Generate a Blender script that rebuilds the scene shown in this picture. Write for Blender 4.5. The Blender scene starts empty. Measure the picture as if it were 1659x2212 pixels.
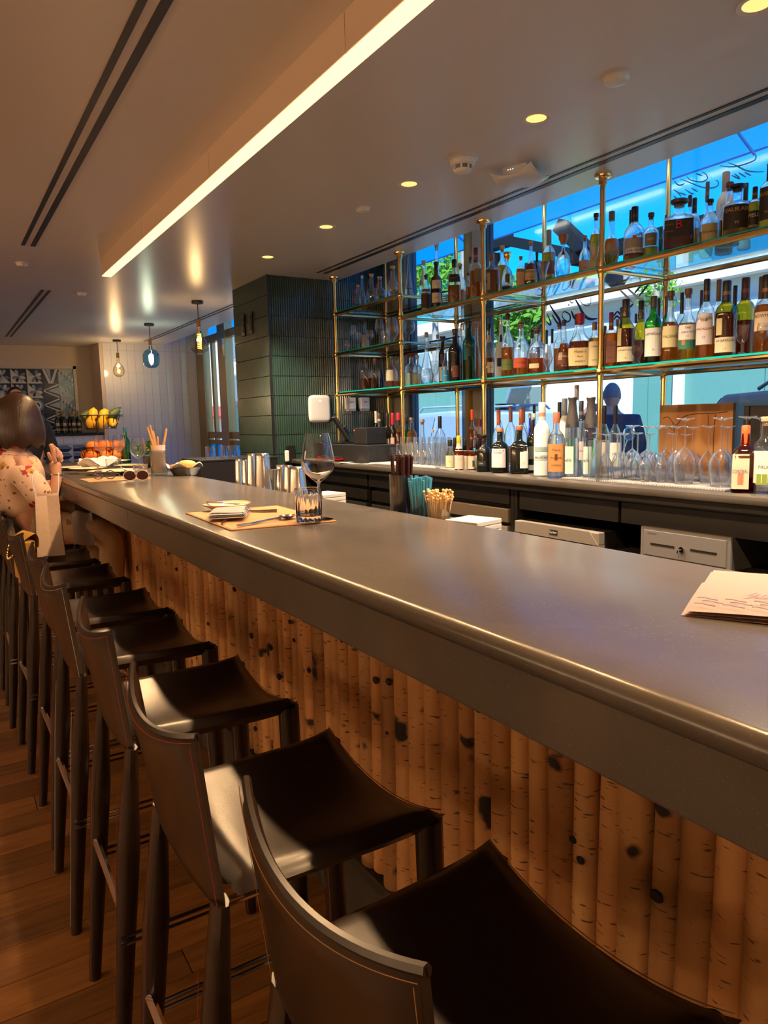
import bpy, bmesh, math, random
from mathutils import Vector, Matrix
random.seed(7)
SC = bpy.context.scene
COL = SC.collection
PI = math.pi

# ------------------------------------------------------------------ camera
F_PX, YAW, PITCH, ROLL = 1554.145, math.radians(31.7905), math.radians(7.30994), math.radians(-1.32063)
CAM = Vector((0, 0, 1.34))
_fw = Vector((math.sin(YAW)*math.cos(PITCH), math.cos(YAW)*math.cos(PITCH), -math.sin(PITCH)))
_rt = Vector((math.cos(YAW), -math.sin(YAW), 0)); _up = _rt.cross(_fw)
RT = math.cos(ROLL)*_rt + math.sin(ROLL)*_up
UP = -math.sin(ROLL)*_rt + math.cos(ROLL)*_up
FW = _fw
cd = bpy.data.cameras.new('camera'); cam = bpy.data.objects.new('camera', cd); COL.objects.link(cam)
cd.sensor_fit = 'VERTICAL'; cd.sensor_height = 36; cd.lens = F_PX*36/2212
cd.clip_start = 0.02; cd.clip_end = 300
cam.matrix_world = Matrix(((RT.x, UP.x, -FW.x, CAM.x), (RT.y, UP.y, -FW.y, CAM.y), (RT.z, UP.z, -FW.z, CAM.z), (0, 0, 0, 1)))
SC.camera = cam

# ------------------------------------------------------------------ world, sun, exposure
SC.view_settings.view_transform = 'Standard'; SC.view_settings.look = 'None'
SC.view_settings.gamma = 1.0; SC.view_settings.use_curve_mapping = False
SC.view_settings.exposure = 0.5
SC.cycles.max_bounces = 8; SC.cycles.diffuse_bounces = 3; SC.cycles.glossy_bounces = 3
SC.cycles.transmission_bounces = 8; SC.cycles.transparent_max_bounces = 24
SC.cycles.caustics_reflective = False; SC.cycles.caustics_refractive = False
SC.cycles.sample_clamp_indirect = 4.0
W = bpy.data.worlds.new('sky'); SC.world = W; W.use_nodes = True
nt = W.node_tree; nt.nodes.clear()
sky = nt.nodes.new('ShaderNodeTexSky'); sky.sky_type = 'NISHITA'; sky.sun_disc = False
sky.sun_elevation = math.radians(58); sky.sun_rotation = math.radians(230); sky.air_density = 1.2; sky.dust_density = 0.2; sky.ozone_density = 3.0
hs = nt.nodes.new('ShaderNodeHueSaturation'); hs.inputs['Saturation'].default_value = 2.1; hs.inputs['Hue'].default_value = 0.515
bg = nt.nodes.new('ShaderNodeBackground'); bg.inputs['Strength'].default_value = 0.24
wo = nt.nodes.new('ShaderNodeOutputWorld')
nt.links.new(sky.outputs[0], hs.inputs['Color']); nt.links.new(hs.outputs[0], bg.inputs['Color']); nt.links.new(bg.outputs[0], wo.inputs[0])
sl = bpy.data.lights.new('sun', 'SUN'); sl.energy = 8.5; sl.angle = math.radians(0.6); sl.color = (1, .95, .88)
so = bpy.data.objects.new('sun', sl); COL.objects.link(so)
so.rotation_euler = Vector((0.42, 0.38, -0.82)).to_track_quat('-Z', 'Y').to_euler()

def ray(px, py):
    return RT*((px-829.5)/F_PX) - UP*((py-1106)/F_PX) + FW
def at(px, py, X=None, Y=None, Z=None):
    """the point of the plane X=, Y= or Z= that the photograph shows at this pixel"""
    d = ray(px, py)
    t = (X-CAM.x)/d.x if X is not None else ((Y-CAM.y)/d.y if Y is not None else (Z-CAM.z)/d.z)
    return CAM + d*t
def depth(p): return (Vector(p)-CAM).dot(FW)

# ------------------------------------------------------------------ materials
MATS = {}
def nodes(name):
    m = bpy.data.materials.new(name); m.use_nodes = True
    return m, m.node_tree, m.node_tree.nodes['Principled BSDF']
def mat(name, col, rough=.5, metal=0., spec=.5, **k):
    """plain Principled material, optional noise variation and bump"""
    if name in MATS: return MATS[name]
    m, t, p = nodes(name)
    p.inputs['Base Color'].default_value = (*col, 1); p.inputs['Roughness'].default_value = rough
    p.inputs['Metallic'].default_value = metal; p.inputs['Specular IOR Level'].default_value = spec
    if 'emit' in k:
        p.inputs['Emission Color'].default_value = (*k['emit'], 1); p.inputs['Emission Strength'].default_value = k.get('es', 1)
    if k.get('coat'): p.inputs['Coat Weight'].default_value = k['coat']; p.inputs['Coat Roughness'].default_value = k.get('cr', .1)
    if k.get('sheen'): p.inputs['Sheen Weight'].default_value = k['sheen']
    tc = None
    if k.get('var') or k.get('bump'):
        tc = t.nodes.new('ShaderNodeTexCoord'); mp = t.nodes.new('ShaderNodeMapping')
        mp.inputs['Scale'].default_value = k.get('scale', (1, 1, 1)); t.links.new(tc.outputs['Object'], mp.inputs[0])
        n = t.nodes.new('ShaderNodeTexNoise'); n.inputs['Scale'].default_value = k.get('ns', 8); n.inputs['Detail'].default_value = k.get('nd', 4)
        t.links.new(mp.outputs[0], n.inputs['Vector'])
        if k.get('var'):
            r = t.nodes.new('ShaderNodeValToRGB'); r.color_ramp.elements[0].position = k.get('lo', .3); r.color_ramp.elements[1].position = k.get('hi', .7)
            c2 = k['var']; r.color_ramp.elements[0].color = (*col, 1); r.color_ramp.elements[1].color = (*c2, 1)
            t.links.new(n.outputs['Fac'], r.inputs[0]); t.links.new(r.outputs[0], p.inputs['Base Color'])
        if k.get('bump'):
            b = t.nodes.new('ShaderNodeBump'); b.inputs['Strength'].default_value = k['bump']; b.inputs['Distance'].default_value = k.get('bd', .002)
            t.links.new(n.outputs['Fac'], b.inputs['Height']); t.links.new(b.outputs[0], p.inputs['Normal'])
    MATS[name] = m
    return m
def glass(name, col=(1, 1, 1), edge=.62, rough=.0, refl=1.0, ior=1.5, lo=.35, bend=0., edge_light=.3):
    """thin clear wall: tinted transparency, darker where it is seen edge-on, with a Fresnel reflection"""
    if name in MATS: return MATS[name]
    m = bpy.data.materials.new(name); m.use_nodes = True; t = m.node_tree; t.nodes.clear()
    o = t.nodes.new('ShaderNodeOutputMaterial'); tr = t.nodes.new('ShaderNodeBsdfTransparent'); gl = t.nodes.new('ShaderNodeBsdfGlossy')
    gl.inputs['Roughness'].default_value = max(rough, .03); gl.inputs['Color'].default_value = (refl, refl, refl, 1)
    fr = t.nodes.new('ShaderNodeFresnel'); fr.inputs['IOR'].default_value = 1.5
    ge = t.nodes.new('ShaderNodeNewGeometry'); mr = t.nodes.new('ShaderNodeMapRange'); mr.inputs['To Min'].default_value = ior; mr.inputs['To Max'].default_value = 1/ior
    t.links.new(ge.outputs['Backfacing'], mr.inputs[0]); t.links.new(mr.outputs[0], fr.inputs['IOR'])
    lw = t.nodes.new('ShaderNodeLayerWeight'); lw.inputs['Blend'].default_value = .35
    rp = t.nodes.new('ShaderNodeValToRGB'); rp.color_ramp.elements[0].position = lo; rp.color_ramp.elements[1].position = .95
    rp.color_ramp.elements[0].color = (*col, 1); rp.color_ramp.elements[1].color = (col[0]*edge, col[1]*edge, col[2]*edge, 1)
    mx = t.nodes.new('ShaderNodeMixShader'); thru = tr
    t.links.new(lw.outputs['Facing'], rp.inputs[0]); t.links.new(rp.outputs[0], tr.inputs[0])
    if bend:
        rf = t.nodes.new('ShaderNodeBsdfRefraction'); rf.inputs['IOR'].default_value = 1.10; rf.inputs['Color'].default_value = (*col, 1); m2 = t.nodes.new('ShaderNodeMixShader'); m2.inputs[0].default_value = bend
        t.links.new(tr.outputs[0], m2.inputs[1]); t.links.new(rf.outputs[0], m2.inputs[2]); thru = m2
    if bend:
        tl = t.nodes.new('ShaderNodeBsdfTranslucent'); tl.inputs[0].default_value = (.95, .97, 1, 1); m4 = t.nodes.new('ShaderNodeMixShader'); rr = t.nodes.new('ShaderNodeMapRange')  # window light refracted at the edges is put in as whitish colour
        rr.inputs['From Min'].default_value = .25; rr.inputs['From Max'].default_value = .95; rr.inputs['To Max'].default_value = edge_light
        t.links.new(lw.outputs['Facing'], rr.inputs[0]); t.links.new(rr.outputs[0], m4.inputs[0]); t.links.new(thru.outputs[0], m4.inputs[1]); t.links.new(tl.outputs[0], m4.inputs[2]); thru = m4
    t.links.new(fr.outputs[0], mx.inputs[0]); t.links.new(thru.outputs[0], mx.inputs[1]); t.links.new(gl.outputs[0], mx.inputs[2]); t.links.new(mx.outputs[0], o.inputs[0])
    MATS[name] = m
    return m
def liquid(name, col, scat=None, ior=1.2):
    if name in MATS: return MATS[name]
    m = bpy.data.materials.new(name); m.use_nodes = True; t = m.node_tree; t.nodes.clear()
    o = t.nodes.new('ShaderNodeOutputMaterial'); g = t.nodes.new('ShaderNodeBsdfRefraction'); tr = t.nodes.new('ShaderNodeBsdfTransparent')
    g.inputs['Color'].default_value = (*col, 1); g.inputs['IOR'].default_value = ior; g.inputs['Roughness'].default_value = .02
    tr.inputs['Color'].default_value = (*col, 1); mx = t.nodes.new('ShaderNodeMixShader'); mx.inputs[0].default_value = .45
    t.links.new(g.outputs[0], mx.inputs[1]); t.links.new(tr.outputs[0], mx.inputs[2])
    tl = t.nodes.new('ShaderNodeBsdfTranslucent'); tl.inputs[0].default_value = (*(scat or col), 1); m3 = t.nodes.new('ShaderNodeMixShader'); m3.inputs[0].default_value = .36 if scat else 0.
    t.links.new(mx.outputs[0], m3.inputs[1]); t.links.new(tl.outputs[0], m3.inputs[2]); t.links.new(m3.outputs[0], o.inputs[0])
    MATS[name] = m
    return m
def refr(name, col=(1, 1, 1), ior=1.45):
    if name in MATS: return MATS[name]
    m = bpy.data.materials.new(name); m.use_nodes = True; t = m.node_tree; t.nodes.clear()
    o = t.nodes.new('ShaderNodeOutputMaterial'); g = t.nodes.new('ShaderNodeBsdfGlass')
    g.inputs['Color'].default_value = (*col, 1); g.inputs['IOR'].default_value = ior; g.inputs['Roughness'].default_value = 0
    t.links.new(g.outputs[0], o.inputs[0]); MATS[name] = m
    return m
def emis(name, col, s):
    if name in MATS: return MATS[name]
    m = bpy.data.materials.new(name); m.use_nodes = True; t = m.node_tree; t.nodes.clear()
    o = t.nodes.new('ShaderNodeOutputMaterial'); e = t.nodes.new('ShaderNodeEmission'); e.inputs[0].default_value = (*col, 1); e.inputs[1].default_value = s
    t.links.new(e.outputs[0], o.inputs[0]); MATS[name] = m
    return m
def srgb(r, g, b):
    f = lambda c: (c/255/12.92 if c/255 <= .04045 else ((c/255+.055)/1.055)**2.4)
    return (f(r), f(g), f(b))
def paint(r, g, b, rough=.5, **k):
    return mat('paint_%d_%d_%d_%d' % (r, g, b, rough*100), srgb(r, g, b), rough, **k)

M_brass = mat('brass', (.80, .53, .20), .16, 1.0)
M_bronze = mat('bronze_frame', (.42, .31, .17), .28, 1.0)
M_steel = mat('steel', (.62, .60, .57), .22, 1.0)
M_brush = mat('brushed_steel_front', (.34, .29, .24), .38, .45)
M_chrome = mat('chrome', (.75, .73, .70), .10, 1.0)
M_black = mat('black_satin', (.012, .011, .011), .38)
M_cab = mat('charcoal_cabinet', (.012, .0115, .012), .5, bump=.05, ns=30)
M_leather = mat('brown_leather', (.015, .008, .005), .27, spec=.5, var=(.023, .013, .008), ns=14, bump=.10, bd=.0012)
M_ceil = mat('ceiling_paint', (.80, .775, .76), .30, spec=.6, bump=.05, ns=3, bd=.01)
M_beige = mat('beige_plaster', srgb(214, 198, 182), .8)
M_white = mat('white_plastic', (.78, .76, .73), .35)
M_linen = mat('grey_linen', (.46, .42, .42), .85, bump=.2, ns=220, sheen=.3)
M_paper = mat('cream_paper', (.58, .53, .45), .75)
M_pinkp = mat('pink_paper', (.37, .215, .175), .7, bump=.08, ns=9, bd=.004)
G_clear = glass('clear_glass', (.96, .98, .98), .22, ior=1.75, lo=.18, bend=.35)
G_stem = glass('stemware_glass', (.985, .99, .99), .6, ior=1.6, lo=.3, bend=.6, edge_light=.55)
G_pane = glass('window_pane', (.90, .97, .99), .9)
G_shelf = glass('shelf_glass', (.86, .95, .93), .8)
G_edge = mat('shelf_edge', (.0, .42, .37), .15)
G_green = glass('green_glass', (.06, .62, .14), .35, ior=1.7, lo=.2)
G_olive = glass('olive_glass', (.72, .58, .08), .35, ior=1.7, lo=.2)
G_dark = mat('black_glass', (.006, .007, .006), .06)
G_brown = glass('brown_glass', (.35, .13, .04), .4)
G_blue = glass('blue_glass', (.05, .12, .75), .5)
G_teal = glass('teal_glass', (.02, .42, .30), .5)
G_smoke = glass('smoke_blue_glass', (.35, .62, .80), .5)
G_amberg = glass('amber_bulb_glass', (1, .90, .70), .25, ior=1.8, lo=.2)
G_frost = mat('frosted_white', (.70, .76, .74), .35)
G_hero = refr('hero_glass')
LQ = {'amber': liquid('amber_spirit', (.97, .36, .05), (1, .36, .03)), 'gold': liquid('gold_spirit', (1, .54, .08), (1, .50, .05)), 'dark': liquid('dark_spirit', (.55, .16, .03), (.55, .13, .02)),
      'red': liquid('red_spirit', (.60, .15, .08), (.5, .05, .02)), 'pale': liquid('pale_spirit', (1, .93, .72)), 'clear': liquid('clear_spirit', (.98, .99, .99)),
      'purple': liquid('magenta_spirit', (.6, .06, .2), (.5, .02, .12)), 'orange': liquid('orange_spirit', (1, .38, .06), (1, .30, .03))}
GL = {'clear': G_clear, 'green': G_green, 'olive': G_olive, 'dark': G_dark, 'brown': G_brown, 'blue': G_blue, 'teal': G_teal, 'frost': G_frost}

# ------------------------------------------------------------------ mesh building
class B:
    def __init__(s): s.v = []; s.f = []
    def add(s, vs, fs):
        n = len(s.v); s.v += [tuple(v) for v in vs]; s.f += [tuple(i+n for i in f) for f in fs]; return s
    def box(s, x0, x1, y0, y1, z0, z1):
        return s.add([(x0, y0, z0), (x1, y0, z0), (x1, y1, z0), (x0, y1, z0), (x0, y0, z1), (x1, y0, z1), (x1, y1, z1), (x0, y1, z1)],
                     [(0, 3, 2, 1), (4, 5, 6, 7), (0, 1, 5, 4), (1, 2, 6, 5), (2, 3, 7, 6), (3, 0, 4, 7)])
    def lathe(s, prof, seg=20, c=(0, 0, 0), n=2.0, fy=1.0, ang=0.0, cap=True):
        """turn (r, z) pairs about z; n>2 squares the section, fy flattens it"""
        vs = []; fs = []
        for r, z in prof:
            for k in range(seg):
                a = 2*PI*k/seg + (PI/seg if n > 3 else 0)
                ca, sa = math.cos(a), math.sin(a)
                q = (abs(ca)**n + abs(sa)**n)**(-1/n)
                x, y = r*q*ca, r*q*sa*fy
                vs.append((c[0]+x*math.cos(ang)-y*math.sin(ang), c[1]+x*math.sin(ang)+y*math.cos(ang), c[2]+z))
        m = len(prof)
        for i in range(m-1):
            for k in range(seg):
                k2 = (k+1) % seg
                fs.append((i*seg+k, i*seg+k2, (i+1)*seg+k2, (i+1)*seg+k))
        if cap:
            if prof[0][0] > 1e-5: fs.append(tuple(range(seg-1, -1, -1)))
            if prof[-1][0] > 1e-5: fs.append(tuple(range((m-1)*seg, m*seg)))
        return s.add(vs, fs)
    def tube(s, pts, r, seg=8, cap=True):
        pts = [Vector(p) for p in pts]; vs = []; fs = []; N = len(pts)
        rs = r if isinstance(r, (list, tuple)) else [r]*N
        prev = None
        for i, p in enumerate(pts):
            d = (pts[min(i+1, N-1)]-pts[max(i-1, 0)]).normalized()
            a = Vector((0, 0, 1)) if abs(d.z) < .9 else Vector((1, 0, 0))
            u = prev - d*prev.dot(d) if prev is not None else d.cross(a)
            u.normalize(); w = d.cross(u); prev = u
            for k in range(seg):
                t = 2*PI*k/seg; vs.append(p + (u*math.cos(t)+w*math.sin(t))*rs[i])
        for i in range(N-1):
            for k in range(seg):
                k2 = (k+1) % seg; fs.append((i*seg+k, i*seg+k2, (i+1)*seg+k2, (i+1)*seg+k))
        if cap: fs.append(tuple(range(seg-1, -1, -1))); fs.append(tuple(range((N-1)*seg, N*seg)))
        return s.add(vs, fs)
    def prism(s, poly, h0, h1, fn=None):
        """extrude a 2-D outline; fn(a, b, h) -> point"""
        fn = fn or (lambda a, b, h: (a, b, h)); m = len(poly)
        vs = [fn(a, b, h0) for a, b in poly] + [fn(a, b, h1) for a, b in poly]
        fs = [tuple(range(m-1, -1, -1)), tuple(range(m, 2*m))] + [(i, (i+1) % m, m+(i+1) % m, m+i) for i in range(m)]
        return s.add(vs, fs)
    def ball(s, c, r, seg=12, rings=8, sc=(1, 1, 1)):
        pr = [(max(r*math.sin(PI*i/rings), 1e-4), -r*math.cos(PI*i/rings)) for i in range(rings+1)]
        n = len(s.v); s.lathe(pr, seg)
        s.v[n:] = [(c[0]+x*sc[0], c[1]+y*sc[1], c[2]+z*sc[2]) for x, y, z in s.v[n:]]
        return s
    def surf(s, fn, nu, nv, closed=False):
        vs = [fn(i/nu, j/nv) for j in range(nv+1) for i in range(nu+1)]
        fs = [(j*(nu+1)+i, j*(nu+1)+i+1, (j+1)*(nu+1)+i+1, (j+1)*(nu+1)+i) for j in range(nv) for i in range(nu)]
        return s.add(vs, fs)
    def pad(s, fn, n=12, m=12, p=8.0):
        """closed cushion: fn(u, v, t) with u, v in -1..1 and t = +-thickness factor"""
        U = [-1+2*i/n for i in range(n+1)]; Wv = [-1+2*j/m for j in range(m+1)]
        # denser towards the rim
        g = lambda a: math.copysign(abs(a)**.7, a)
        T = lambda u, v: math.sqrt(max(0, 1-max(abs(u), abs(v))**p))
        top = [fn(g(u), g(v), T(g(u), g(v))) for v in Wv for u in U]; bot = [fn(g(u), g(v), -T(g(u), g(v))) for v in Wv for u in U]
        fs = []
        for j in range(m):
            for i in range(n):
                q = (j*(n+1)+i, j*(n+1)+i+1, (j+1)*(n+1)+i+1, (j+1)*(n+1)+i)
                fs.append(q); fs.append(tuple(x+len(top) for x in reversed(q)))
        return s.add(top+bot, fs)
    def xf(s, M):
        s.v = [tuple(M @ Vector(v)) for v in s.v]; return s
    def mesh(s, name, smooth=35, weld=0):
        me = bpy.data.meshes.new(name); me.from_pydata(s.v, [], s.f)
        if weld:
            bm = bmesh.new(); bm.from_mesh(me); bmesh.ops.remove_doubles(bm, verts=bm.verts, dist=weld); bmesh.ops.recalc_face_normals(bm, faces=bm.faces); bm.to_mesh(me); bm.free()
        if smooth:
            me.polygons.foreach_set('use_smooth', [True]*len(me.polygons)); me.set_sharp_from_angle(angle=math.radians(smooth))
        me.update(); return me
    def obj(s, name, m, parent=None, smooth=35, weld=0, bevel=0, loc=None):
        me = s.mesh(name, smooth, weld)
        if m: me.materials.append(m)
        o = bpy.data.objects.new(name, me); COL.objects.link(o)
        if parent: o.parent = parent
        if loc: o.location = loc
        if bevel:
            bv = o.modifiers.new('bevel', 'BEVEL'); bv.width = bevel; bv.segments = 2; bv.limit_method = 'ANGLE'
        return o
def tag(o, label=None, cat=None, group=None, kind=None):
    if label: o['label'] = label
    if cat: o['category'] = cat
    if group: o['group'] = group
    if kind: o['kind'] = kind
    return o
def thing(name, label, cat, loc=(0, 0, 0), rz=0, group=None):
    o = bpy.data.objects.new(name, None); COL.objects.link(o); o.location = loc; o.rotation_euler.z = rz; o.empty_display_size = .05
    return tag(o, label, cat, group)
def part(name, me, parent, m=None, loc=(0, 0, 0), rot=None):
    o = bpy.data.objects.new(name, me); COL.objects.link(o); o.parent = parent; o.location = loc
    if rot: o.rotation_euler = rot
    if m and not me.materials: me.materials.append(m)
    return o
def dup(root, loc, rz=None, label=None, group=None):
    r = root.copy(); COL.objects.link(r); r.location = loc
    if rz is not None: r.rotation_euler.z = rz
    if label: r['label'] = label
    if group: r['group'] = group
    for ch in list(root.children):
        c = ch.copy(); COL.objects.link(c); c.parent = r
        for g in list(ch.children):
            d = g.copy(); COL.objects.link(d); d.parent = c
    return r
_txt = {}
def text_mesh(s, shear=0):
    """flat lettering, unit height, centred; returned as (verts, faces)"""
    if (s, shear) in _txt: return _txt[(s, shear)]
    cu = bpy.data.curves.new('lettering', 'FONT'); cu.body = s; cu.size = 1; cu.align_x = 'CENTER'; cu.align_y = 'CENTER'; cu.resolution_u = 2; cu.shear = shear
    o = bpy.data.objects.new('lettering', cu); COL.objects.link(o)
    dg = bpy.context.evaluated_depsgraph_get(); dg.update()
    me = bpy.data.meshes.new_from_object(o.evaluated_get(dg))
    r = ([tuple(v.co) for v in me.vertices], [tuple(p.vertices) for p in me.polygons])
    bpy.data.objects.remove(o); bpy.data.curves.remove(cu); bpy.data.meshes.remove(me)
    _txt[(s, shear)] = r
    return r
def lettering(name, s, size, fn, m, parent, shear=0, width=None):
    """fn(u, v) -> point on the surface; u, v in metres from the centre"""
    vs, fs = text_mesh(s, shear)
    if width:
        xs = [v[0] for v in vs]; size_x = width/max(max(xs)-min(xs), .01)
    else: size_x = size
    b = B(); b.add([fn(v[0]*size_x, v[1]*size) for v in vs], fs)
    return b.obj(name, m, parent, smooth=0)
def struct(o): o['kind'] = 'structure'; return o
# ------------------------------------------------------------------ setting
ZC = 2.446
def slab(name, x0, x1, y0, y1, z0, z1, m, bevel=0):
    return struct(B().box(x0, x1, y0, y1, z0, z1).obj(name, m, smooth=0, bevel=bevel))
# floor: dark underlay with individual planks running across the room
M_under = mat('underlay', (.03, .02, .012), .8)
floor = slab('floor', -4.5, 3.4, -3, 11.4, -.08, -.022, M_under)
def plank_mat():
    m, t, p = nodes('reclaimed_oak'); N = t.nodes; Lk = t.links
    tc = N.new('ShaderNodeTexCoord'); oi = N.new('ShaderNodeObjectInfo'); mp = N.new('ShaderNodeMapping'); mp.inputs['Scale'].default_value = (1.2, 16, 4)
    cx = N.new('ShaderNodeCombineXYZ'); mul = N.new('ShaderNodeMath'); mul.operation = 'MULTIPLY'; mul.inputs[1].default_value = 40
    Lk.new(oi.outputs['Random'], mul.inputs[0]); Lk.new(mul.outputs[0], cx.inputs[0]); Lk.new(cx.outputs[0], mp.inputs['Location'])
    Lk.new(tc.outputs['Object'], mp.inputs[0]); n = N.new('ShaderNodeTexNoise'); n.inputs['Scale'].default_value = 3; n.inputs['Detail'].default_value = 7; n.inputs['Roughness'].default_value = .65
    Lk.new(mp.outputs[0], n.inputs['Vector']); r = N.new('ShaderNodeValToRGB'); e = r.color_ramp.elements
    e[0].position = .25; e[0].color = (.15, .052, .010, 1); e[1].position = .8; e[1].color = (.48, .21, .050, 1)
    Lk.new(n.outputs['Fac'], r.inputs[0]); hsv = N.new('ShaderNodeHueSaturation'); ma = N.new('ShaderNodeMapRange'); ma.inputs['To Min'].default_value = .5; ma.inputs['To Max'].default_value = 1.0
    Lk.new(oi.outputs['Random'], ma.inputs[0]); Lk.new(ma.outputs[0], hsv.inputs['Value']); Lk.new(r.outputs[0], hsv.inputs['Color']); Lk.new(hsv.outputs[0], p.inputs['Base Color'])
    p.inputs['Roughness'].default_value = .42
    bp = N.new('ShaderNodeBump'); bp.inputs['Strength'].default_value = .25; bp.inputs['Distance'].default_value = .003; Lk.new(n.outputs['Fac'], bp.inputs['Height']); Lk.new(bp.outputs[0], p.inputs['Normal'])
    return m
M_plank = plank_mat()
pm = {}
y = .2; r_ = random.Random(3)
while y < 7.2:
    w = r_.choice((.095, .118, .14)); x = -2.2 - r_.random()*1.2
    while x < 1.05:
        L = r_.choice((1.1, 1.45, 1.9)); k = (w, L)
        if k not in pm:
            pm[k] = B().box(.0015, L-.0015, .0012, w-.0012, -.022, 0).mesh('plank', 0); pm[k].materials.append(M_plank)
        part('plank', pm[k], floor, loc=(x, y, r_.uniform(-.0006, .0006))); x += L
    y += w
B().box(-4.5, 1.05, 7.21, 11.3, -.022, 0).obj('far_planking', M_plank, floor, 0)
B().box(1.05, 3.4, -3, 11.3, -.022, 0).obj('aisle_floor', mat('aisle_mat', (.02, .02, .02), .7), floor, 0)
# ceiling with the pocket above the window
ceiling = slab('ceiling', -4.5, 2.80, -3, 11.4, ZC, ZC+.09, M_ceil)
B().box(2.80, 2.84, -3, 11.4, ZC, 2.95).obj('bulkhead', M_ceil, ceiling, 0)
B().box(2.80, 3.6, -3, 11.4, 2.95, 3.05).obj('pocket_top', M_ceil, ceiling, 0)
slab('wall_left', -4.6, -4.5, -3, 11.4, 0, 2.6, M_beige)
slab('wall_behind', -4.6, 3.5, -3.1, -3, 0, 3.0, M_beige)
# far end: beige recess with a mural, white tiled end wall
YE = 10.36
wb = slab('wall_back', -4.5, 2.03, 10.98, 11.1, 0, ZC, M_beige)
B().box(1.985, 2.03, YE, 10.98, 0, ZC).obj('return_wall', M_beige, wb, 0)
we = slab('wall_end', 2.03, 3.5, YE, YE+.1, 0, 2.95, mat('grout', (.55, .56, .58), .8))
M_wt = mat('white_glazed_tile', (.72, .74, .77), .10, coat=.3)
tm = B().box(0, .1015, -.008, 0, 0, .2915).mesh('tile', 0); tm.materials.append(M_wt)
for i in range(13):
    for j in range(10):
        part('tile', tm, we, loc=(2.032+i*.104, YE, 2.946-(j+1)*.2945), rot=(random.uniform(-.006, .006), 0, random.uniform(-.01, .01)))
# ribbed green tiled pier between the windows
wp = slab('wall_pier', 2.246, 3.34, 5.225, 5.95, 0, 2.94, mat('dark_grout', (.008, .014, .012), .7))
M_gt = mat('green_ribbed_tile', (.019, .046, .036), .16, var=(.029, .064, .051), ns=5, coat=.12, cr=.08)
def rib_tile(w, h, n):
    b = B(); vs = []; seg = 3*n
    pr = [(i/seg*w, .004+.007*abs(math.sin(PI*n*i/seg))**.7) for i in range(seg+1)]
    for zz in (0.0025, h-.0025): vs += [(a, -d, zz) for a, d in pr]
    m = len(pr); fs = [(i, i+1, m+i+1, m+i) for i in range(m-1)]
    vs += [(0, 0, .0025), (w, 0, .0025), (0, 0, h-.0025), (w, 0, h-.0025)]; o = 2*m
    fs += [tuple([o+1]+[m-1-i for i in range(m)]+[o])[:m+2], tuple([o+2]+[m+i for i in range(m)]+[o+3])]
    return b.add(vs, fs).mesh('tile', 30)
tA = rib_tile(.1505, .151, 8); tA.materials.append(M_gt)
def flat_tile(w, h, n): return rib_tile(w, h, n)
tB = rib_tile(.239, .151, 20); tB.materials.append(M_gt)
for j in range(20):
    z = 2.449-.0 + .453 - (j+1)*.151
    if z < -.02: break
    for i in range(8):
        if i*.1515 < 1.09: part('tile', tA, wp, loc=(2.250+i*.1515, 5.225, z))
    for i in range(3): part('tile', tB, wp, loc=(2.246, 5.947-i*.2405, z), rot=(0, 0, -PI/2))
B().box(2.236, 2.252, 5.212, 5.228, 0, ZC).obj('corner_trim', M_black, wp, 0)

# exterior wall under and between the windows
XW = 3.33
yM0, yM1 = at(1057, 700, X=XW).y, at(1017, 700, X=XW).y
yL = at(896, 900, X=XW).y
M_ext = mat('exterior_render', (.35, .33, .30), .8)
slab('wall_right', 3.36, 3.52, -3, 5.3, -.1, 1.0, M_ext)
slab('wall_outer', 3.36, 3.52, 5.25, 6.3, -.1, 3.0, M_ext)
M_taupe = mat('taupe_frame', (.34, .29, .23), .5); M_dkfr = mat('dark_frame', (.015, .018, .022), .4)
def frame(b, y0, y1, z0, z1, x0=XW-.03, x1=XW+.05): return b.box(x0, x1, y0, y1, z0, z1)
w1 = B().box(XW, XW+.012, -3, yM0, 1.0, 2.95).obj('window_1', G_pane, smooth=0); struct(w1)
B().box(XW-.02, XW+.04, yM0, yM0+.03, 1.0, 2.95).obj('window_frame', M_dkfr, w1, 0)
B().box(XW-.05, XW+.06, yM0+.03, yM0+(yM1-yM0)*.62, 1.0, 2.95).obj('mullion', M_taupe, w1, 0)
B().box(XW-.06, XW-.02, yM0+(yM1-yM0)*.62, yM1, 1.0, 2.95).obj('brass_strip', M_bronze, w1, 0)
w2 = B().box(XW, XW+.012, yM1, yL, 1.0, 2.95).obj('window_2', G_pane, smooth=0); struct(w2)
B().box(XW-.02, XW+.04, yL, yL+.04, 1.0, 2.95).obj('window_frame', mat('blue_frame', (.03, .07, .12), .4), w2, 0)
B().box(XW-.05, XW+.06, yL+.04, 5.22, 1.0, 2.95).obj('mullion', M_taupe, w2, 0)
# bronze folding window beyond the pier
def film_mat():
    m = bpy.data.materials.new('blue_film'); m.use_nodes = True; t_ = m.node_tree; t_.nodes.clear()
    o = t_.nodes.new('ShaderNodeOutputMaterial'); d = t_.nodes.new('ShaderNodeBsdfTranslucent'); tr = t_.nodes.new('ShaderNodeBsdfTransparent'); mx = t_.nodes.new('ShaderNodeMixShader')
    d.inputs[0].default_value = (.10, .66, .97, 1); tr.inputs[0].default_value = (.10, .60, .95, 1); mx.inputs[0].default_value = .45
    t_.links.new(d.outputs[0], mx.inputs[1]); t_.links.new(tr.outputs[0], mx.inputs[2]); t_.links.new(mx.outputs[0], o.inputs[0]); return m
X3 = 3.34
yv = lambda px, py: at(px, py, X=X3).y
w3 = B().box(X3-.02, X3+.06, 6.3, YE, 2.44, 2.54).obj('window_3', M_bronze, smooth=0, bevel=.004); struct(w3)
zt = at(470, 942, X=X3).z
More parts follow.
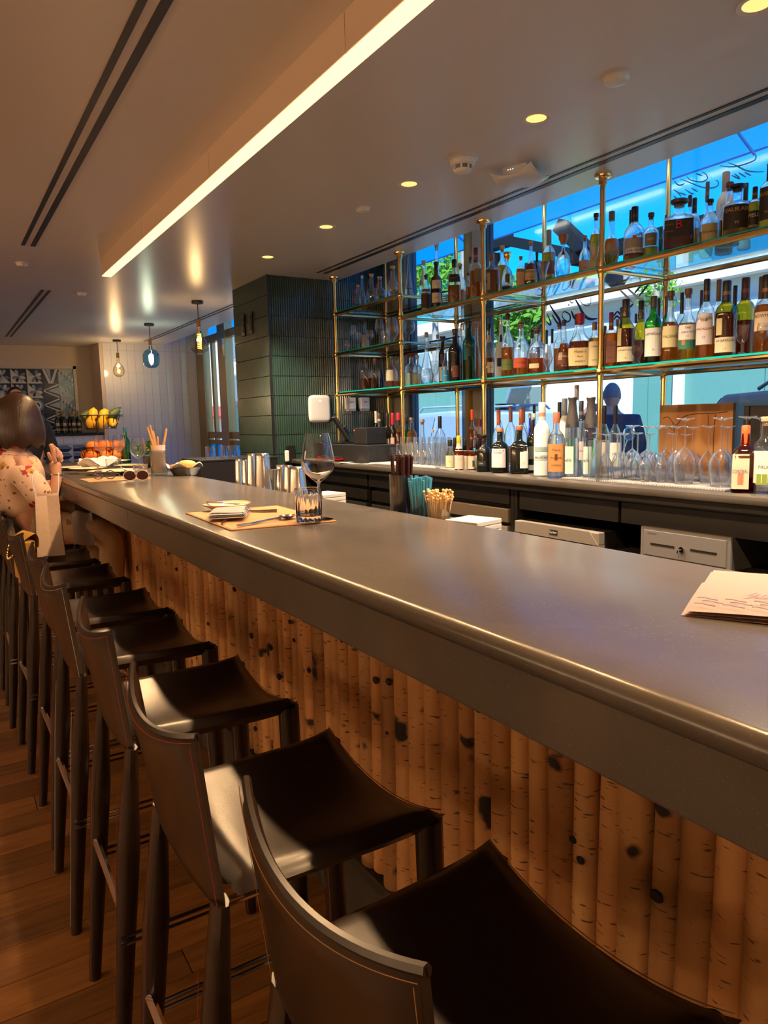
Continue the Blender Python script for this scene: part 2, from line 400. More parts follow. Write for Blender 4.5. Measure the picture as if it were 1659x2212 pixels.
ya, yb, yc_, yd = yv(437, 850), yv(462, 850), yv(484, 850), yv(500, 850)
for nm, y0, y1, z0, z1, x0, x1 in (('window_post', YE-.03, YE-.35, 0, 2.95, X3-.05, X3+.05), ('window_post', yd, yc_, 0, 2.95, X3-.06, X3+.05), ('window_post', yb-.05, yb+.03, 0, 2.44, X3-.01, X3+.04),
                                   ('window_rail', 6.3, YE, zt-.03, zt+.06, X3-.03, X3+.05), ('window_rail', 6.3, YE, zt-.11, zt-.05, X3-.03, X3+.05), ('window_rail', 6.3, YE, 0, .1, X3-.03, X3+.05)):
    B().box(x0, x1, min(y0, y1), max(y0, y1), z0, z1).obj(nm, M_bronze, w3, 0, bevel=.003)
for i in range(4):
    y0 = yd-.9*(i+1)+.05
    if y0 > 6: B().box(X3-.05, X3+.05, y0, y0+.07, 0, 2.95).obj('window_post', M_bronze, w3, 0, bevel=.003)
B().tube([(X3-.07, yd+.02, 2.2), (X3-.07, yd+.02, 2.42)], .02, 8).obj('hinge', M_chrome, w3)
B().box(X3, X3+.01, 6.3, YE, zt+.05, 2.95).obj('pane', G_pane, w3, 0)
B().box(X3, X3+.01, 6.3, YE, .1, zt-.1).obj('blue_pane', film_mat(), w3, 0)

# ------------------------------------------------------------------ ceiling fittings
def slot(label, xs, y0, y1):
    t = thing('air_slot', label, 'air vent', (0, y0, ZC))
    for a, b_ in xs: B().box(a, b_, 0, y1-y0, -.003, -.0002).obj('slot', M_black, t, 0)
slot('long pair of black ceiling slots between the brass posts and the downlights', ((2.545, 2.562), (2.600, 2.632)), -1.5, 4.99)
slot('pair of black ceiling slots to the side of the glowing beam, top left', ((.554, .576), (.606, .634)), -1.5, 5.02)
slot('short far pair of black ceiling slots above the mural', ((.845, .868), (.896, .918)), 6.55, 10.0)
slot('far pair of black ceiling slots above the bronze window', ((2.480, 2.50), (2.530, 2.55)), 5.96, 9.96)
# linear light
M_hous = mat('warm_lit_housing', (.72, .56, .44), .45)  # white box; the warm light on its sides is put into the colour
E_lin = emis('warm_diffuser', (1.0, .60, .25), 2.0)
lt = thing('linear_ceiling_light', 'long warm glowing linear light boxed below the ceiling over the bar', 'ceiling light', (1.05, 0, ZC))
ys = [-1.61, -.46, .69, 1.84, 2.99, 4.10, 5.22]
for a, b_ in zip(ys, ys[1:]):
    B().box(0, .066, a+.0015, b_-.0015, -.106, 0).obj('housing', M_hous, lt, 0)
    B().box(.004, .062, a+.002, b_-.002, -.110, -.1055).obj('diffuser', E_lin, lt, 0)
for k in range(12):
    l = bpy.data.lights.new('strip_lamp', 'SPOT'); l.energy = 36; l.color = (1, .60, .28); l.spot_size = math.radians(165); l.spot_blend = .5; l.shadow_soft_size = .03
    o = bpy.data.objects.new('lamp', l); COL.objects.link(o); o.parent = lt; o.location = (.033, -1.3+k*.57, -.114)
# downlights
M_trim = mat('white_trim', (.8, .76, .7), .5); E_dl = emis('downlight_glow', (1, .52, .16), 1.3)
def downlight(x, y, label, power=130, ang=110):
    t = thing('downlight', label, 'downlight', (x, y, ZC), 0, 'recessed warm downlights')
    B().lathe([(.038, .0), (.052, -.003), (.056, 0)], 20, cap=False).obj('trim_ring', M_trim, t)
    B().lathe([(.0005, -.001), (.038, -.0005)], 20, cap=False).obj('lens', E_dl, t)
    l = bpy.data.lights.new('downlight_lamp', 'SPOT'); l.energy = power; l.color = (1, .80, .58); l.spot_size = math.radians(ang); l.spot_blend = .6; l.shadow_soft_size = .035
    o = bpy.data.objects.new('lamp', l); COL.objects.link(o); o.parent = t; o.location = (0, 0, -.012)
for i, (yy, d) in enumerate(((4.672, 'farthest small downlight, just before the green tiled pier'), (3.818, 'downlight second from the green pier'), (2.965, 'downlight between smoke detector and ceiling disc'),
                             (2.112, 'downlight beside the white ceiling access point'), (1.257, 'downlight cut by the top right corner of the photo'), (.40, 'downlight past the end of the shelves'))):
    downlight(2.02, yy, d + ', warm round recessed')
for i, (xx, yy) in enumerate(((-2.6, -1), (-2.6, 2), (-2.6, 5), (-2.6, 8))):  # added downlights out of view, they brighten the stools and bar front
    downlight(xx, yy, 'added unseen fill downlight over the dining side, %s from the near wall' % ('first second third fourth'.split()[i]), 62, 120)
for i, yy in enumerate((-2.2, -.4, 1.4, 3.2, 5.0)):  # added wall lamps out of view, fill light for stools and logs
    t = thing('fill_sconce', 'added unseen round opal fill lamp on the beige side wall, %s from the near corner' % ('first second third fourth fifth'.split()[i]), 'wall lamp', (-4.5, yy, 1.75), 0, 'added fill lamps on the dining side')
    B().lathe([(.06, 0), (.06, .02), (.001, .022)], 16).xf(Matrix.Rotation(PI/2, 4, 'Y')).obj('back_plate', M_brass, t); B().tube([(.02, 0, 0), (.08, 0, 0)], .01, 8).obj('arm', M_brass, t)
    B().ball((.15, 0, 0), .07, 16, 10).obj('globe', emis('fill_globe', (1, .72, .42), .9), t)
    l = bpy.data.lights.new('fill_sconce_lamp', 'POINT'); l.energy = 40; l.color = (1, .64, .34); l.shadow_soft_size = .08
    o = bpy.data.objects.new('lamp', l); COL.objects.link(o); o.parent = t; o.location = (.24, 0, 0)
def disc(x, y, r, label, me=None):
    t = thing('ceiling_disc', label, 'ceiling sensor', (x, y, ZC))
    B().lathe([(r, 0), (r, -.012), (r*.85, -.022), (r*.4, -.027), (.001, -.028)], 24, cap=False).obj('cover', M_white, t)
    B().lathe([(r*1.18, 0), (r*1.18, -.004), (r, -.006)], 24, cap=False).obj('flange', M_white, t)
disc(2.01, 1.73, .043, 'white domed sensor disc nearest the top right of the ceiling')
disc(2.013, 3.392, .036, 'small flat white disc between two downlights')
disc(.61, 5.554, .035, 'small white ceiling disc past the pair of black slots')
disc(1.154, 6.575, .035, 'far small white ceiling disc beyond the glowing beam')
t = thing('smoke_detector', 'round white smoke detector with a stepped cage on the ceiling', 'smoke detector', (2.026, 2.565, ZC))
B().lathe([(.068, 0), (.068, -.008), (.056, -.012), (.052, -.03), (.044, -.036)], 24).obj('base', M_white, t)
B().lathe([(.040, -.036), (.036, -.052)], 24).obj('sensor_ring', paint(120, 115, 110), t)
B().lathe([(.040, -.052), (.034, -.062), (.02, -.068), (.001, -.069)], 24).obj('cap', M_white, t)
for k in range(8):
    a = k*PI/4; B().box(-.004, .004, .036, .043, -.054, -.034).xf(Matrix.Rotation(a, 4, 'Z')).obj('cage_bar', M_white, t, 0)
t = thing('access_point', 'square white wireless access point with curled corners on the ceiling', 'access point', (2.349, 2.556, ZC), .35)
def apf(u, v, q):
    r = max(abs(u), abs(v)); cz = -.034 - .016*(1-(u*v)**2) + .018*(abs(u*v))**2
    return (u*.105, v*.105, cz + q*.008)
B().pad(apf, 10, 10, 8).obj('shell', M_white, t)
B().lathe([(.085, 0), (.080, -.03)], 4, n=2, ang=PI/4).obj('mount', M_white, t)
for k in range(3): B().box(-.106, -.105, -.02+k*.012, -.016+k*.012, -.03, -.027).obj('status_light', emis('led_white', (.6, .8, 1), 3), t, 0)

# ------------------------------------------------------------------ pendant bulbs
def pendant(loc, label, kind):
    x, y = loc; t = thing('pendant_light', label, 'pendant light', (x, y, ZC), 0)
    B().lathe([(.052, 0), (.052, -.022), (.048, -.025), (.001, -.025)], 20, cap=False).obj('canopy', M_black, t)
    B().tube([(0, 0, -.025), (0, 0, -.17)], .004, 6).obj('cord', M_black, t)
    B().lathe([(.001, -.165), (.019, -.165), (.019, -.232), (.001, -.232)], 14).obj('socket', mat('turned_wood', (.42, .22, .09), .45), t)
    if kind == 'cone':
        pr = [(.016, -.232), (.018, -.26), (.042, -.32), (.078, -.39), (.083, -.418), (.064, -.45), (.024, -.475), (.001, -.478)]; g = G_amberg
        fil = [(.018*math.cos(a*.9), .018*math.sin(a*.9), -.29-.0022*a) for a in range(0, 64)]; ec = (1, .55, .12)
    elif kind == 'round':
        pr = [(.016, -.232), (.02, -.27), (.066, -.295), (.087, -.335), (.091, -.40), (.082, -.445), (.045, -.475), (.001, -.482)]; g = G_smoke
        fil = [(.0, .0, -.28), (.01, 0, -.3), (-.008, 0, -.34), (.012, 0, -.38), (-.01, 0, -.41), (.015, 0, -.42)]; ec = (1, .8, .5)
    else:
        pr = [(.015, -.232), (.017, -.28), (.028, -.305), (.063, -.35), (.073, -.395), (.062, -.445), (.028, -.472), (.001, -.476)]; g = G_amberg
        fil = [(.016*math.cos(a*.5), .016*math.sin(a*.5), -.34-.004*a) for a in range(0, 24)]; ec = (1, .58, .15)
    B().lathe(pr, 20, cap=False).obj('bulb', g, t)
    B().tube(fil, .0032, 6).obj('filament', emis('filament_%s' % kind, ec, 3.2), t)
    B().tube([(0, 0, -.232), (0, 0, -.285)], .005, 6).obj('stem', M_white, t)
    l = bpy.data.lights.new('bulb_lamp', 'POINT'); l.energy = 6; l.color = (1, .68, .36); l.shadow_soft_size = .03
    o = bpy.data.objects.new('lamp', l); COL.objects.link(o); o.parent = t; o.location = (0, 0, -.37)
pendant((2.137, 6.576), 'amber cone shaped filament bulb pendant nearest the green pier', 'cone')
pendant((2.120, 8.229), 'smoky blue round bulb pendant hanging between two clear ones', 'round')
pendant((2.127, 9.909), 'small clear teardrop bulb pendant farthest from the green pier', 'drop')
# ------------------------------------------------------------------ the bar
def concrete(name, c0, c1, rough):
    m, t, p = nodes(name); N = t.nodes; Lk = t.links
    tc = N.new('ShaderNodeTexCoord'); n = N.new('ShaderNodeTexNoise'); n.inputs['Scale'].default_value = 4; n.inputs['Detail'].default_value = 8; Lk.new(tc.outputs['Object'], n.inputs['Vector'])
    r = N.new('ShaderNodeValToRGB'); r.color_ramp.elements[0].position = .3; r.color_ramp.elements[1].position = .7; r.color_ramp.elements[0].color = (*c0, 1); r.color_ramp.elements[1].color = (*c1, 1); Lk.new(n.outputs['Fac'], r.inputs[0])
    v = N.new('ShaderNodeTexVoronoi'); v.inputs['Scale'].default_value = 200; Lk.new(tc.outputs['Object'], v.inputs['Vector'])
    lt_ = N.new('ShaderNodeMath'); lt_.operation = 'LESS_THAN'; lt_.inputs[1].default_value = .12; Lk.new(v.outputs['Distance'], lt_.inputs[0])
    mx = N.new('ShaderNodeMixRGB'); mx.inputs[2].default_value = (c1[0]*1.6, c1[1]*1.55, c1[2]*1.5, 1); Lk.new(lt_.outputs[0], mx.inputs[0]); Lk.new(r.outputs[0], mx.inputs[1]); Lk.new(mx.outputs[0], p.inputs['Base Color'])
    n2 = N.new('ShaderNodeTexNoise'); n2.inputs['Scale'].default_value = 11; n2.inputs['Detail'].default_value = 6; Lk.new(tc.outputs['Object'], n2.inputs['Vector'])
    mr = N.new('ShaderNodeMapRange'); mr.inputs['To Min'].default_value = rough-.03; mr.inputs['To Max'].default_value = rough+.04; Lk.new(n2.outputs['Fac'], mr.inputs[0]); Lk.new(mr.outputs[0], p.inputs['Roughness'])
    bp = N.new('ShaderNodeBump'); bp.inputs['Strength'].default_value = .06; bp.inputs['Distance'].default_value = .002; Lk.new(n2.outputs['Fac'], bp.inputs['Height']); Lk.new(bp.outputs[0], p.inputs['Normal'])
    return m
M_conc = concrete('polished_concrete', (.078, .064, .051), (.110, .093, .077), .24)
ZB = 1.08
bar = thing('bar_counter', 'long polished grey concrete bar with a front of birch logs', 'bar', (.8, 0, 0))
nose = [(.562+.0-.017*math.sin(a), 1.063+.017*math.cos(a)) for a in [PI*k/8 for k in range(9)]]
sec = [(1.105, 1.046), (1.105, 1.078), (1.100, 1.08)] + nose
seam = [-1.6, 2.655, 5.72]
for a, b_ in zip(seam, seam[1:]):
    B().prism(sec, a+.0008, b_-.0008, lambda x, z, y: (x-.8, y, z)).obj('countertop', M_conc, bar, 40)
    B().box(-.234, -.20, a+.001, b_-.001, .962, 1.048).obj('apron_panel', M_conc, bar, 0, bevel=.003)
M_body = mat('bar_carcass', (.014, .012, .010), .6)
B().box(.095, .27, -1.5, 5.6, 0, 1.046).obj('carcass', M_body, bar, 0)
B().box(.05, .095, -1.5, 5.6, 0, .19).obj('toe_kick', mat('toe_kick_grey', (.045, .035, .025), .7), bar, 0)
B().box(-.14, .3, 4.50, 5.65, 0, 1.046).obj('end_pier', mat('pier_grey', (.36, .36, .36), .5), bar, 0)
def birch():
    m, t, p = nodes('birch_bark'); N = t.nodes; Lk = t.links
    tc = N.new('ShaderNodeTexCoord'); oi = N.new('ShaderNodeObjectInfo'); cx = N.new('ShaderNodeCombineXYZ'); mu = N.new('ShaderNodeMath'); mu.operation = 'MULTIPLY'; mu.inputs[1].default_value = 37
    Lk.new(oi.outputs['Random'], mu.inputs[0]); Lk.new(mu.outputs[0], cx.inputs[2]); Lk.new(mu.outputs[0], cx.inputs[1])
    ad = N.new('ShaderNodeVectorMath'); ad.operation = 'ADD'; Lk.new(tc.outputs['Object'], ad.inputs[0]); Lk.new(cx.outputs[0], ad.inputs[1])
    def noise(scale, sc, det=4):
        mp = N.new('ShaderNodeMapping'); mp.inputs['Scale'].default_value = sc; Lk.new(ad.outputs[0], mp.inputs[0])
        n = N.new('ShaderNodeTexNoise'); n.inputs['Scale'].default_value = scale; n.inputs['Detail'].default_value = det; Lk.new(mp.outputs[0], n.inputs['Vector']); return n
    n1 = noise(9, (1, 1, .35), 6); r = N.new('ShaderNodeValToRGB'); e = r.color_ramp.elements
    e[0].position = .28; e[0].color = (.46, .185, .050, 1); e[1].position = .72; e[1].color = (.74, .42, .17, 1); Lk.new(n1.outputs['Fac'], r.inputs[0])
    hv = N.new('ShaderNodeHueSaturation'); mr = N.new('ShaderNodeMapRange'); mr.inputs['To Min'].default_value = .68; mr.inputs['To Max'].default_value = 1.18; Lk.new(oi.outputs['Random'], mr.inputs[0]); Lk.new(mr.outputs[0], hv.inputs['Value']); Lk.new(r.outputs[0], hv.inputs['Color'])
    # short dark horizontal dashes
    n2 = noise(34, (1, 1, 6), 1); s2 = N.new('ShaderNodeMapRange'); s2.inputs['From Min'].default_value = .66; s2.inputs['From Max'].default_value = .72; Lk.new(n2.outputs['Fac'], s2.inputs[0])
    m1 = N.new('ShaderNodeMixRGB'); m1.inputs[2].default_value = (.10, .05, .025, 1); Lk.new(s2.outputs[0], m1.inputs[0]); Lk.new(hv.outputs[0], m1.inputs[1])
    # dark knots and scars
    n3 = noise(7.5, (1, 1, 1.3), 3); s3 = N.new('ShaderNodeMapRange'); s3.inputs['From Min'].default_value = .655; s3.inputs['From Max'].default_value = .70; Lk.new(n3.outputs['Fac'], s3.inputs[0])
    m2 = N.new('ShaderNodeMixRGB'); m2.inputs[2].default_value = (.022, .013, .009, 1); Lk.new(s3.outputs[0], m2.inputs[0]); Lk.new(m1.outputs[0], m2.inputs[1]); Lk.new(m2.outputs[0], p.inputs['Base Color'])
    p.inputs['Roughness'].default_value = .68
    bp = N.new('ShaderNodeBump'); bp.inputs['Strength'].default_value = .5; bp.inputs['Distance'].default_value = .004; Lk.new(n1.outputs['Fac'], bp.inputs['Height']); Lk.new(bp.outputs[0], p.inputs['Normal'])
    return m
M_birch = birch()
M_knot = mat('knot_wood', (.018, .011, .008), .7)
def log_mesh(seed, h=.86):
    r = random.Random(seed); b = B(); rings = 8; seg = 10; vs = []; fs = []
    ph = r.uniform(0, 6); am = r.uniform(.15, .30)
    for i in range(rings+1):
        z = h*i/rings; ox = .004*math.sin(ph+z*5); oy = .005*math.sin(ph*2+z*4)
        rr = 1-.06*z/h + .035*math.sin(ph+z*9)
        for k in range(seg):
            a = PI/2 + PI*1.1*(k/(seg-1)-.5)*1.0 + PI/2
            vs.append((ox+rr*math.cos(a), oy+rr*math.sin(a), z))
    for i in range(rings):
        for k in range(seg-1): fs.append((i*seg+k, i*seg+k+1, (i+1)*seg+k+1, (i+1)*seg+k))
    fs.append(tuple(range(seg)))
    me = b.add([(x, y, z) for x, y, z in vs], fs).mesh('log', 60); me.materials.append(M_birch); return me
# unit-radius logs are scaled per object through separate meshes of three girths
LG = {}
def get_log(seed, r):
    k = (seed, r)
    if k not in LG:
        me = log_mesh(seed); 
        for v in me.vertices: v.co.x *= r; v.co.y *= r
        LG[k] = me
    return LG[k]
y = .02; lr = random.Random(11)
while y < 4.47:
    r = lr.choice((.024, .026, .028, .030, .033)); zb = .165+lr.uniform(0, .05)
    o = part('log', get_log(lr.randrange(4), r), bar, loc=(.086+lr.uniform(-.004, .003), y+r, zb), rot=(lr.uniform(-.012, .012), 0, 0))
    y += 2*r*.97
for k in range(46):   # raised branch scars on the bark
    yy = lr.uniform(.25, 3.6); zz = lr.uniform(.28, .96); s_ = lr.uniform(.008, .014)
    B().ball((.058, yy, zz), s_, 8, 6, (.45, 1, .75)).obj('knot', M_knot, bar)

# ------------------------------------------------------------------ bar stools
def stool(name, label, thread):
    t = thing(name, label, 'bar stool', (0, 0, 0), 0, 'leather bar stools along the bar'); w = .187; M_th = paint(*thread, .7)
    def sf(u, v, q):
        x = .033+.167*u; sag = .030*(1-v*v)*(.55+.45*(u*.5+.5)); z = .736 - sag + .012*max(0, u)**4*abs(v)**3
        return (x, v*w*(1.0+.03*u), z - .018 + q*.020)
    B().pad(sf, 14, 14, 9).obj('seat', M_leather, t, 50, weld=1e-5)
    B().tube([(lambda a: (a[0]-.001, a[1], a[2]+.0006))(sf(.975, v/12*.97, .45)) for v in range(-12, 13)], .0009, 4).obj('stitching', M_th, t)
    def bf(u, v, q):    # u across, v up
        z = .675 + (v*.5+.5)*(.275 - .030*(1-u*u)*(v*.5+.5))
        x = -.146 - .028*(v*.5+.5) - .030*(1-u*u)*(.35+.65*(v*.5+.5))
        return (x + q*.0095, u*(.168+.006*(v*.5+.5)), z)
    B().pad(bf, 14, 10, 10).obj('backrest', M_leather, t, 50, weld=1e-5)
    rim = []
    for k in range(-12, 13):
        u = k/12*.985; p_ = bf(u, .96, 0); rim.append((p_[0]-.0085, p_[1], p_[2]-.004))
    for s in (-1, 1):
        side = [(bf(s*.965, v/10, 0)[0]-.0092, bf(s*.965, v/10, 0)[1], bf(s*.965, v/10, 0)[2]) for v in range(9, -10, -1)]
        B().tube(side, .00045, 4).obj('stitching', M_th, t)
    B().tube(rim, .00045, 4).obj('stitching', M_th, t)
    B().tube([(p[0]+.009, p[1], p[2]+.006) for p in rim], .0055, 6).obj('piping', M_leather, t)
    for sx, sy in ((1, 1), (1, -1), (-1, 1), (-1, -1)):
        x0, x1 = (.185, .195) if sx > 0 else (-.150, -.215)
        zt = .715 if sx > 0 else .70
        b = B(); vs = []; fs = []; FL_ = (0, .05, .09, .3, .55, .8, 1); N_ = 6
        for i in range(N_+1):
            f = FL_[i]; z = zt*(1-f); x = x0+(x1-x0)*f; yy = sy*((.168 if sx > 0 else .150)+.008*f); h = (.0215-(.0085*max(0, f-.35)/.65))
            hx = h if sx > 0 else h*(.52+.48*min(1, f/.3))
            for a in range(8):
                an = 2*PI*a/8+PI/8; q = (abs(math.cos(an))**4+abs(math.sin(an))**4)**-.25
                vs.append((x+hx*q*math.cos(an), yy+h*q*math.sin(an)*.92, z))
        for i in range(N_):
            for a in range(8): fs.append((i*8+a, (i+1)*8+a, (i+1)*8+(a+1) % 8, i*8+(a+1) % 8))
        fs.append(tuple(range(8))); fs.append(tuple(range(N_*8+7, N_*8-1, -1)))
        lg = b.add(vs, fs).obj('leg', M_leather, t, 50)
        B().tube([(x0+(x1-x0)*f-.0215+(.0085*max(0, f-.35)/.65), sy*((.168 if sx > 0 else .150)+.008*f)-sy*.014, zt*(1-f)) for f in (.14, .35, .7, .98)], .0005, 4).obj('seam', M_th, lg)
        B().lathe([(.012, 0), (.012, .004)], 8, (x1, sy*(.176 if sx > 0 else .158), -.0005)).obj('glide', M_black, lg)
    B().tube([(-.190, -.16, .36), (-.190, .16, .36)], .0085, 8).obj('footrest', M_chrome, t)
    B().tube([(.191, -.17, .27), (.191, .17, .27)], .0085, 8).obj('footrest', M_chrome, t)
    for s in (-1, 1):
        for dz in (0, .016): B().tube([(-.20, s*.172, .30+dz), (.19, s*.172, .30+dz)], .0038, 6).obj('side_rod', M_chrome, t)
    return t
ST = [(.44, .562, 'nearest dark leather bar stool with tan stitching, cut by the bottom edge', (150, 110, 60)),
      (.425, 1.04, 'second dark leather bar stool from the camera with red stitching', (150, 35, 25)),
      (.435, 1.59, 'third dark leather bar stool from the camera, white thread', (140, 60, 45)),
      (.425, 2.105, 'fourth dark leather bar stool from the camera, white stitching on its back', (190, 180, 165)),
      (.435, 2.56, 'fifth dark leather bar stool from the camera, red stitching', (150, 35, 25)),
      (.425, 3.165, 'sixth dark leather bar stool, its seat holding the yellow handbag', (130, 110, 90)),
      (.410, 3.68, 'dark leather bar stool carrying the paper shopping bag', (130, 110, 90)),
      (.410, 4.25, 'dark leather bar stool the woman sits on', (130, 110, 90))]
for x, y, d, th in ST:
    s = stool('bar_stool', d, th); s.location = (x, y, 0); s.rotation_euler.z = random.uniform(-.03, .03)

# ------------------------------------------------------------------ back counter and what stands under it
ZK = 1.05
M_conc2 = concrete('back_concrete', (.055, .047, .039), (.085, .075, .063), .22)
bk = thing('back_counter', 'dark concrete back counter carrying bottles and glasses', 'counter', (2.4, 0, 0))
sec = [(.92, 1.012), (.92, 1.05), (-.012, 1.05), (-.020, 1.044), (-.023, 1.031), (-.020, 1.018), (-.012, 1.012)]
B().prism(sec, -1.5, 5.2, lambda x, z, y: (x, y, z)).obj('countertop', M_conc2, bk, 40)
B().box(.0, .9, -1.5, 5.2, .985, 1.012).obj('sub_top', M_cab, bk, 0)
cb = thing('back_bar_cabinet', 'charcoal cabinet run with drawers under the back counter', 'cabinet', (2.45, 0, 0))
B().box(.55, .85, -1.5, 5.2, 0, .985).obj('back_panel', M_black, cb, 0)
B().box(.0, .55, -1.5, 5.2, .0, .06).obj('plinth', M_black, cb, 0)
fy = [-1.5, -.2, .95, 1.52, 2.05, 2.66]
for y0, y1 in ((-1.4, .3), (.3, 1.38), (1.38, 2.035), (2.045, 2.66)):
    B().box(-.012, .02, y0+.003, y1-.003, .885, .972).obj('drawer', M_cab, cb, 0, bevel=.0015)
B().box(.0, .02, -1.5, 2.70, .972, .985).obj('rail', M_cab, cb, 0)
for yy in (2.675, 2.70, .25): B().box(-.01, .55, yy, yy+.022, .06, .985).obj('divider', M_cab, cb, 0)
for y0, y1 in ((2.73, 3.42), (3.44, 4.12), (4.14, 4.9)):
    B().box(-.012, .02, y0+.004, y1-.004, .90, .98).obj('drawer', M_cab, cb, 0, bevel=.0015)
def fridge(name, label, cat, y0, y1, z0, z1, x0=2.44, x1=2.95): 
    return thing(name, label, cat, (x0, (y0+y1)/2, z0))
# steel refrigerated drawers
for k, (y0, y1) in enumerate(((2.74, 3.40), (3.45, 4.10), (4.16, 4.85))):
    t = thing('drawer_fridge', ('steel fridge drawers behind the picks and straws', 'dark fridge drawers behind the wine glass', 'dark fridge drawers beneath the payment screen')[k], 'fridge', (2.45, (y0+y1)/2, .06)); h = (y1-y0)/2-.008
    mm = M_brush if k == 0 else mat('smoked_steel', (.10, .095, .09), .3, .8)
    B().box(.03, .5, -h, h, 0, .83).obj('body', M_black, t, 0)
    B().box(-.008, .03, -h, h, .745, .815).obj('handle_panel', mm, t, 0, bevel=.004)
    f = B().box(-.012, .03, -h, h, .50, .725).obj('drawer', mm, t, 0, bevel=.003)
    B().lathe([(.007, 0), (.007, .006), (.001, .006)], 12).xf(Matrix.Translation((-.012, 0, .66)) @ Matrix.Rotation(-PI/2, 4, 'Y')).obj('lock', M_chrome, f)
    B().box(-.0135, -.012, -h+.02, -h+.10, .52, .58).obj('sticker', M_paper, f, 0)
    f = B().box(-.012, .03, -h, h, .10, .49).obj('drawer', mm, t, 0, bevel=.003)
# wine cooler
t = thing('wine_cooler', 'under-counter wine cooler with brushed steel door frame and name plate', 'wine cooler', (2.40, 2.375, .06))
B().box(.03, .5, -.265, .265, 0, .775).obj('body', M_black, t, 0)
dr = B().box(-.01, .03, -.265, .265, .72, .775).obj('door_trim', M_brush, t, 0, bevel=.004)
B().prism([(-.265, .72), (.265, .72), (.215, .775), (-.215, .775)], -.012, -.01, lambda a, b, h: (h, a, b)).obj('bevel_face', M_brush, t, 0)
B().box(-.0105, .03, -.23, .23, .05, .72).obj('glass_door', mat('smoked_glass', (.008, .008, .012), .05), t, 0)
for s in (-1, 1): B().box(-.010, .03, s*.2475-.0175, s*.2475+.0175, .05, .72).obj('door_trim', M_brush, t, 0)
pl = B().box(-.0135, -.0120, -.026, .026, .736, .758).obj('name_plate', M_black, t, 0)
lettering('plate_lettering', 'Eurber', .017, lambda u, v: (-.0138, -u, .747+v), M_white, t)
B().box(-.0116, -.0104, -.012, .006, .69, .694).obj('display', emis('blue_led', (.05, .08, 1), 2.5), t, 0)
# cash drawer on the low black fridge
t = thing('low_fridge', 'low black bar fridge with a steel top edge under the cash drawer', 'fridge', (2.42, 1.62, .06))
B().box(.0, .52, -.46, .46, 0, .70).obj('body', M_black, t, 0)
B().box(-.012, .0, -.45, .45, .04, .68).obj('door', mat('fridge_black', (.015, .014, .014), .25), t, 0)
B().box(-.016, .006, -.455, .455, .684, .698).obj('top_edge', M_brush, t, 0)
t = thing('cash_drawer', 'grey steel cash drawer with two slots and a key', 'cash drawer', (2.42, 1.716, .762))
M_gm = mat('grey_enamel', (.15, .14, .135), .4)
B().box(.006, .42, -.196, .196, 0, .125).obj('case', mat('cash_case', (.05, .05, .05), .45), t, 0)
B().box(-.004, .006, -.196, .196, 0, .125).obj('rim', M_gm, t, 0)
fp = B().box(-.008, -.003, -.180, .180, .012, .113).obj('drawer_front', M_gm, t, 0, bevel=.0015)
for s in (-1, 1): B().box(-.0095, -.0075, s*.09-.055, s*.09+.055, .056, .063).obj('slot', M_black, fp, 0)
B().lathe([(.011, 0), (.011, .008), (.001, .008)], 12).xf(Matrix.Translation((-.008, -.0, .055)) @ Matrix.Rotation(-PI/2, 4, 'Y')).obj('lock', M_chrome, fp)
B().tube([(-.018, .0, .055), (-.02, .012, .052), (-.02, .013, .040)], .0022, 6).obj('key', M_chrome, fp)
lettering('drawer_lettering', 'VOLCORA', .009, lambda u, v: (-.0084, .14-u, .100+v), M_black, fp)

# ------------------------------------------------------------------ brass pipe shelving
ZT, ZM = 2.018, 1.545
XF, XR = 2.75, 3.225
PY = [1.56, 2.433, 3.299, 4.165]; YA = 5.095
fr = thing('brass_shelf_frame', 'polished brass pipe frame with glass shelves before the window', 'shelving', (XF, 3.0, ZK))
PR = .0135
def L(x, y, z): return (x-XF, y-3.0, z-ZK)
def post(x, y, z0, z1, fl=True):
    B().tube([L(x, y, z0), L(x, y, z1)], PR, 12).obj('post', M_brass, fr)
    if fl: B().lathe([(PR*1.5, -.045), (PR*1.5, -.012), (.038, -.010), (.040, -.002), (.040, 0)], 18, L(x, y, z1)).obj('flange', M_brass, fr)
    B().lathe([(.03, 0), (.03, .006), (PR*1.4, .01), (PR*1.4, .03)], 16, L(x, y, z0)).obj('foot_flange', M_brass, fr)
def joint(x, y, z):
    b = B(); b.tube([L(x, y, z-.034), L(x, y, z+.034)], PR*1.28, 12); b.ball(L(x, y, z), PR*1.75, 12, 8)
    b.obj('fitting', M_brass, fr)
for y in PY + [.69, -.18, YA]:
    post(XF, y, ZK, ZC); post(XR, y, ZK, 2.95 if y < 5 else ZC+.4, False)
for z in (ZT, ZM):
    ysr = [-.18, .69] + PY
    for a, b_ in zip(ysr, ysr[1:]):
        for x in (XF, XR): B().tube([L(x, a, z), L(x, b_, z)], PR, 10).obj('rail', M_brass, fr)
        B().box(XF+.012-XF, XR-.012-XF, a+.018-3, b_-.018-3, z+.013-ZK, z+.022-ZK).obj('glass_shelf', G_shelf, fr, 0)
        B().box(.0095, .0125, a+.018-3, b_-.018-3, z+.0128-ZK, z+.0222-ZK).obj('shelf_edge', G_edge, fr, 0)
    for y in PY:
        joint(XF, y, z); joint(XR, y, z); B().tube([L(XF, y, z), L(XR, y, z)], PR*.85, 10).obj('cross_bar', M_brass, fr)
ZL = (2.164, 1.854, ZM)
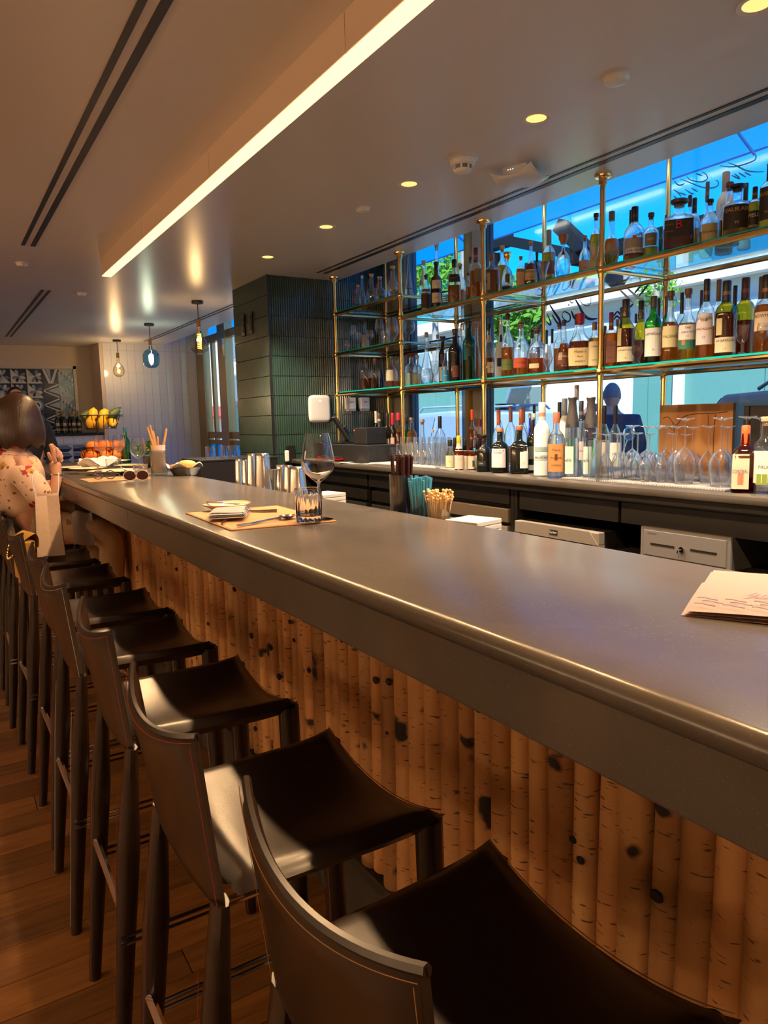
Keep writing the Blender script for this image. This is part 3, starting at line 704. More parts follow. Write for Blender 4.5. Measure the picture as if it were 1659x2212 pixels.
for z in ZL:
    for x in (XF, XR): B().tube([L(x, PY[-1], z), L(x, YA, z)], PR, 10).obj('rail', M_brass, fr)
    for y in (PY[-1], YA):
        if not (y == PY[-1] and z == ZM): joint(XF, y, z); joint(XR, y, z)
        B().tube([L(XF, y, z), L(XR, y, z)], PR*.85, 10).obj('cross_bar', M_brass, fr)
    B().box(.012, XR-.012-XF, PY[-1]+.02-3, YA-.02-3, z+.013-ZK, z+.022-ZK).obj('glass_shelf', G_shelf, fr, 0)
    if z > 1.6: B().box(.25, XR-.012-XF, PY[-1]-.32-3, PY[-1]+.02-3, z+.013-ZK, z+.022-ZK).obj('glass_shelf', G_shelf, fr, 0); B().box(.247, .2505, PY[-1]-.32-3, PY[-1]+.02-3, z+.0128-ZK, z+.0222-ZK).obj('shelf_edge', M_black, fr, 0)
    B().box(.0095, .0125, PY[-1]+.02-3, YA-.02-3, z+.0128-ZK, z+.0222-ZK).obj('shelf_edge', G_edge, fr, 0)
# ------------------------------------------------------------------ bottles
PROF = {  # (radius / R, height / H); the cap sits on top from the neck on
 'std':  [(.001, .0), (.86, .0), (.98, .012), (1, .03), (1, .54), (.96, .60), (.78, .66), (.48, .71), (.36, .75), (.34, .93)],
 'tall': [(.001, .0), (.88, .0), (1, .015), (1, .60), (.94, .66), (.62, .72), (.42, .76), (.38, .93)],
 'dome': [(.001, .0), (.86, .0), (1, .02), (1, .42), (.97, .50), (.85, .58), (.62, .65), (.38, .70), (.30, .74), (.28, .92)],
 'squat':[(.001, .0), (.88, .0), (1, .02), (1, .50), (.94, .58), (.70, .65), (.38, .69), (.32, .72), (.31, .90)],
 'dec':  [(.001, .0), (.90, .0), (1, .015), (1, .55), (.94, .61), (.70, .66), (.40, .70), (.33, .73), (.31, .88)],
 'globe':[(.001, .0), (.45, .0), (.70, .05), (.94, .17), (1, .27), (.95, .38), (.76, .48), (.48, .55), (.36, .60), (.34, .93)],
 'drop': [(.001, .0), (.6, .0), (.9, .04), (1, .14), (.92, .28), (.6, .45), (.33, .6), (.25, .75), (.24, .94)],
 'wine': [(.001, .0), (.88, .0), (1, .012), (1, .56), (.93, .62), (.66, .69), (.42, .74), (.37, .80), (.37, .95)],
 'lag':  [(.001, .0), (.88, .0), (1, .015), (1, .52), (.92, .59), (.62, .65), (.45, .70), (.50, .78), (.42, .84), (.36, .93)],
 'mini': [(.001, .0), (.9, .0), (1, .02), (1, .50), (.85, .58), (.60, .66), (.50, .72), (.47, .88)],
 'cone': [(.001, .0), (.9, .0), (1, .03), (.95, .12), (.62, .40), (.38, .60), (.30, .72), (.30, .92)],
 'fan':  [(.001, .0), (.62, .0), (.80, .03), (.97, .16), (1, .27), (.93, .40), (.72, .52), (.46, .59), (.22, .63), (.20, .80)],
 'swan': [(.001, .0), (.9, .0), (1, .02), (.97, .18), (1, .40), (.93, .50), (.66, .57), (.42, .63), (.32, .72), (.30, .92)],
 'maker':[(.001, .0), (.85, .0), (.95, .02), (1, .30), (.98, .46), (.80, .54), (.50, .60), (.36, .66), (.30, .73), (.29, .93)],
 'slim': [(.001, .0), (.9, .0), (1, .01), (1, .36), (.8, .50), (.52, .62), (.42, .76), (.38, .93)]}
def prof_r(pr, z):
    for (r0, z0), (r1, z1) in zip(pr, pr[1:]):
        if z0 <= z <= z1 and z1 > z0: return r0+(r1-r0)*(z-z0)/(z1-z0)
    return pr[-1][0]
def bottle(label, p, H, R, kind='std', gl='clear', lq=None, lev=.5, cap=('cyl', (20, 18, 18)), labs=(), n=2.0, fy=1.0, group=None, yaw=None, cat='bottle', ribs=0):
    """p base centre; labs: (zlo, zhi, half-angle deg, rgb, text, text rgb, text height in m)"""
    pr = PROF[kind]; ang = math.atan2(CAM.y-p[1], CAM.x-p[0]) if yaw is None else yaw   # front towards the room
    t = thing('bottle', label, cat, p, 0, group)
    seg = 24 if n > 3 else 18; pz = [(r*R, z*H) for r, z in pr]
    g = GL[gl] if isinstance(gl, str) else gl
    bb = B(); bb.lathe(pz, seg, n=n, fy=fy, ang=ang, cap=False)
    if ribs: bb.v = [(x*(1+.05*math.cos(ribs*math.atan2(y, x))) if z < .55*H else x, y*(1+.05*math.cos(ribs*math.atan2(y, x))) if z < .55*H else y, z) for x, y, z in bb.v]
    bb.obj('glass', g, t, 40)
    if lq and gl not in ('dark', 'frost'):
        lv = [(max(prof_r(pr, z), .05)*R*.925, z*H) for z in ([.018, .03] + [lev*k/6 for k in range(1, 6) if lev*k/6 > .04] + [lev])]
        B().lathe([(.0005, lv[0][1])]+lv+[(.0005, lv[-1][1])], seg, n=n, fy=fy, ang=ang, cap=False).obj('spirit', LQ[lq], t, 40)
    # cap
    zt = pr[-1][1]*H; rn = pr[-1][0]*R; ck, cc = cap[0], cap[1]; mc = M_steel if cc == 'steel' else (M_brass if cc == 'gold' else paint(*cc, .4))
    b = B()
    if ck == 'cyl': b.lathe([(.0005, zt-.10*H), (rn*1.1, zt-.10*H), (rn*1.14, zt-.04*H), (rn*1.14, H-.004), (rn*1.0, H), (.0005, H)], 14, cap=False)
    elif ck == 'short': b.lathe([(.0005, zt-.02*H), (rn*1.2, zt-.02*H), (rn*1.22, H-.003), (rn*1.1, H), (.0005, H)], 14, cap=False)
    elif ck == 'long': b.lathe([(.0005, zt-.20*H), (rn*1.16, zt-.20*H), (rn*1.13, zt-.05*H), (rn*1.15, H-.003), (rn*1.0, H), (.0005, H)], 14, cap=False)
    elif ck == 'cork': b.lathe([(.0005, zt-.05*H), (rn*.85, zt-.05*H), (rn*.9, zt), (rn*1.25, zt+.002), (rn*1.3, H-.004), (rn*1.15, H), (.0005, H)], 14, cap=False)
    elif ck == 'ball':
        b.lathe([(.0005, zt-.03*H), (rn*1.15, zt-.03*H), (rn*1.2, zt+.01), (.0005, zt+.012)], 12, cap=False); rb = max((H-zt)*.52, rn*1.3); b.ball((0, 0, zt+rb*.85), rb, 14, 10)
    elif ck == 'stop': b.lathe([(.0005, zt-.02*H), (rn*1.1, zt-.02*H), (rn*1.1, zt+.02*H), (rn*1.8, zt+(H-zt)*.45), (rn*1.95, H-.004), (rn*1.8, H), (.0005, H)], 16, cap=False)
    elif ck == 'wax': b.lathe([(.0005, zt-.14*H), (rn*1.12, zt-.12*H), (rn*1.3, zt-.05*H), (rn*1.35, H-.012), (rn*1.2, H-.002), (.0005, H)], 12, cap=False)
    elif ck == 'spout': b.lathe([(.0005, zt-.30*H), (R*1.03, zt-.30*H), (R*.95, zt-.24*H), (R*.66, zt-.1*H), (R*.55, H-.02), (R*.68, H-.004), (R*.6, H), (.0005, H)], 16, cap=False)
    c = b.obj('cap', mc, t, 40)
    if ck in ('cork', 'stop') and len(cap) > 2: B().lathe([(rn*1.32, zt+(H-zt)*.3), (rn*1.36, zt+(H-zt)*.5), (rn*1.32, zt+(H-zt)*.7)], 14, cap=False).obj('cap_ring', paint(*cap[2], .4), c)
    elif ck == 'long' and len(cap) > 2: B().lathe([(rn*1.17, zt-.12*H), (rn*1.17, zt-.07*H)], 14, cap=False).obj('cap_band', paint(*cap[2], .4), c)
    for lb in labs:
        z0, z1, hd, rgb = lb[0], lb[1], math.radians(lb[2]), lb[3]; off = lb[7] if len(lb) > 7 else 0.
        def sp(th, z, k=1.012):
            ca, sa = math.cos(th+off), math.sin(th+off); q = (abs(ca)**n+abs(sa)**n)**(-1/n); r = prof_r(pr, z)*R*k+.0003
            x, y = r*q*ca, r*q*sa*fy
            return (x*math.cos(ang)-y*math.sin(ang), x*math.sin(ang)+y*math.cos(ang), z*H)
        lo = B().surf(lambda u, v: sp(-hd+2*hd*u, z0+(z1-z0)*v), 10, 3).obj('paper_label', paint(*rgb, .6), t, 0)
        if len(lb) > 4 and lb[4]:
            zc = (z0+z1)/2; rr = prof_r(pr, zc)*R
            for li, s in enumerate(lb[4].split('|')):
                nl = lb[4].count('|')+1; hh = lb[6]*(1 if li == 0 or nl == 1 else .75)
                dz = (z1-z0)*H*(.28-.5*li/max(nl-1, 1)*1.1) if nl > 1 else 0
                vs, fs = text_mesh(s); wd = max(v[0] for v in vs)-min(v[0] for v in vs)
                sx = min(hh, 1.75*hd*rr/max(wd, .01))
                B().add([sp(v[0]*sx/rr, zc+(dz+v[1]*hh)/H, 1.03) for v in vs], fs).obj('lettering', paint(*lb[5], .6), lo, 0)
    return t
def put(px, ptop, wpx, X, zs, label, kind='std', gl='clear', lq=None, lev=.5, cap=('cyl', (20, 18, 18)), labs=(), **k):
    """a bottle whose axis the photograph shows at px, top at ptop, standing on height zs at the depth X"""
    top = at(px, ptop, X=X); d = depth((X, top.y, zs)); R = wpx/2*d/F_PX
    return bottle(label, (X, top.y, zs+.0005), top.z-zs, R, kind, gl, lq, lev, cap, labs, **k)
S1, S2, S3 = ZT+.0225, ZM+.0225, ZK
SL1, SL2 = ZL[0]+.0225, ZL[1]+.0225
BK, CK, RD, WH, CR, GD = (18, 16, 16), (150, 110, 75), (150, 25, 30), (225, 222, 212), (214, 200, 165), (170, 140, 60)
BR = (70, 45, 30)
gT = 'spirits on the top shelf'; gM = 'spirits on the middle shelf'; gC = 'bottles on the back counter'; gL = 'bottles in the short shelf bay'
def T(*a, **k): return put(*a[:4], S1, *a[4:], group=gT, **k)
def Mi(*a, **k): return put(*a[:4], S2, *a[4:], group=gM, **k)
def C_(*a, **k): return put(*a[:4], S3, *a[4:], group=gC, **k)
F, K2, K3 = 2.83, 2.95, 3.08
# top shelf, from the short bay towards the room's near end
T(920, 594, 22, F, 'small clear shouldered bottle with black cork and dark amber label, top shelf', 'dome', 'clear', 'amber', .5, ('cork', BK), ((.08, .45, 70, (60, 35, 20)), (.52, .60, 60, (130, 50, 30))))
T(942, 566, 25, F, 'dark brown bottle with two cream labels, black cork, top shelf', 'std', 'brown', 'dark', .6, ('cork', BK), ((.12, .33, 50, CR, 'JAMES', (60, 40, 30), .012), (.42, .60, 50, CR, 'C S', (60, 40, 30), .012)))
T(943, 521, 20, K3, 'very tall slim clear bottle rising behind the brown one, top shelf', 'slim', 'clear', 'clear', .3, ('cork', (200, 160, 120)))
T(981, 561, 28, F, 'amber bottle with black cap and tilted black neck label, top shelf', 'std', 'clear', 'amber', .42, ('cyl', BK), ((.48, .66, 45, (30, 28, 24), 'SALT', (170, 150, 100), .01),), n=4)
T(994, 570, 22, K2, 'clear bottle with cork behind the tilted black label, top shelf', 'std', 'clear', 'amber', .4, ('cork', CK))
T(1011, 590, 12, F, 'slender small bottle with dark hanging medal, top shelf', 'tall', 'clear', 'orange', .5, ('short', BR))
T(1016, 555, 18, K2, 'clear bottle with small black stopper beside a mullion, top shelf', 'dome', 'clear', 'pale', .5, ('cork', BK))
T(1028, 536, 27, F, 'amber bottle with red brown capsule and olive diamond label, top shelf', 'std', 'clear', 'amber', .55, ('long', (90, 25, 20), (150, 100, 60)), ((.32, .58, 42, (120, 105, 70), '', BK, .01, .5),), n=3)
T(1062, 549, 33, F, 'square amber decanter with wide cork and pale side label, top shelf', 'dec', 'clear', 'amber', .6, ('cork', CK), ((.12, .52, 22, (205, 190, 165), 'B', (40, 30, 25), .02, -.6),), n=6)
T(1085, 531, 24, K2, 'golden bottle with cork rising behind the ribbed decanter, top shelf', 'std', 'clear', 'gold', .62, ('cork', (170, 140, 90)))
T(1078, 546, 16, K3, 'dark capped bottle half hidden behind the square decanter, top shelf', 'std', 'olive', 'gold', .55, ('cyl', BK))
T(1096, 545, 42, F, 'ribbed crystal decanter with gold stopper and a little dark cognac', 'fan', 'clear', 'red', .13, ('stop', 'gold'), ((.20, .42, 22, (90, 80, 45), '', GD, .01),), ribs=16, fy=.6)
T(1125, 554, 19, F, 'narrow amber bottle with pale label and cork beside dark cognac, top shelf', 'std', 'clear', 'amber', .6, ('cork', CK), ((.1, .5, 40, (205, 160, 125)),), n=4)
T(1147, 521, 31, F, 'dark cognac bottle with beige label and pale cork, top shelf', 'drop', 'clear', 'dark', .50, ('cork', (175, 140, 105)), ((.12, .36, 55, (200, 165, 115), 'Hennessy|V.S.O.P', (60, 35, 25), .016),))
T(1160, 543, 16, K3, 'black figure shaped bottle behind the cognac, top shelf', 'globe', 'dark', None, .5, ('ball', BK))
T(1186, 497, 28, K2, 'amber bottle with grey capsule and brown label, top shelf', 'std', 'clear', 'gold', .60, ('long', (120, 112, 105)), ((.22, .45, 55, (105, 65, 45)), (.08, .16, 55, (120, 75, 50))))
T(1217, 507, 54, F, 'large ribbed fan shaped crystal decanter with copper stopper', 'fan', 'clear', 'clear', .05, ('stop', (150, 90, 45)), ((.50, .68, 18, (120, 55, 25)),), ribs=14, fy=.6)
T(1264, 509, 25, K2, 'clear round bottle with cork and pink label, top shelf', 'dome', 'clear', 'clear', .3, ('cork', (150, 105, 80)), ((.08, .42, 75, (195, 150, 130), 'Ceylon', (110, 60, 50), .012),))
T(1288, 461, 26, 2.87, 'amber bottle with dark stopper and cream label beside the brass post, top shelf', 'std', 'clear', 'gold', .64, ('cork', BK), ((.1, .42, 55, (190, 170, 115)),))
T(1322, 457, 34, F, 'faceted amber bottle with tall clear neck, top shelf', 'globe', 'clear', 'amber', .5, ('cyl', (110, 105, 100)))
T(1364, 454, 22, K2, 'black capped amber bottle behind the broad shouldered whisky, top shelf', 'std', 'clear', 'amber', .5, ('long', BK))
T(1372, 447, 46, F, 'broad shouldered clear whisky bottle with black cap and grey label', 'dome', 'clear', 'amber', .13, ('long', BK, (60, 60, 60)), ((.14, .40, 55, (150, 145, 145)), (.12, .22, 50, (225, 225, 225), 'DALMORE', (20, 25, 70), .014), (.09, .13, 50, (30, 40, 90), '15', WH, .008), (.38, .44, 10, (200, 80, 40))))
T(1407, 460, 33, F, 'clear jug bottle with loop handle and olive label, top shelf', 'squat', 'clear', 'gold', .22, ('cork', BR), ((.24, .52, 45, (115, 110, 85), 'KEY', CR, .016),))
T(1428, 490, 16, K2, 'teal boxed bottle between the jug and the square decanter, top shelf', 'dec', paint(40, 110, 95), None, .5, ('short', (40, 90, 80)), n=8)
T(1439, 465, 16, K3, 'brown capped slim bottle behind the square decanter, top shelf', 'std', 'brown', 'dark', .5, ('cyl', (110, 70, 55)))
T(1468, 432, 63, F, 'wide square decanter with black label and red initial, patterned stopper', 'dec', 'clear', 'red', .42, ('stop', (60, 58, 55), (190, 185, 175)), ((.24, .56, 44, (28, 22, 20)), (.36, .55, 14, (28, 22, 20), 'B', (190, 20, 45), .05), (.28, .52, 14, (28, 22, 20), 'BLADNOCH|SAMSARA', (150, 120, 70), .010, -.5)), n=7)
T(1491, 422, 22, K3, 'dark capped bottle rising behind the square decanter, top shelf', 'std', 'clear', 'gold', .5, ('cyl', BK))
T(1501, 428, 25, K2, 'green banded black capped bottle behind the square decanter, top shelf', 'std', 'clear', 'gold', .45, ('long', BK, (30, 70, 50)))
T(1529, 393, 30, K3, 'tall clear bottle with brown grey capsule, back row of the top shelf', 'drop', 'clear', 'pale', .2, ('long', (80, 66, 60), (130, 90, 75)))
T(1535, 431, 40, F, 'round clear bottle with black stopper and cream label, top shelf', 'dome', 'clear', 'gold', .28, ('cork', BK), ((.04, .42, 50, (178, 165, 115), 'Aberfeldy', (60, 50, 35), .015),))
T(1569, 372, 36, K3, 'tall frosted white bottle with beige capsule, back row of the top shelf', 'tall', 'frost', None, .5, ('long', (150, 135, 120)), ((.42, .60, 30, (190, 198, 200), 'GREY', (90, 95, 100), .012),))
T(1577, 394, 46, K2, 'large clear bottle with brown cork behind the black labelled one, top shelf', 'dome', 'clear', 'gold', .40, ('cork', (90, 55, 45)), ((.06, .38, 40, (50, 40, 25), 'LEMM', CR, .016),))
T(1594, 400, 57, F, 'broad clear bottle with black stopper and brown black label, top shelf', 'squat', 'clear', 'gold', .5, ('stop', BK), ((.12, .58, 62, (38, 26, 18), 'BALBLAIR|99', (175, 150, 100), .022),))
T(1612, 396, 26, K3, 'black capped bottle behind the broad black labelled one, top shelf', 'std', 'clear', 'pale', .4, ('long', BK))
T(1632, 404, 25, F, 'golden bottle with black cap and black lettered label, top shelf', 'tall', 'clear', 'gold', .66, ('long', (30, 26, 22), (120, 100, 60)), ((.02, .46, 65, (32, 24, 18), 'FIELD|TWO YEARS', (205, 195, 170), .020),))
T(1668, 352, 44, F, 'dark labelled tall whiskey bottle cut by the photo edge, top shelf', 'tall', 'clear', 'gold', .4, ('long', BK), ((.12, .62, 70, (28, 22, 18), 'BUSHMILLS|MALT', (190, 150, 60), .02),))
t = thing('striped_ball', 'round ball with red, blue and cream stripes behind top shelf decanter', 'ornament', (3.12, at(1241, 545, X=3.12).y, S1))
for k in range(8):
    a0 = k*PI/4; B().surf(lambda u, v: (.036*math.sin(PI*v)*math.cos(a0+u*PI/4), .036*math.sin(PI*v)*math.sin(a0+u*PI/4), .0365-.036*math.cos(PI*v)), 3, 10).obj('stripe', paint(*((190, 30, 50), (225, 205, 170), (40, 50, 120), (225, 205, 170))[k % 4], .4), t)
# middle shelf, main bays
Mi(921, 719, 29, F, 'tall clear bottle with big round cork ball, front of the middle shelf', 'drop', 'clear', 'clear', .30, ('ball', (165, 130, 95)))
Mi(945, 722, 20, K2, 'second clear bottle with round cork ball, just behind the first', 'drop', 'clear', 'clear', .30, ('ball', (165, 130, 95)))
Mi(956, 727, 18, K2, 'black flared bottle with dark label behind blue labelled bottle, middle shelf', 'tall', 'dark', None, .5, ('stop', (25, 20, 35)), ((.06, .36, 60, (190, 175, 150)), (.42, .6, 40, (60, 35, 40))))
Mi(962, 756, 17, F, 'small dome topped clear bottle with bright blue label, middle shelf', 'dome', 'clear', 'clear', .5, ('short', (210, 220, 225)), ((.04, .38, 75, (40, 120, 165), 'BLUE', WH, .01),))
Mi(983, 711, 31, F, 'black bottle covered in silver flowers, middle shelf', 'std', 'dark', None, .5, ('cork', BR), ((.08, .30, 24, (90, 40, 25)),))
Mi(1000, 700, 24, K3, 'clear bottle with silver ball stopper behind the green one, middle shelf', 'slim', 'clear', 'gold', .4, ('ball', 'steel'))
Mi(1013, 694, 29, F, 'deep green ribbed bottle with dark cork, middle shelf', 'tall', 'teal', 'gold', .35, ('cork', (50, 32, 26)), ((.40, .56, 30, (25, 45, 38)),), ribs=18)
Mi(1029, 696, 17, K2, 'tall slim amber bottle with wooden ball stopper, middle shelf', 'slim', 'clear', 'gold', .6, ('ball', (165, 115, 95)))
Mi(1056, 701, 25, F, 'clear necked bottle with black cap and red amber whiskey, middle shelf', 'std', 'clear', 'dark', .38, ('cork', BK), ((.10, .30, 38, (205, 190, 150), 'EX', BK, .014, .4), (.66, .80, 60, (190, 170, 150))))
Mi(1082, 686, 26, K2, 'white and cobalt painted ceramic bottle with silver ball stopper', 'swan', 'frost', None, .5, ('ball', 'steel'), ((.60, .72, 30, (25, 35, 100)), (.20, .34, 40, (25, 35, 100))))
Mi(1097, 676, 28, F, 'round shouldered bottle with long gold neck, black ball stopper, green label', 'dome', 'clear', 'amber', .46, ('ball', BK), ((.10, .27, 70, (80, 95, 40), 'SIPPIN', (40, 50, 20), .01),))
Mi(1126, 694, 35, F, 'dome shouldered bottle with cork ring and orange red label', 'dome', 'clear', 'amber', .20, ('cork', (165, 130, 95), BK), ((.14, .32, 65, (170, 70, 40), 'BULLEIT', (60, 25, 15), .012),))
Mi(1150, 712, 22, K3, 'brown capped amber bottle between two dome bottles, middle shelf', 'dome', 'clear', 'amber', .5, ('cyl', (60, 40, 32)))
Mi(1161, 709, 45, F, 'squat clear dome bottle with dark brown cork and small paper label', 'dome', 'clear', 'amber', .34, ('cork', (70, 40, 30), (120, 75, 55)), ((.12, .22, 28, (200, 180, 140), '', BK, .01, -.35),))
Mi(1181, 713, 16, K3, 'black capped small clear bottle with numeral, back of middle shelf', 'squat', 'clear', 'clear', .4, ('long', BK), ((.1, .4, 50, CR, 'JIM', BK, .014),))
Mi(1193, 711, 16, K3, 'second black capped small clear bottle, back of middle shelf', 'squat', 'clear', 'clear', .4, ('long', BK))
Mi(1209, 698, 24, K2, 'brown corked bottle behind the buffalo label, middle shelf', 'std', 'clear', 'amber', .5, ('cork', (70, 38, 32)))
Mi(1219, 692, 37, F, 'clear necked bourbon bottle with buffalo on the torn label', 'drop', 'clear', 'amber', .55, ('cork', (60, 45, 40)), ((.03, .36, 65, (85, 40, 25), 'BUFFALO|TRACE', (205, 170, 130), .014), (.22, .37, 16, (150, 125, 85), '', BK, .01, -.5)))
Mi(1245, 679, 22, K2, 'dark capped pale green bottle behind the red wax one, middle shelf', 'dome', 'clear', 'pale', .3, ('cyl', BK))
Mi(1254, 677, 50, F, 'squat bourbon bottle dipped in dripping red wax with cream label', 'maker', 'clear', 'dark', .50, ('wax', (165, 18, 30)), ((.07, .38, 60, (205, 185, 135), "Maker's|Mark|WHISKY", (50, 30, 35), .017),), n=3.5)
Mi(1285, 696, 28, F, 'amber bottle with cream and brown label behind the brass post, middle shelf', 'std', 'clear', 'gold', .66, ('cyl', (120, 90, 60)), ((.06, .58, 60, (195, 180, 140), 'STEEP|HAVEN', (50, 40, 30), .011),))
Mi(1306, 705, 22, K3, 'dark bottle in the back row beside the brass post, middle shelf', 'std', 'brown', 'dark', .5, ('short', BR))
Mi(1321, 675, 27, F, 'bourbon bottle with red cap and brown label beside the brass post', 'dec', 'clear', 'amber', .62, ('long', (130, 25, 30), (170, 150, 120)), ((.08, .48, 40, (110, 65, 45), 'BOURBON|WHISKEY', (50, 25, 20), .009),), n=5)
Mi(1334, 690, 17, K2, 'wide corked clear bottle half hidden between two whiskies, middle shelf', 'squat', 'clear', 'amber', .6, ('cork', (120, 80, 60)))
Mi(1342, 664, 12, K3, 'slim dark red bottle rising behind the olive whiskies, middle shelf', 'slim', paint(70, 25, 28), None, .5, ('cyl', (80, 20, 25)))
Mi(1353, 647, 39, F, 'olive tinted whisky bottle with numeral eight on its cream label', 'lag', 'olive', 'dark', .56, ('long', (35, 28, 22), (90, 80, 60)), ((.06, .28, 58, (200, 190, 158), 'LAGAVULIN|8', (40, 35, 30), .013), (.30, .56, 16, (170, 155, 110), '', BK, .01, -.75)))
Mi(1374, 678, 14, K3, 'black capped bottle between the two olive whiskies, middle shelf', 'std', 'clear', 'pale', .4, ('cyl', BK))
Mi(1386, 650, 30, K2, 'second olive whisky bottle, yellow neck, behind the nosing glass', 'lag', 'olive', 'dark', .40, ('long', (35, 28, 22), (120, 110, 100)))
Mi(1413, 640, 37, F, 'bright green whisky bottle with white label and numeral ten', 'std', 'green', 'dark', .50, ('cyl', (70, 62, 52)), ((.10, .52, 62, (212, 210, 200), 'LAPHROAIG|10', (30, 30, 30), .016),))
Mi(1424, 645, 16, K3, 'slim black capped green bottle behind the white labelled green one', 'std', 'green', 'pale', .5, ('long', BK))
Mi(1450, 629, 40, F, 'clear bellied whisky bottle with long cream label', 'swan', 'clear', 'amber', .56, ('cork', (95, 60, 48)), ((.20, .50, 50, (190, 178, 135), 'TALISKER', (80, 70, 45), .015),))
Mi(1440, 640, 18, K3, 'grey capped slim bottle next to the rear brass post, middle shelf', 'std', 'green', 'pale', .4, ('long', (90, 85, 80)))
Mi(1474, 632, 22, K2, 'short bottle with wide black cap behind the white and green label', 'squat', 'clear', 'gold', .5, ('long', BK))
Mi(1488, 624, 41, F, 'clear whisky bottle with white label above a green band', 'swan', 'clear', 'gold', .52, ('cork', (105, 75, 60)), ((.28, .49, 60, (205, 200, 195), 'THE|GLENLIVET|12', (60, 30, 45), .014), (.15, .27, 60, (40, 110, 90)), (.21, .28, 10, (170, 110, 55), '', BK, .01, -.4)))
Mi(1516, 627, 16, K3, 'dark red capped bottle in the back row before the tall white label', 'std', 'clear', 'amber', .5, ('long', (60, 25, 28)))
Mi(1528, 603, 41, F, 'tall clear whisky bottle with black capsule and white label', 'dome', 'clear', 'amber', .40, ('long', (28, 25, 24), (110, 80, 60)), ((.17, .56, 52, (205, 192, 190), 'THE|MACALLAN|12', (70, 35, 40), .018, -.2),))
Mi(1554, 604, 26, K2, 'bottle with brown grey capsule right behind the tall white label', 'std', 'clear', 'pale', .4, ('long', (115, 85, 68)))
Mi(1571, 607, 46, F, 'dark olive whisky bottle with oval portrait label and numeral eleven', 'std', 'olive', 'dark', .58, ('long', (30, 34, 50), (120, 95, 80)), ((.05, .25, 58, (200, 188, 155), 'LAGAVULIN|11', (50, 40, 30), .014), (.28, .50, 17, (190, 175, 130), '', BK, .01, -.6)))
Mi(1589, 617, 22, K3, 'black capped bright green bottle in the back row, middle shelf', 'std', 'green', 'pale', .5, ('long', BK))
Mi(1612, 600, 44, K2, 'yellow green whisky bottle with maroon capsule behind cut goblet', 'std', 'olive', 'dark', .46, ('long', (65, 30, 30), (110, 70, 65)))
Mi(1645, 598, 24, K3, 'clear bottle with copper capsule in the back row by the photo edge', 'std', 'clear', 'gold', .4, ('long', (110, 70, 55)))
Mi(1657, 594, 46, F, 'amber whisky bottle with cream label cut by the photo edge', 'squat', 'clear', 'amber', .62, ('long', BK, (150, 100, 70)), ((.28, .52, 60, (200, 178, 150), 'BOWMORE|12', (70, 55, 45), .018),))
# back counter
C_(812, 888, 15, 2.85, 'white wine bottle neck behind the colourful label', 'wine', 'green', None, .5, ('long', (200, 190, 180)))
C_(819, 893, 18, 2.78, 'green wine bottle with bold triangle coloured label beside the printer', 'wine', 'olive', 'dark', .6, ('long', (55, 50, 35), (190, 150, 130)), ((.14, .34, 80, (190, 110, 60)), (.10, .22, 60, (70, 50, 110)), (.26, .36, 30, (210, 190, 120))), yaw=None)
C_(836, 893, 18, 2.78, 'black wine bottle with plain white label, second in the wine row', 'wine', 'dark', None, .5, ('long', (25, 25, 30)), ((.08, .46, 65, (205, 190, 180), 'Rosso', (120, 80, 70), .009),))
C_(848, 892, 18, 2.80, 'wine bottle with red neck foil and yellow green stopper', 'wine', 'dark', None, .5, ('long', (165, 20, 40)), ((.28, .48, 40, (200, 170, 155)), (.10, .22, 50, (25, 25, 35))))
C_(860, 892, 19, 2.80, 'wine bottle with bright red stopper and black foil', 'wine', 'olive', 'dark', .6, ('cyl', (215, 30, 60)), ((.74, .86, 90, (28, 26, 28)),))
C_(879, 901, 15, 2.98, 'green glass bottle with dark cap behind the gold topped one', 'std', 'green', 'pale', .4, ('cyl', BK))
C_(889, 902, 22, 2.90, 'bottle with gold spirit above a cream script label', 'std', 'clear', 'gold', .72, ('cork', (120, 105, 90)), ((.05, .42, 75, (195, 185, 135), 'Lore', (60, 60, 40), .022),))
C_(912, 906, 26, 2.90, 'clear conical bottle with cork and cream band', 'cone', 'clear', 'clear', .3, ('cork', (150, 125, 100)), ((.10, .26, 60, (175, 155, 125)),))
C_(950, 899, 26, 2.98, 'cut glass bottle with tall black cap among the tumblers', 'dome', 'clear', 'clear', .5, ('long', BK), ribs=12)
C_(935, 928, 12, 2.95, 'small bottle with wooden ball stopper among the tumblers', 'globe', 'clear', 'clear', .5, ('ball', (190, 150, 115)))
C_(1020, 884, 21, 3.0, 'amber rum bottle with bright orange red cap', 'dome', 'clear', 'amber', .62, ('wax', (225, 75, 35)), ((.3, .42, 22, (235, 215, 190)),))
C_(1036, 906, 22, 2.95, 'magenta liqueur bottle beside the brass post', 'std', 'clear', 'purple', .66, ('cyl', (110, 20, 60)))
C_(1026, 930, 14, 2.80, 'small bottle with bright blue label among bitters', 'mini', 'clear', 'clear', .4, ('short', (60, 55, 55)), ((.1, .5, 80, (40, 145, 185)),))
C_(972, 950, 19, 2.52, 'small bitters bottle with cream illustrated label, first of the row', 'mini', 'clear', 'pale', .7, ('cyl', BK), ((.06, .46, 80, (205, 190, 150), 'Bitters', (40, 60, 90), .007),))
C_(982, 946, 14, 2.62, 'black capped bitters bottle behind the cream illustrated one', 'mini', 'brown', 'dark', .6, ('cyl', BK))
C_(991, 941, 19, 2.50, 'bitters bottle with yellow cap and oversized cream paper wrap', 'mini', 'brown', 'dark', .6, ('cyl', (215, 165, 30)), ((.03, .58, 100, (200, 180, 165), 'aromatic', (150, 60, 50), .006), (.62, .84, 100, (190, 170, 155))))
C_(1004, 948, 16, 2.55, 'small paper wrapped bitters bottle, third of the row', 'mini', 'brown', 'dark', .6, ('cyl', BK), ((.03, .62, 100, (196, 182, 160)),))
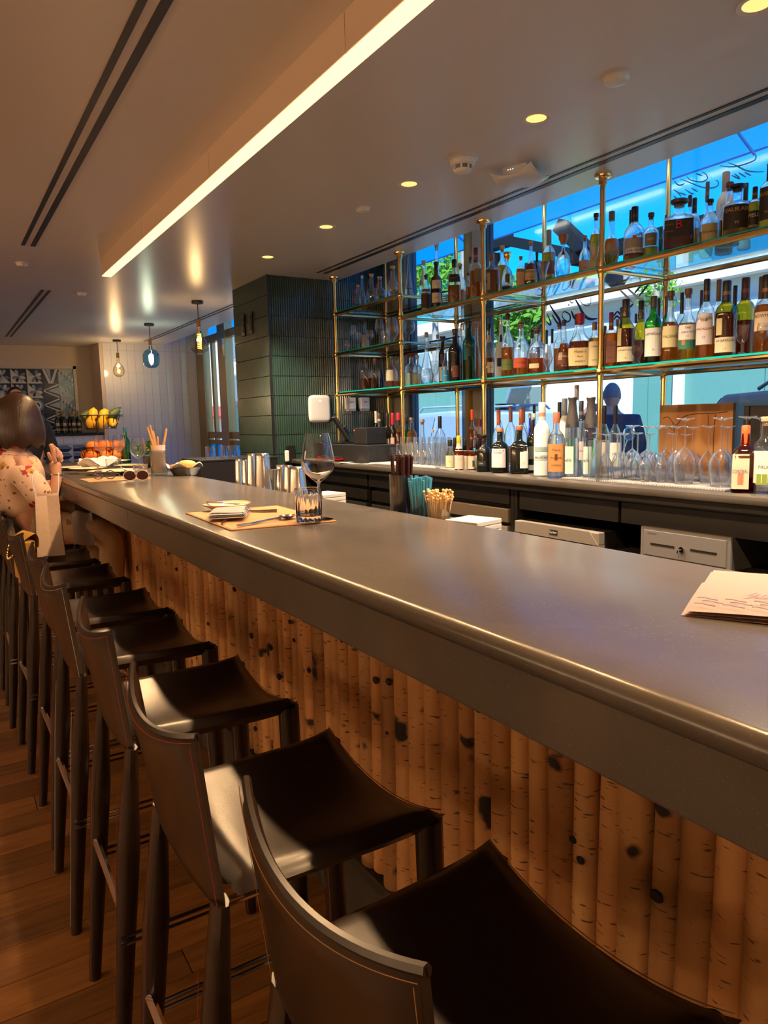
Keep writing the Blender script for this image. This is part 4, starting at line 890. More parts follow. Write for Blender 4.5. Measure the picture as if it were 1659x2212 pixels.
C_(1018, 948, 16, 2.55, 'small paper wrapped bitters bottle with dark bar code', 'mini', 'brown', 'dark', .6, ('cyl', BK), ((.03, .62, 100, (190, 176, 152)), (.1, .3, 20, (60, 55, 50), '', BK, .01, .6)))
C_(1032, 946, 16, 2.60, 'small bitters bottle half hidden beside the dark gin', 'mini', 'brown', 'dark', .6, ('cyl', BK), ((.03, .62, 100, (190, 176, 152)),))
C_(1045, 939, 32, 2.50, 'short round dark green gin bottle with black stopper', 'squat', 'dark', None, .5, ('stop', BK), ((.16, .30, 35, (20, 24, 20), 'GIN', (190, 190, 180), .012, -.4),))
C_(1080, 924, 39, 2.52, 'dark apothecary gin bottle with cork and ornate lilac label', 'squat', 'dark', None, .5, ('cork', CK), ((.12, .54, 50, (200, 195, 200), 'MONKEY|47', (70, 60, 90), .012, -.25), (.20, .42, 26, (225, 222, 215), '', BK, .01, -.25)))
C_(1122, 920, 39, 2.54, 'square black bottle with white text label on its side', 'squat', 'dark', None, .5, ('cork', (130, 85, 55)), ((.12, .60, 22, (205, 205, 205), 'GIN|70cl', (80, 80, 80), .008, .45),), n=6)
C_(1150, 906, 24, 2.62, 'slim black gin bottle with silver label beside the frosted vodka', 'tall', 'dark', None, .5, ('long', BK), ((.26, .5, 50, (70, 75, 70)), (.05, .15, 50, (150, 150, 145))))
C_(1077, 886, 27, 3.0, 'clear bottle with copper orange capsule, first of three at the back', 'dome', 'clear', 'clear', .3, ('long', (190, 95, 45)), ((.2, .32, 60, (200, 180, 160), 'BOX', (50, 40, 40), .02),))
C_(1103, 877, 26, 3.05, 'rose tinted bottle with brown capsule behind the dark gins', 'dome', 'clear', 'orange', .30, ('long', (135, 85, 70)))
C_(1126, 884, 30, 2.98, 'clear bottle with copper orange capsule above the square black bottle', 'dome', 'clear', 'clear', .3, ('long', (190, 95, 45)), ((.3, .40, 60, (215, 150, 110)),))
C_(1131, 879, 22, 3.10, 'clear bottle with rose brown capsule in the very back of counter', 'dome', 'clear', 'clear', .3, ('long', (150, 85, 65)))
C_(1145, 893, 13, 3.02, 'cobalt blue slim bottle with gold cap', 'slim', 'blue', 'clear', .5, ('short', 'gold'))
C_(1154, 893, 18, 2.75, 'clear bottle with wide pale wooden stopper behind black gin', 'dome', 'clear', 'pale', .4, ('cork', (205, 180, 140)))
C_(1154, 874, 16, 3.1, 'dark purple capped bottle near the white truck', 'std', 'clear', 'clear', .4, ('long', (50, 25, 45)))
C_(1171, 869, 34, 2.50, 'tall frosted white vodka bottle with palace engraving', 'tall', 'frost', None, .5, ('long', (195, 195, 190), (180, 130, 110)), ((.22, .29, 70, (176, 190, 184), 'BELVEDERE', (40, 70, 70), .014), (.34, .40, 60, (140, 165, 160))))
C_(1202, 890, 38, 2.47, 'clear vodka bottle with tan label and copper cap', 'std', 'clear', 'clear', .66, ('cyl', (165, 100, 75)), ((.10, .52, 60, (180, 125, 70), "Tito's|Handmade|VODKA", (70, 35, 20), .017), (.27, .37, 9, (90, 45, 25))))
C_(1220, 861, 26, 2.95, 'frosted clear bottle with grey cap behind the pour spouts', 'tall', 'frost', None, .4, ('long', (120, 120, 118)))
C_(1209, 869, 20, 3.0, 'clear bottle with black signature capsule behind the tan label', 'tall', 'clear', 'clear', .4, ('long', (30, 30, 32)))
C_(1237, 858, 29, 2.50, 'square clear vodka bottle with tall grey measuring spout', 'tall', 'clear', 'clear', .50, ('spout', (58, 55, 54)), ((.06, .40, 40, (175, 195, 190), 'elit', (60, 50, 60), .02, -.5),), n=5)
C_(1246, 832, 22, 2.80, 'tall clear bottle with grey screw cap, highest on the counter', 'tall', 'clear', 'clear', .5, ('cyl', (110, 105, 100)))
C_(1256, 866, 22, 2.70, 'clear bottle with lettered black capsule between two pour spouts', 'tall', 'clear', 'clear', .4, ('long', (40, 36, 36), (90, 88, 86)), ((.20, .45, 60, (200, 185, 185), 'the', (60, 60, 60), .016),))
C_(1277, 858, 29, 2.54, 'square clear bottle with grey measuring spout next to brass post', 'tall', 'clear', 'clear', .50, ('spout', (58, 55, 54)), ((.06, .40, 40, (175, 195, 190), 'elit', (60, 50, 60), .02, -.5),), n=5)
C_(1306, 876, 28, 2.90, 'clear broad bottle with black cap just past the brass post', 'dome', 'clear', 'clear', .3, ('long', BK), ((.1, .45, 50, (200, 198, 190), 'Dec', (60, 60, 60), .016),))
C_(1330, 876, 28, 2.90, 'second clear broad bottle with black cap past the brass post', 'dome', 'clear', 'clear', .3, ('long', BK), ((.1, .45, 50, (200, 198, 190), 'Dec', (60, 60, 60), .016),))
C_(1612, 919, 50, 2.47, 'square amber liqueur bottle with orange cap and cream label', 'dec', 'brown', 'orange', .85, ('long', (190, 90, 40)), ((.06, .58, 34, (205, 185, 160), 'COINTREAU', (45, 40, 80), .018, -.25), (.12, .30, 12, (220, 120, 90), '', BK, .01, -.25)), n=7)
C_(1657, 900, 52, 2.49, 'clear bottle with white label and green fruit drawing at photo edge', 'std', 'clear', 'clear', .5, ('cork', (170, 140, 110)), ((.14, .56, 60, (210, 208, 195), 'FRUIT', (70, 70, 60), .016), (.12, .26, 40, (120, 140, 50))))
# short bay: top, middle, low shelf
def Lb(px, pt, w, X, zs, *a, **k): return put(px, pt, w, X, zs, *a, group=gL, **k)
Lb(773, 616, 17, 2.83, SL1, 'little round flask with red ribbon, outermost on the short top shelf', 'globe', 'clear', 'clear', .3, ('cork', (205, 185, 160)))
Lb(782, 596, 18, 2.84, SL1, 'teardrop flask with pale cork and blue dot, short top shelf', 'drop', 'clear', 'clear', .3, ('ball', (215, 205, 190)), ((.1, .22, 22, (60, 90, 150)),))
Lb(802, 592, 24, 2.84, SL1, 'globe flask with gold cork and draped ribbon, short top shelf', 'globe', 'clear', 'clear', .25, ('cork', (195, 160, 95)))
Lb(820, 598, 26, 2.82, SL1, 'globe flask with red ribbon round its neck, short top shelf', 'globe', 'clear', 'clear', .25, ('cork', (200, 170, 150)))
Lb(848, 575, 28, 2.84, SL1, 'largest globe flask with gold cork beside the brass post', 'globe', 'clear', 'clear', .25, ('cork', (195, 160, 95)))
Lb(915, 563, 22, 3.08, SL1, 'clear flask with cork and hanging pink paper tag, behind brass post', 'globe', 'clear', 'clear', .25, ('cork', (195, 150, 90)), ((.35, .8, 40, (200, 165, 150), '', BK, .01, -.8),))
Lb(882, 543, 20, 3.10, SL1, 'tall clear swan necked flask at the back of the short shelf', 'drop', 'clear', 'clear', .3, ('cork', (190, 150, 130)))
Lb(788, 692, 18, 2.90, SL2, 'clear carafe bottle with dark stopper on the short middle shelf', 'dome', 'clear', 'pale', .4, ('cork', (60, 35, 40)), ((.1, .5, 60, (170, 165, 150)),))
Lb(790, 775, 28, 2.83, S2, 'square shouldered decanter half full of brown spirit, short low shelf', 'dec', 'clear', 'dark', .36, ('cork', (45, 30, 28)), n=4)
Lb(809, 773, 22, 2.86, S2, 'square decanter with wooden ball stopper, half full, short low shelf', 'dec', 'clear', 'dark', .36, ('ball', (150, 95, 65)), n=4)
Lb(823, 775, 17, 2.92, S2, 'dark violet conical bottle beside the half full decanters', 'cone', paint(40, 28, 50, .15), None, .5, ('cork', (45, 35, 40)))
Lb(845, 770, 26, 2.85, S2, 'clear bottle with green cork and round cream label, short low shelf', 'dome', 'clear', 'orange', .2, ('cork', (60, 140, 90)), ((.22, .56, 40, (205, 200, 175), '', BK, .01, -.4),))
Lb(857, 770, 22, 2.88, S2, 'clear bottle with brown cork against the brass post, short low shelf', 'dome', 'clear', 'orange', .2, ('cork', (85, 55, 48)))
Mi(888, 764, 30, F, 'round clear apothecary bottle with red stopper, end of middle shelf', 'squat', 'clear', 'pale', .4, ('stop', (110, 25, 30)))
Mi(901, 768, 24, K2, 'clear bottle with pale cork beside the apothecary bottle', 'dome', 'clear', 'pale', .4, ('cork', (205, 175, 125)))
def ribbon(px, py, X, zs, label, col):
    q = at(px, py, X=X); t = thing('ribbon', label, 'ribbon', (X, q.y, q.z), 0, 'ribbons on the flasks'); m = paint(*col, .6)
    B().tube([(.013*math.cos(a*PI/8), .013*math.sin(a*PI/8), .002*math.sin(a)) for a in range(17)], .0022, 5, cap=False).obj('loop', m, t)
    b = B().tube([(-.013, 0, 0), (-.020, .006, -.03), (-.030, .016, -.075), (-.032, .020, -.10)], .005, 5); b.v = [(x, y, z) for x, y, z in b.v]; b.obj('tail', m, t)
ribbon(773, 622, 2.83, SL1, 'bright red ribbon tied on the little outermost flask', (190, 25, 35)); ribbon(820, 607, 2.82, SL1, 'red ribbon on the flask before the brass post', (170, 25, 40)); ribbon(802, 600, 2.84, SL1, 'dark ribbon with pale tail on the second globe flask', (90, 30, 45)); ribbon(848, 583, 2.84, SL1, 'maroon ribbon on the largest globe flask', (95, 25, 45))
# ------------------------------------------------------------------ shelf and counter glassware
M_cg = G_clear
GP = {'tulip': [(.001, 0), (.55, .0), (.60, .02), (.10, .06), (.07, .10), (.07, .34), (.25, .40), (.78, .52), (.95, .64), (.88, .82), (.72, 1)],
      'rocks': [(.001, .0), (.88, .0), (.90, .03), (1, 1)], 'nosing': [(.001, 0), (.55, 0), (.55, .05), (.30, .12), (.35, .2), (.85, .38), (1, .5), (.85, .7), (.62, 1)],
      'cut': [(.001, 0), (.6, 0), (.62, .04), (.14, .10), (.12, .34), (.5, .42), (.75, .5), (.85, .7), (1, 1)], 'flare': [(.001, 0), (.5, 0), (.5, .06), (.42, .12), (.6, .5), (1, 1)],
      'balloon': [(.001, 0), (.78, 0), (.80, .012), (.30, .03), (.09, .06), (.065, .1), (.065, .42), (.12, .45), (.62, .52), (.95, .62), (1, .70), (.92, .84), (.74, 1)],
      'flute': [(.001, 0), (.85, 0), (.86, .015), (.2, .04), (.12, .06), (.11, .42), (.5, .50), (.9, .64), (1, .76), (.9, 1)]}
def glassware(label, p, H, R, kind, inv=False, group=None, mat_=None, ribs=0, nm='drinking_glass'):
    t = thing(nm, label, 'glass', p, 0, group); pr = GP[kind]; split_ = {'tulip': 5, 'cut': 4, 'balloon': 6, 'flute': 5}.get(kind)
    f = (lambda z: H*(1-z)) if inv else (lambda z: H*z); mm = mat_ or (G_stem if inv else M_cg)
    pts = [(r*R, f(z)) for r, z in pr]
    if False:
        wl = .0011; cut = split_ or 1; inn = [(max(r-wl, .0004), z+(wl if inv else -wl)*0) for r, z in pts[cut+1:]][::-1]
        body = pts+inn+[(.0004, pts[cut+1][1]-(.002 if inv else -.002))]
        if inv: body = body[::-1]
        B().lathe(body, 24, cap=False).obj('body', G_hero, t, 60, weld=1e-6)
        return t
    if split_:
        foot = pts[:split_+1]; bowl = pts[split_:]
        B().lathe(foot, 18, cap=False).obj('foot', mm, t, 50)
    else: bowl = pts
    b = B().lathe(bowl, 24 if ribs else 20, cap=False)
    if ribs: b.v = [(x*(1+.025*math.cos(ribs*math.atan2(y, x))), y*(1+.025*math.cos(ribs*math.atan2(y, x))), z) for x, y, z in b.v]
    bo = b.obj('bowl', mm, t, 50)
    r0, z0 = pts[-1]; B().tube([(r0*math.cos(a*PI/10), r0*math.sin(a*PI/10), z0-(0 if not inv else -.0008)) for a in range(21)], .0009, 5, cap=False).obj('rim', mm, bo)
    return t
def gput(px, ptop, pbot, wpx, X, zs, label, kind, **k):
    q = at(px, ptop, X=X); d = depth((X, q.y, zs))
    return glassware(label, (X, q.y, zs+.0006), max(q.z-zs, .03), wpx/2*d/F_PX, kind, **k)
gg = 'empty glasses among the spirits'
gput(1284, 528, 580, 20, 2.79, S1, 'flared empty glass beside the brass post, top shelf', 'cut', group=gg)
gput(1324, 527, 568, 27, 2.785, S1, 'small empty tulip glass before the faceted amber bottle', 'tulip', group=gg)
gput(1173, 567, 609, 28, 2.79, S1, 'cut crystal flared glass between cognac and fan decanter', 'flare', group=gg, ribs=10)
gput(1377, 730, 783, 25, 2.785, S2, 'small empty nosing glass before the olive whiskies', 'nosing', group=gg)
gput(1604, 703, 762, 27, 2.785, S2, 'cut crystal goblet before the maroon capped bottle', 'cut', group=gg, ribs=10)
gput(1648, 699, 758, 26, 2.785, S2, 'empty tulip glass before the bottle cut by the edge', 'tulip', group=gg)
gput(1183, 748, 800, 21, 2.785, S2, 'egg shaped empty glass beside the dome bottle', 'nosing', group=gg)
gput(939, 780, 825, 20, 2.785, S2, 'flared slim empty glass between two blue and black bottles', 'cut', group=gg)
for i, (px, pt, w, k, d) in enumerate(((749, 735, 17, 'nosing', 'smallest nosing glass, outermost on the short middle shelf'), (763, 703, 16, 'tulip', 'tall tulip glass second on the short middle shelf'),
     (774, 719, 14, 'cut', 'small cut stem glass on the short middle shelf'), (799, 714, 17, 'tulip', 'tulip glass before the carafe, short middle shelf'), (819, 690, 20, 'balloon', 'round bowled goblet on the short middle shelf'),
     (846, 686, 30, 'nosing', 'large bell shaped glass beside the brass post, short middle shelf'), (832, 715, 20, 'rocks', 'short tumbler between goblet and bell glass'))):
    gput(px, pt, 0, w, 2.80 if i < 4 else 2.88, SL2, d, k, group=gg)
gput(883, 690, 0, 26, 3.08, SL2, 'big goblet behind the brass post on the short middle shelf', 'balloon', group=gg)
# inverted stemware on the ribbed bar mat
t = thing('bar_mat', 'pale ribbed rubber mat under the upturned wine glasses', 'bar mat', (2.60, 1.96, ZK))
M_rub = mat('ribbed_rubber', (.40, .39, .37), .5)
B().box(-.17, .21, -.40, .42, 0, .004).obj('sheet', mat('rubber_dark', (.10, .10, .10), .6), t, 0)
rb = B()
for k in range(66): rb.box(-.165, .205, -.395+k*.0123, -.389+k*.0123, .004, .0085)
ro = rb.obj('rib_field', M_rub, t, 0); ro['kind'] = 'stuff'
ZG = ZK+.0088
gw = 'upturned wine glasses on the bar mat'
def inv(px, pt, w, X, kind, label): gput(px, pt, 0, w, X, ZG, label, kind, inv=True, group=gw, nm='wine_glass')
inv(1561, 902, 52, 2.52, 'balloon', 'large upturned wine glass nearest the amber square liqueur bottle')
inv(1481, 903, 48, 2.53, 'balloon', 'large upturned wine glass at the front middle of the mat')
inv(1615, 899, 48, 2.63, 'balloon', 'large upturned wine glass behind the amber square liqueur bottle')
inv(1645, 901, 46, 2.72, 'balloon', 'large upturned wine glass near the black framed board')
for i, (px, X) in enumerate(((1367, 2.62), (1399, 2.64), (1423, 2.60), (1441, 2.70), (1463, 2.62), (1497, 2.66), (1532, 2.64), (1572, 2.70))):
    inv(px, 919+(i % 3), 40, X, 'balloon', 'medium upturned wine glass, %s along the mat from the brass post' % ('first second third fourth fifth sixth seventh eighth'.split()[i]))
for i, (px, X) in enumerate(((1289, 2.54), (1309, 2.56), (1334, 2.54), (1349, 2.60), (1378, 2.54), (1404, 2.55), (1454, 2.56), (1482, 2.62))):
    inv(px, 935+(i % 2)*2, 26, X, 'flute', 'slim upturned flute, %s in the front row from the brass post' % ('first second third fourth fifth sixth seventh eighth'.split()[i]))
for i, (px, X) in enumerate(((1285, 2.47), (1302, 2.46))):
    gput(px, 952, 0, 30, X, ZK, 'cut crystal mixing glass %s the tan vodka label' % ('beside', 'second from')[i], 'rocks', group='crystal mixing glasses', ribs=12)
for i, (px, X) in enumerate(((1336, 2.52), (1366, 2.53), (1395, 2.50), (1430, 2.52))):
    gput(px, 978, 0, 28, X, ZG, 'low upturned coupe, %s under the slim flutes' % ('first second third fourth'.split()[i]), 'nosing', inv=True, group='low upturned coupes', nm='coupe_glass')
# tumblers on a second mat
t = thing('bar_mat', 'dark rubber mat under the stacked tumblers', 'bar mat', (2.64, 3.72, ZK))
B().box(-.16, .26, -.52, .46, 0, .005).obj('sheet', M_rub, t, 0)
od = 'first second third fourth fifth sixth seventh eighth ninth tenth'.split()
for i in range(9):
    px = 866+i*13.2
    gput(px, 958, 0, 22, 2.60, ZK+.005, 'upturned highball tumbler, %s in the front row from the wine bottles' % od[i], 'rocks', inv=True, group='upturned tumblers', ribs=9)
for i in range(8):
    px = 874+i*15
    gput(px, 944, 0, 21, 2.74, ZK+.005, 'upturned tumbler, %s in the back row from the wine bottles' % od[i], 'rocks', inv=True, group='upturned tumblers', ribs=9)
gput(951, 957, 0, 24, 2.50, ZK, 'cut crystal tumbler beside the first bitters bottle', 'rocks', group='upturned tumblers', ribs=12)
q = at(849, 998, Z=ZK)
glassware('small clear conical flask in front of the wine bottles', (q.x, q.y, ZK), .10, .038, 'nosing', group=gg)
# ------------------------------------------------------------------ on the pier and the back counter
YP = 5.212
t = thing('wall_hub', 'rounded white plastic hub on the green tiles by the brass post', 'wall hub', (2.638, YP, 1.438))
B().pad(lambda u, v, q: ((.098*math.copysign(abs(u)**.9, u))*(1-.10*abs(v)**6), -.014-.014*q, .108*math.copysign(abs(v)**.9, v)*(1-.10*abs(u)**6)), 12, 12, 8).obj('shell', M_white, t, 50, weld=1e-5)
B().box(-.008, .008, -.0295, -.0275, .058, .063).obj('status_light', emis('hub_led', (.7, .9, 1), 4), t, 0)
for i, x in enumerate((2.915, 3.045)):
    t = thing('dispenser', 'small white dispenser on green tiles, %s the brass post' % ('closer to', 'farther from')[i], 'dispenser', (x, YP, 1.43))
    B().box(-.042, .042, -.05, 0, 0, .095).obj('case', M_white, t, 0, bevel=.006)
    B().box(-.036, .036, -.056, -.01, -.014, -.001).obj('tray', M_white, t, 0, bevel=.003)
    B().box(-.016, .016, -.0512, -.0500, .055, .061).obj('logo', M_black, t, 0)
t = thing('wall_outlet', 'black wall outlet plate holding a small white plug-in remote', 'wall outlet', (2.375, YP, 1.085))
B().box(-.035, .04, -.010, 0, -.07, .07).obj('plate', M_black, t, 0, bevel=.002)
B().box(-.058, -.022, -.034, -.010, -.055, .035).obj('remote', M_white, t, 0, bevel=.01)
for i, yy in enumerate((5.70, 5.535)):
    t = thing('wall_switch', 'tall black switch plate on the pier side, %s the corner' % ('farther from', 'nearer to')[i], 'wall switch', (2.232, yy, 2.13))
    B().box(-.012, 0, -.033, .033, -.085, .085).obj('plate', M_black, t, 0, bevel=.002)
    for k in range(3): B().box(-.015, -.012, -.014, .014, -.06+k*.042, -.03+k*.042).obj('button', M_cab, t, 0)
# till
t = thing('riser_box', 'black riser box under the payment screen and printer', 'box', (2.56, 4.62, ZK))
B().box(-.07, .22, -.42, .46, 0, .118).obj('case', M_cab, t, 0, bevel=.003)
t = thing('payment_terminal', 'tilted black touchscreen till on its stand before the white hub', 'till', (2.66, 4.86, ZK+.119))
B().box(-.10, .10, -.13, .13, 0, .012).obj('base', M_black, t, 0, bevel=.003)
B().box(-.135, .135, -.010, .010, -.10, .10).xf(Matrix.Translation((-.02, 0, .115)) @ Matrix.Rotation(1.15, 4, 'Z') @ Matrix.Rotation(-.55, 4, 'X')).obj('screen', M_black, t, 0, bevel=.004)
B().box(-.125, .125, -.0115, -.0100, -.09, .09).xf(Matrix.Translation((-.02, 0, .115)) @ Matrix.Rotation(1.15, 4, 'Z') @ Matrix.Rotation(-.55, 4, 'X')).obj('display', mat('dark_display', (.01, .01, .012), .08), t, 0)
B().tube([(.03, 0, .012), (.04, 0, .08), (0, 0, .12)], .022, 8).obj('neck', M_black, t)
t = thing('receipt_printer', 'black receipt printer with an orange light beside the till', 'printer', (2.66, 4.44, ZK+.119))
B().box(-.085, .085, -.075, .115, 0, .118).obj('case', M_cab, t, 0, bevel=.006)
B().box(-.087, -.085, .09, .10, .095, .103).obj('light', emis('orange_led', (1, .15, .03), 2), t, 0)
B().box(-.05, .05, -.077, -.074, .07, .10).obj('paper_slot', M_black, t, 0)
# folders and papers
for i, (y, c, d, z) in enumerate(((4.72, (150, 16, 28), 'lower red leather bill folder on the back counter', 0), (4.70, (185, 20, 36), 'upper red leather bill folder on the pile', .0115), (4.66, (30, 28, 28), 'black leather folder lying on the red ones', .023))):
    t = thing('bill_folder', d, 'folder', (2.475, y, ZK+.0004+z), (.05, -.04, .12)[i], 'bill folders'); s_ = (1, 1, .7)[i]
    B().box(-.055, .055, -.14*s_, .14*s_, 0, .004).obj('back_cover', paint(*c, .4), t, 0, bevel=.001)
    B().box(-.05, .05, -.135*s_, .135*s_, .004, .007).obj('paper', M_paper, t, 0)
    B().box(-.055, .055, -.14*s_, .14*s_, .007, .011).obj('front_cover', paint(*c, .4), t, 0, bevel=.001)
t = thing('menu_sheet', 'white printed sheet lying before the red folders', 'menu', (2.43, 4.25, ZK+.0004), .1)
B().box(-.04, .05, -.16, .16, 0, .002).obj('sheet', M_paper, t, 0); B().box(-.03, .03, -.10, .05, .002, .006).obj('clip', M_black, t, 0)
# framed boards leaning on the window
q0, q1 = at(1424, 1010, X=3.15).y, at(1582, 1010, X=3.15).y; zt_ = at(1500, 873, X=3.15).z
t = thing('clip_board', 'tan wooden board with a dark line drawing leaning against the window', 'board', (3.15, (q0+q1)/2, ZK))
h = zt_-ZK; w = abs(q0-q1)/2
B().box(-.006, .006, -w, w, 0, h).obj('panel', mat('tan_board', srgb(176, 122, 72), .6, var=srgb(160, 108, 60), ns=3), t, 0)
B().box(-.010, .010, -w-.012, -w, 0, h).obj('edge', M_black, t, 0)
def curve(pts, n=6):
    out = []
    for i in range(len(pts)-1):
        p0, p1, p2, p3 = (pts[max(i-1, 0)], pts[i], pts[i+1], pts[min(i+2, len(pts)-1)])
        for k in range(n):
            s = k/n; out.append(tuple(.5*((2*b)+(c-a)*s+(2*a-5*b+4*c-d)*s*s+(3*b-a-3*c+d)*s**3) for a, b, c, d in zip(p0, p1, p2, p3)))
    return out + [pts[-1]]
dl = B()
for pl in ([(.9, .80), (.75, .82), (.62, .74), (.5, .70), (.35, .80), (.2, .84), (-.1, .86), (-.5, .86), (-.85, .88)], [(.8, .62), (.7, .66), (.6, .62), (.5, .7)], [(-.35, .84), (-.38, .6), (-.38, .2)], [(-.55, .84), (-.52, .6), (-.52, .2)], [(.62, .74), (.56, .60), (.6, .5)]):
    dl.tube([(-.0068, u*w, v*h) for u, v in curve(pl)], .0018, 4)
dl.obj('drawing', mat('ink_brown', (.05, .03, .02), .6), t)
q0, q1 = at(1606, 1010, X=3.12).y, at(1606, 1010, X=3.12).y-.32
t = thing('black_frame', 'black framed board standing behind the last wine glasses', 'picture frame', (3.12, (q0+q1)/2, ZK))
B().box(-.005, .01, -.16, .16, 0, at(1640, 876, X=3.12).z-ZK).obj('panel', M_black, t, 0); 
for s in (-1, 1): B().box(-.012, .012, s*.15-.012, s*.15+.012, 0, at(1640, 876, X=3.12).z-ZK).obj('rim', M_cab, t, 0)
# reversed script on the glass
M_ink = mat('window_ink', (.02, .03, .16), .5); M_inkw = mat('window_ink_white', (.55, .56, .6), .5)
t = thing('window_script', 'dark blue reversed brush script lettered on the window glass', 'lettering', (XW-.003, 3.0, ZK))
def stroke(pts, ox, oy, sc, r, m, nm):
    w = [at(ox+x/sc, oy+y/sc, X=XW-.003) for x, y in curve(pts, 5)]
    n = len(w); rs = [r*(.35+.65*math.sin(PI*(i+.5)/n)) for i in range(n)]
    b = B(); b.tube([(0, p.y-3.0, p.z-ZK) for p in w], rs, 6); b.v = [(x*.15, y, z) for x, y, z in b.v]; b.obj(nm, m, t)
for r, pts in ((.010, [(455, 255), (500, 330), (545, 420), (600, 480), (660, 495), (720, 485)]), (.003, [(385, 265), (410, 300), (440, 295)]), (.003, [(505, 255), (540, 310), (600, 335), (640, 300), (645, 225)]),
               (.008, [(410, 395), (440, 470), (475, 500)]), (.006, [(300, 430), (330, 405), (390, 440), (395, 500), (360, 525), (310, 480), (300, 430)]), (.010, [(150, 320), (200, 400), (260, 490), (275, 540), (240, 535), (180, 440)]),
               (.007, [(120, 430), (165, 540), (150, 560), (110, 520)]), (.004, [(0, 480), (40, 460), (60, 500), (20, 545), (0, 520)]), (.006, [(376, 320), (384, 330)])):
    stroke(pts, 1160, 600, 5.53, r, M_ink, 'script_stroke')
for m, pts in ((M_inkw, [(990, 145), (1150, 300)]), (M_inkw, [(1080, 125), (1330, 350)]), (M_ink, [(1165, 185), (1245, 90)]), (M_ink, [(1215, 225), (1335, 70)]), (M_ink, [(905, 470), (960, 400)]), (M_ink, [(960, 400), (1000, 440)]), (M_ink, [(915, 505), (955, 460), (1000, 500)]), (M_ink, [(1110, 355), (1150, 310)])):
    stroke(pts, 1160, 600, 5.53, .007, m, 'emblem_line')
for pts in ([(185, 655), (250, 720), (320, 715), (350, 690)], [(285, 625), (450, 690), (640, 760), (800, 765), (880, 720), (870, 660), (840, 650)], [(390, 590), (440, 640), (560, 670), (650, 665), (710, 620), (690, 560), (620, 510)], [(530, 540), (620, 575)],
            [(180, 790), (260, 850), (300, 910)], [(180, 890), (235, 940)], [(270, 840), (380, 880)], [(360, 790), (470, 860), (490, 840)], [(460, 770), (560, 830)], [(1030, 370), (1160, 420), (1300, 490), (1450, 515), (1600, 510)],
            [(910, 415), (1000, 435), (1150, 430), (1300, 395), (1450, 330), (1465, 260), (1440, 235)], [(1090, 570), (1210, 630)], [(1130, 545), (1200, 600), (1215, 630)], [(1200, 530), (1310, 600)], [(1290, 520), (1390, 575)]):
    stroke(pts, 1430, 300, 7.24, .0035, mat('window_ink_teal', (.01, .10, .30), .5), 'script_stroke')
# light strip in the window pocket
t = thing('pocket_strip_light', 'linear light in the window pocket, mirrored in the window glass', 'strip light', (2.845, 0, 2.655))
for a, b_ in ((-1.5, .62), (.68, 1.74), (1.80, 2.86), (2.92, 3.98)):
    B().box(0, .02, a, b_, -.011, .011).obj('tube_segment', emis('pocket_led', (1, .93, .85), 3.4), t, 0)

# ------------------------------------------------------------------ place setting on the bar
t = thing('placemat', 'tan leather placemat set for one on the bar', 'placemat', (.742, 1.865, ZB))
cr = [(.607, 2.082), (.594, 1.669), (.870, 1.638), (.890, 2.063)]
B().prism([(a-.742, b_-1.865) for a, b_ in cr], .0003, .0035).obj('leather', mat('tan_leather', (.56, .29, .12), .55, bump=.1, ns=40), t, 0, bevel=.001)
pb = B(); pts = [(a-.742, b_-1.865) for a, b_ in cr]; pts2 = [(x*.97, y*.98, .0036) for x, y in pts]; pb.tube(pts2+[pts2[0]], .0006, 4); pb.obj('stitching', paint(120, 70, 35), t)
def plate(label, p, r, rim=(215, 205, 190), nm='plate', grp=None):
    t = thing(nm, label, 'plate', p, 0, grp)
    B().lathe([(.001, .003), (r*.60, .003), (r*.66, .006), (r*.98, .015), (r, .0165), (r*.97, .0155), (r*.62, .0022), (r*.55, 0), (.001, 0)], 32, cap=False).obj('dish', paint(*rim, .18, coat=.4), t, 60)
    B().tube([(r*math.cos(a*PI/20), r*math.sin(a*PI/20), .0168) for a in range(41)], .0011, 5, cap=False).obj('rim_line', mat('gilt', (.65, .45, .2), .3, 1.0), t)
    return t
plate('small cream bread plate with a butter knife at the placemat corner', (.730, 2.075, ZB+.004), .072, nm='bread_plate')
def knife(label, a, b_, z, m=M_steel):
    a, b_ = Vector(a), Vector(b_); t = thing('knife', label, 'knife', (a.x, a.y, z)); d = b_-a; L_ = d.length; ang = math.atan2(d.y, d.x); R_ = Matrix.Rotation(ang, 4, 'Z')
    B().prism([(0, -.004), (L_*.48, -.0045), (L_*.48, .0045), (0, .004)], 0, .005).xf(R_).obj('handle', m, t, 0, bevel=.0015)
    B().prism([(L_*.48, -.004), (L_*.9, -.009), (L_, -.002), (L_*.98, .004), (L_*.48, .004)], .0015, .003).xf(R_).obj('blade', m, t, 0)
M_silv = mat('polished_silver', (.78, .70, .60), .12, 1.0)
knife('butter knife resting across the small bread plate', (.690, 2.135), (.745, 2.005), ZB+.0215, M_silv)
knife('dinner knife under the folded grey napkin', (.605, 1.760), (.700, 1.930), ZB+.0042, M_silv)
t = thing('fork', 'silver fork tucked under the folded napkin', 'fork', (.82, 1.905, ZB+.0042), 2.55)
B().tube([(0, 0, .004), (.06, 0, .003), (.13, 0, .006)], [.005, .0035, .003], 6).obj('handle', M_silv, t)
for k in range(4): B().tube([(.13, 0, .006), (.145, -.009+k*.006, .003), (.18, -.009+k*.006, .006)], .0014, 5).obj('tine', M_silv, t)
a_, b2 = at(514, 1139, Z=ZB+.004), at(606, 1122, Z=ZB+.006)
t = thing('spoon', 'silver spoon lying beside the grey napkin', 'spoon', (a_.x, a_.y, ZB+.0038), math.atan2(b2.y-a_.y, b2.x-a_.x)); Ls = (b2-a_).length
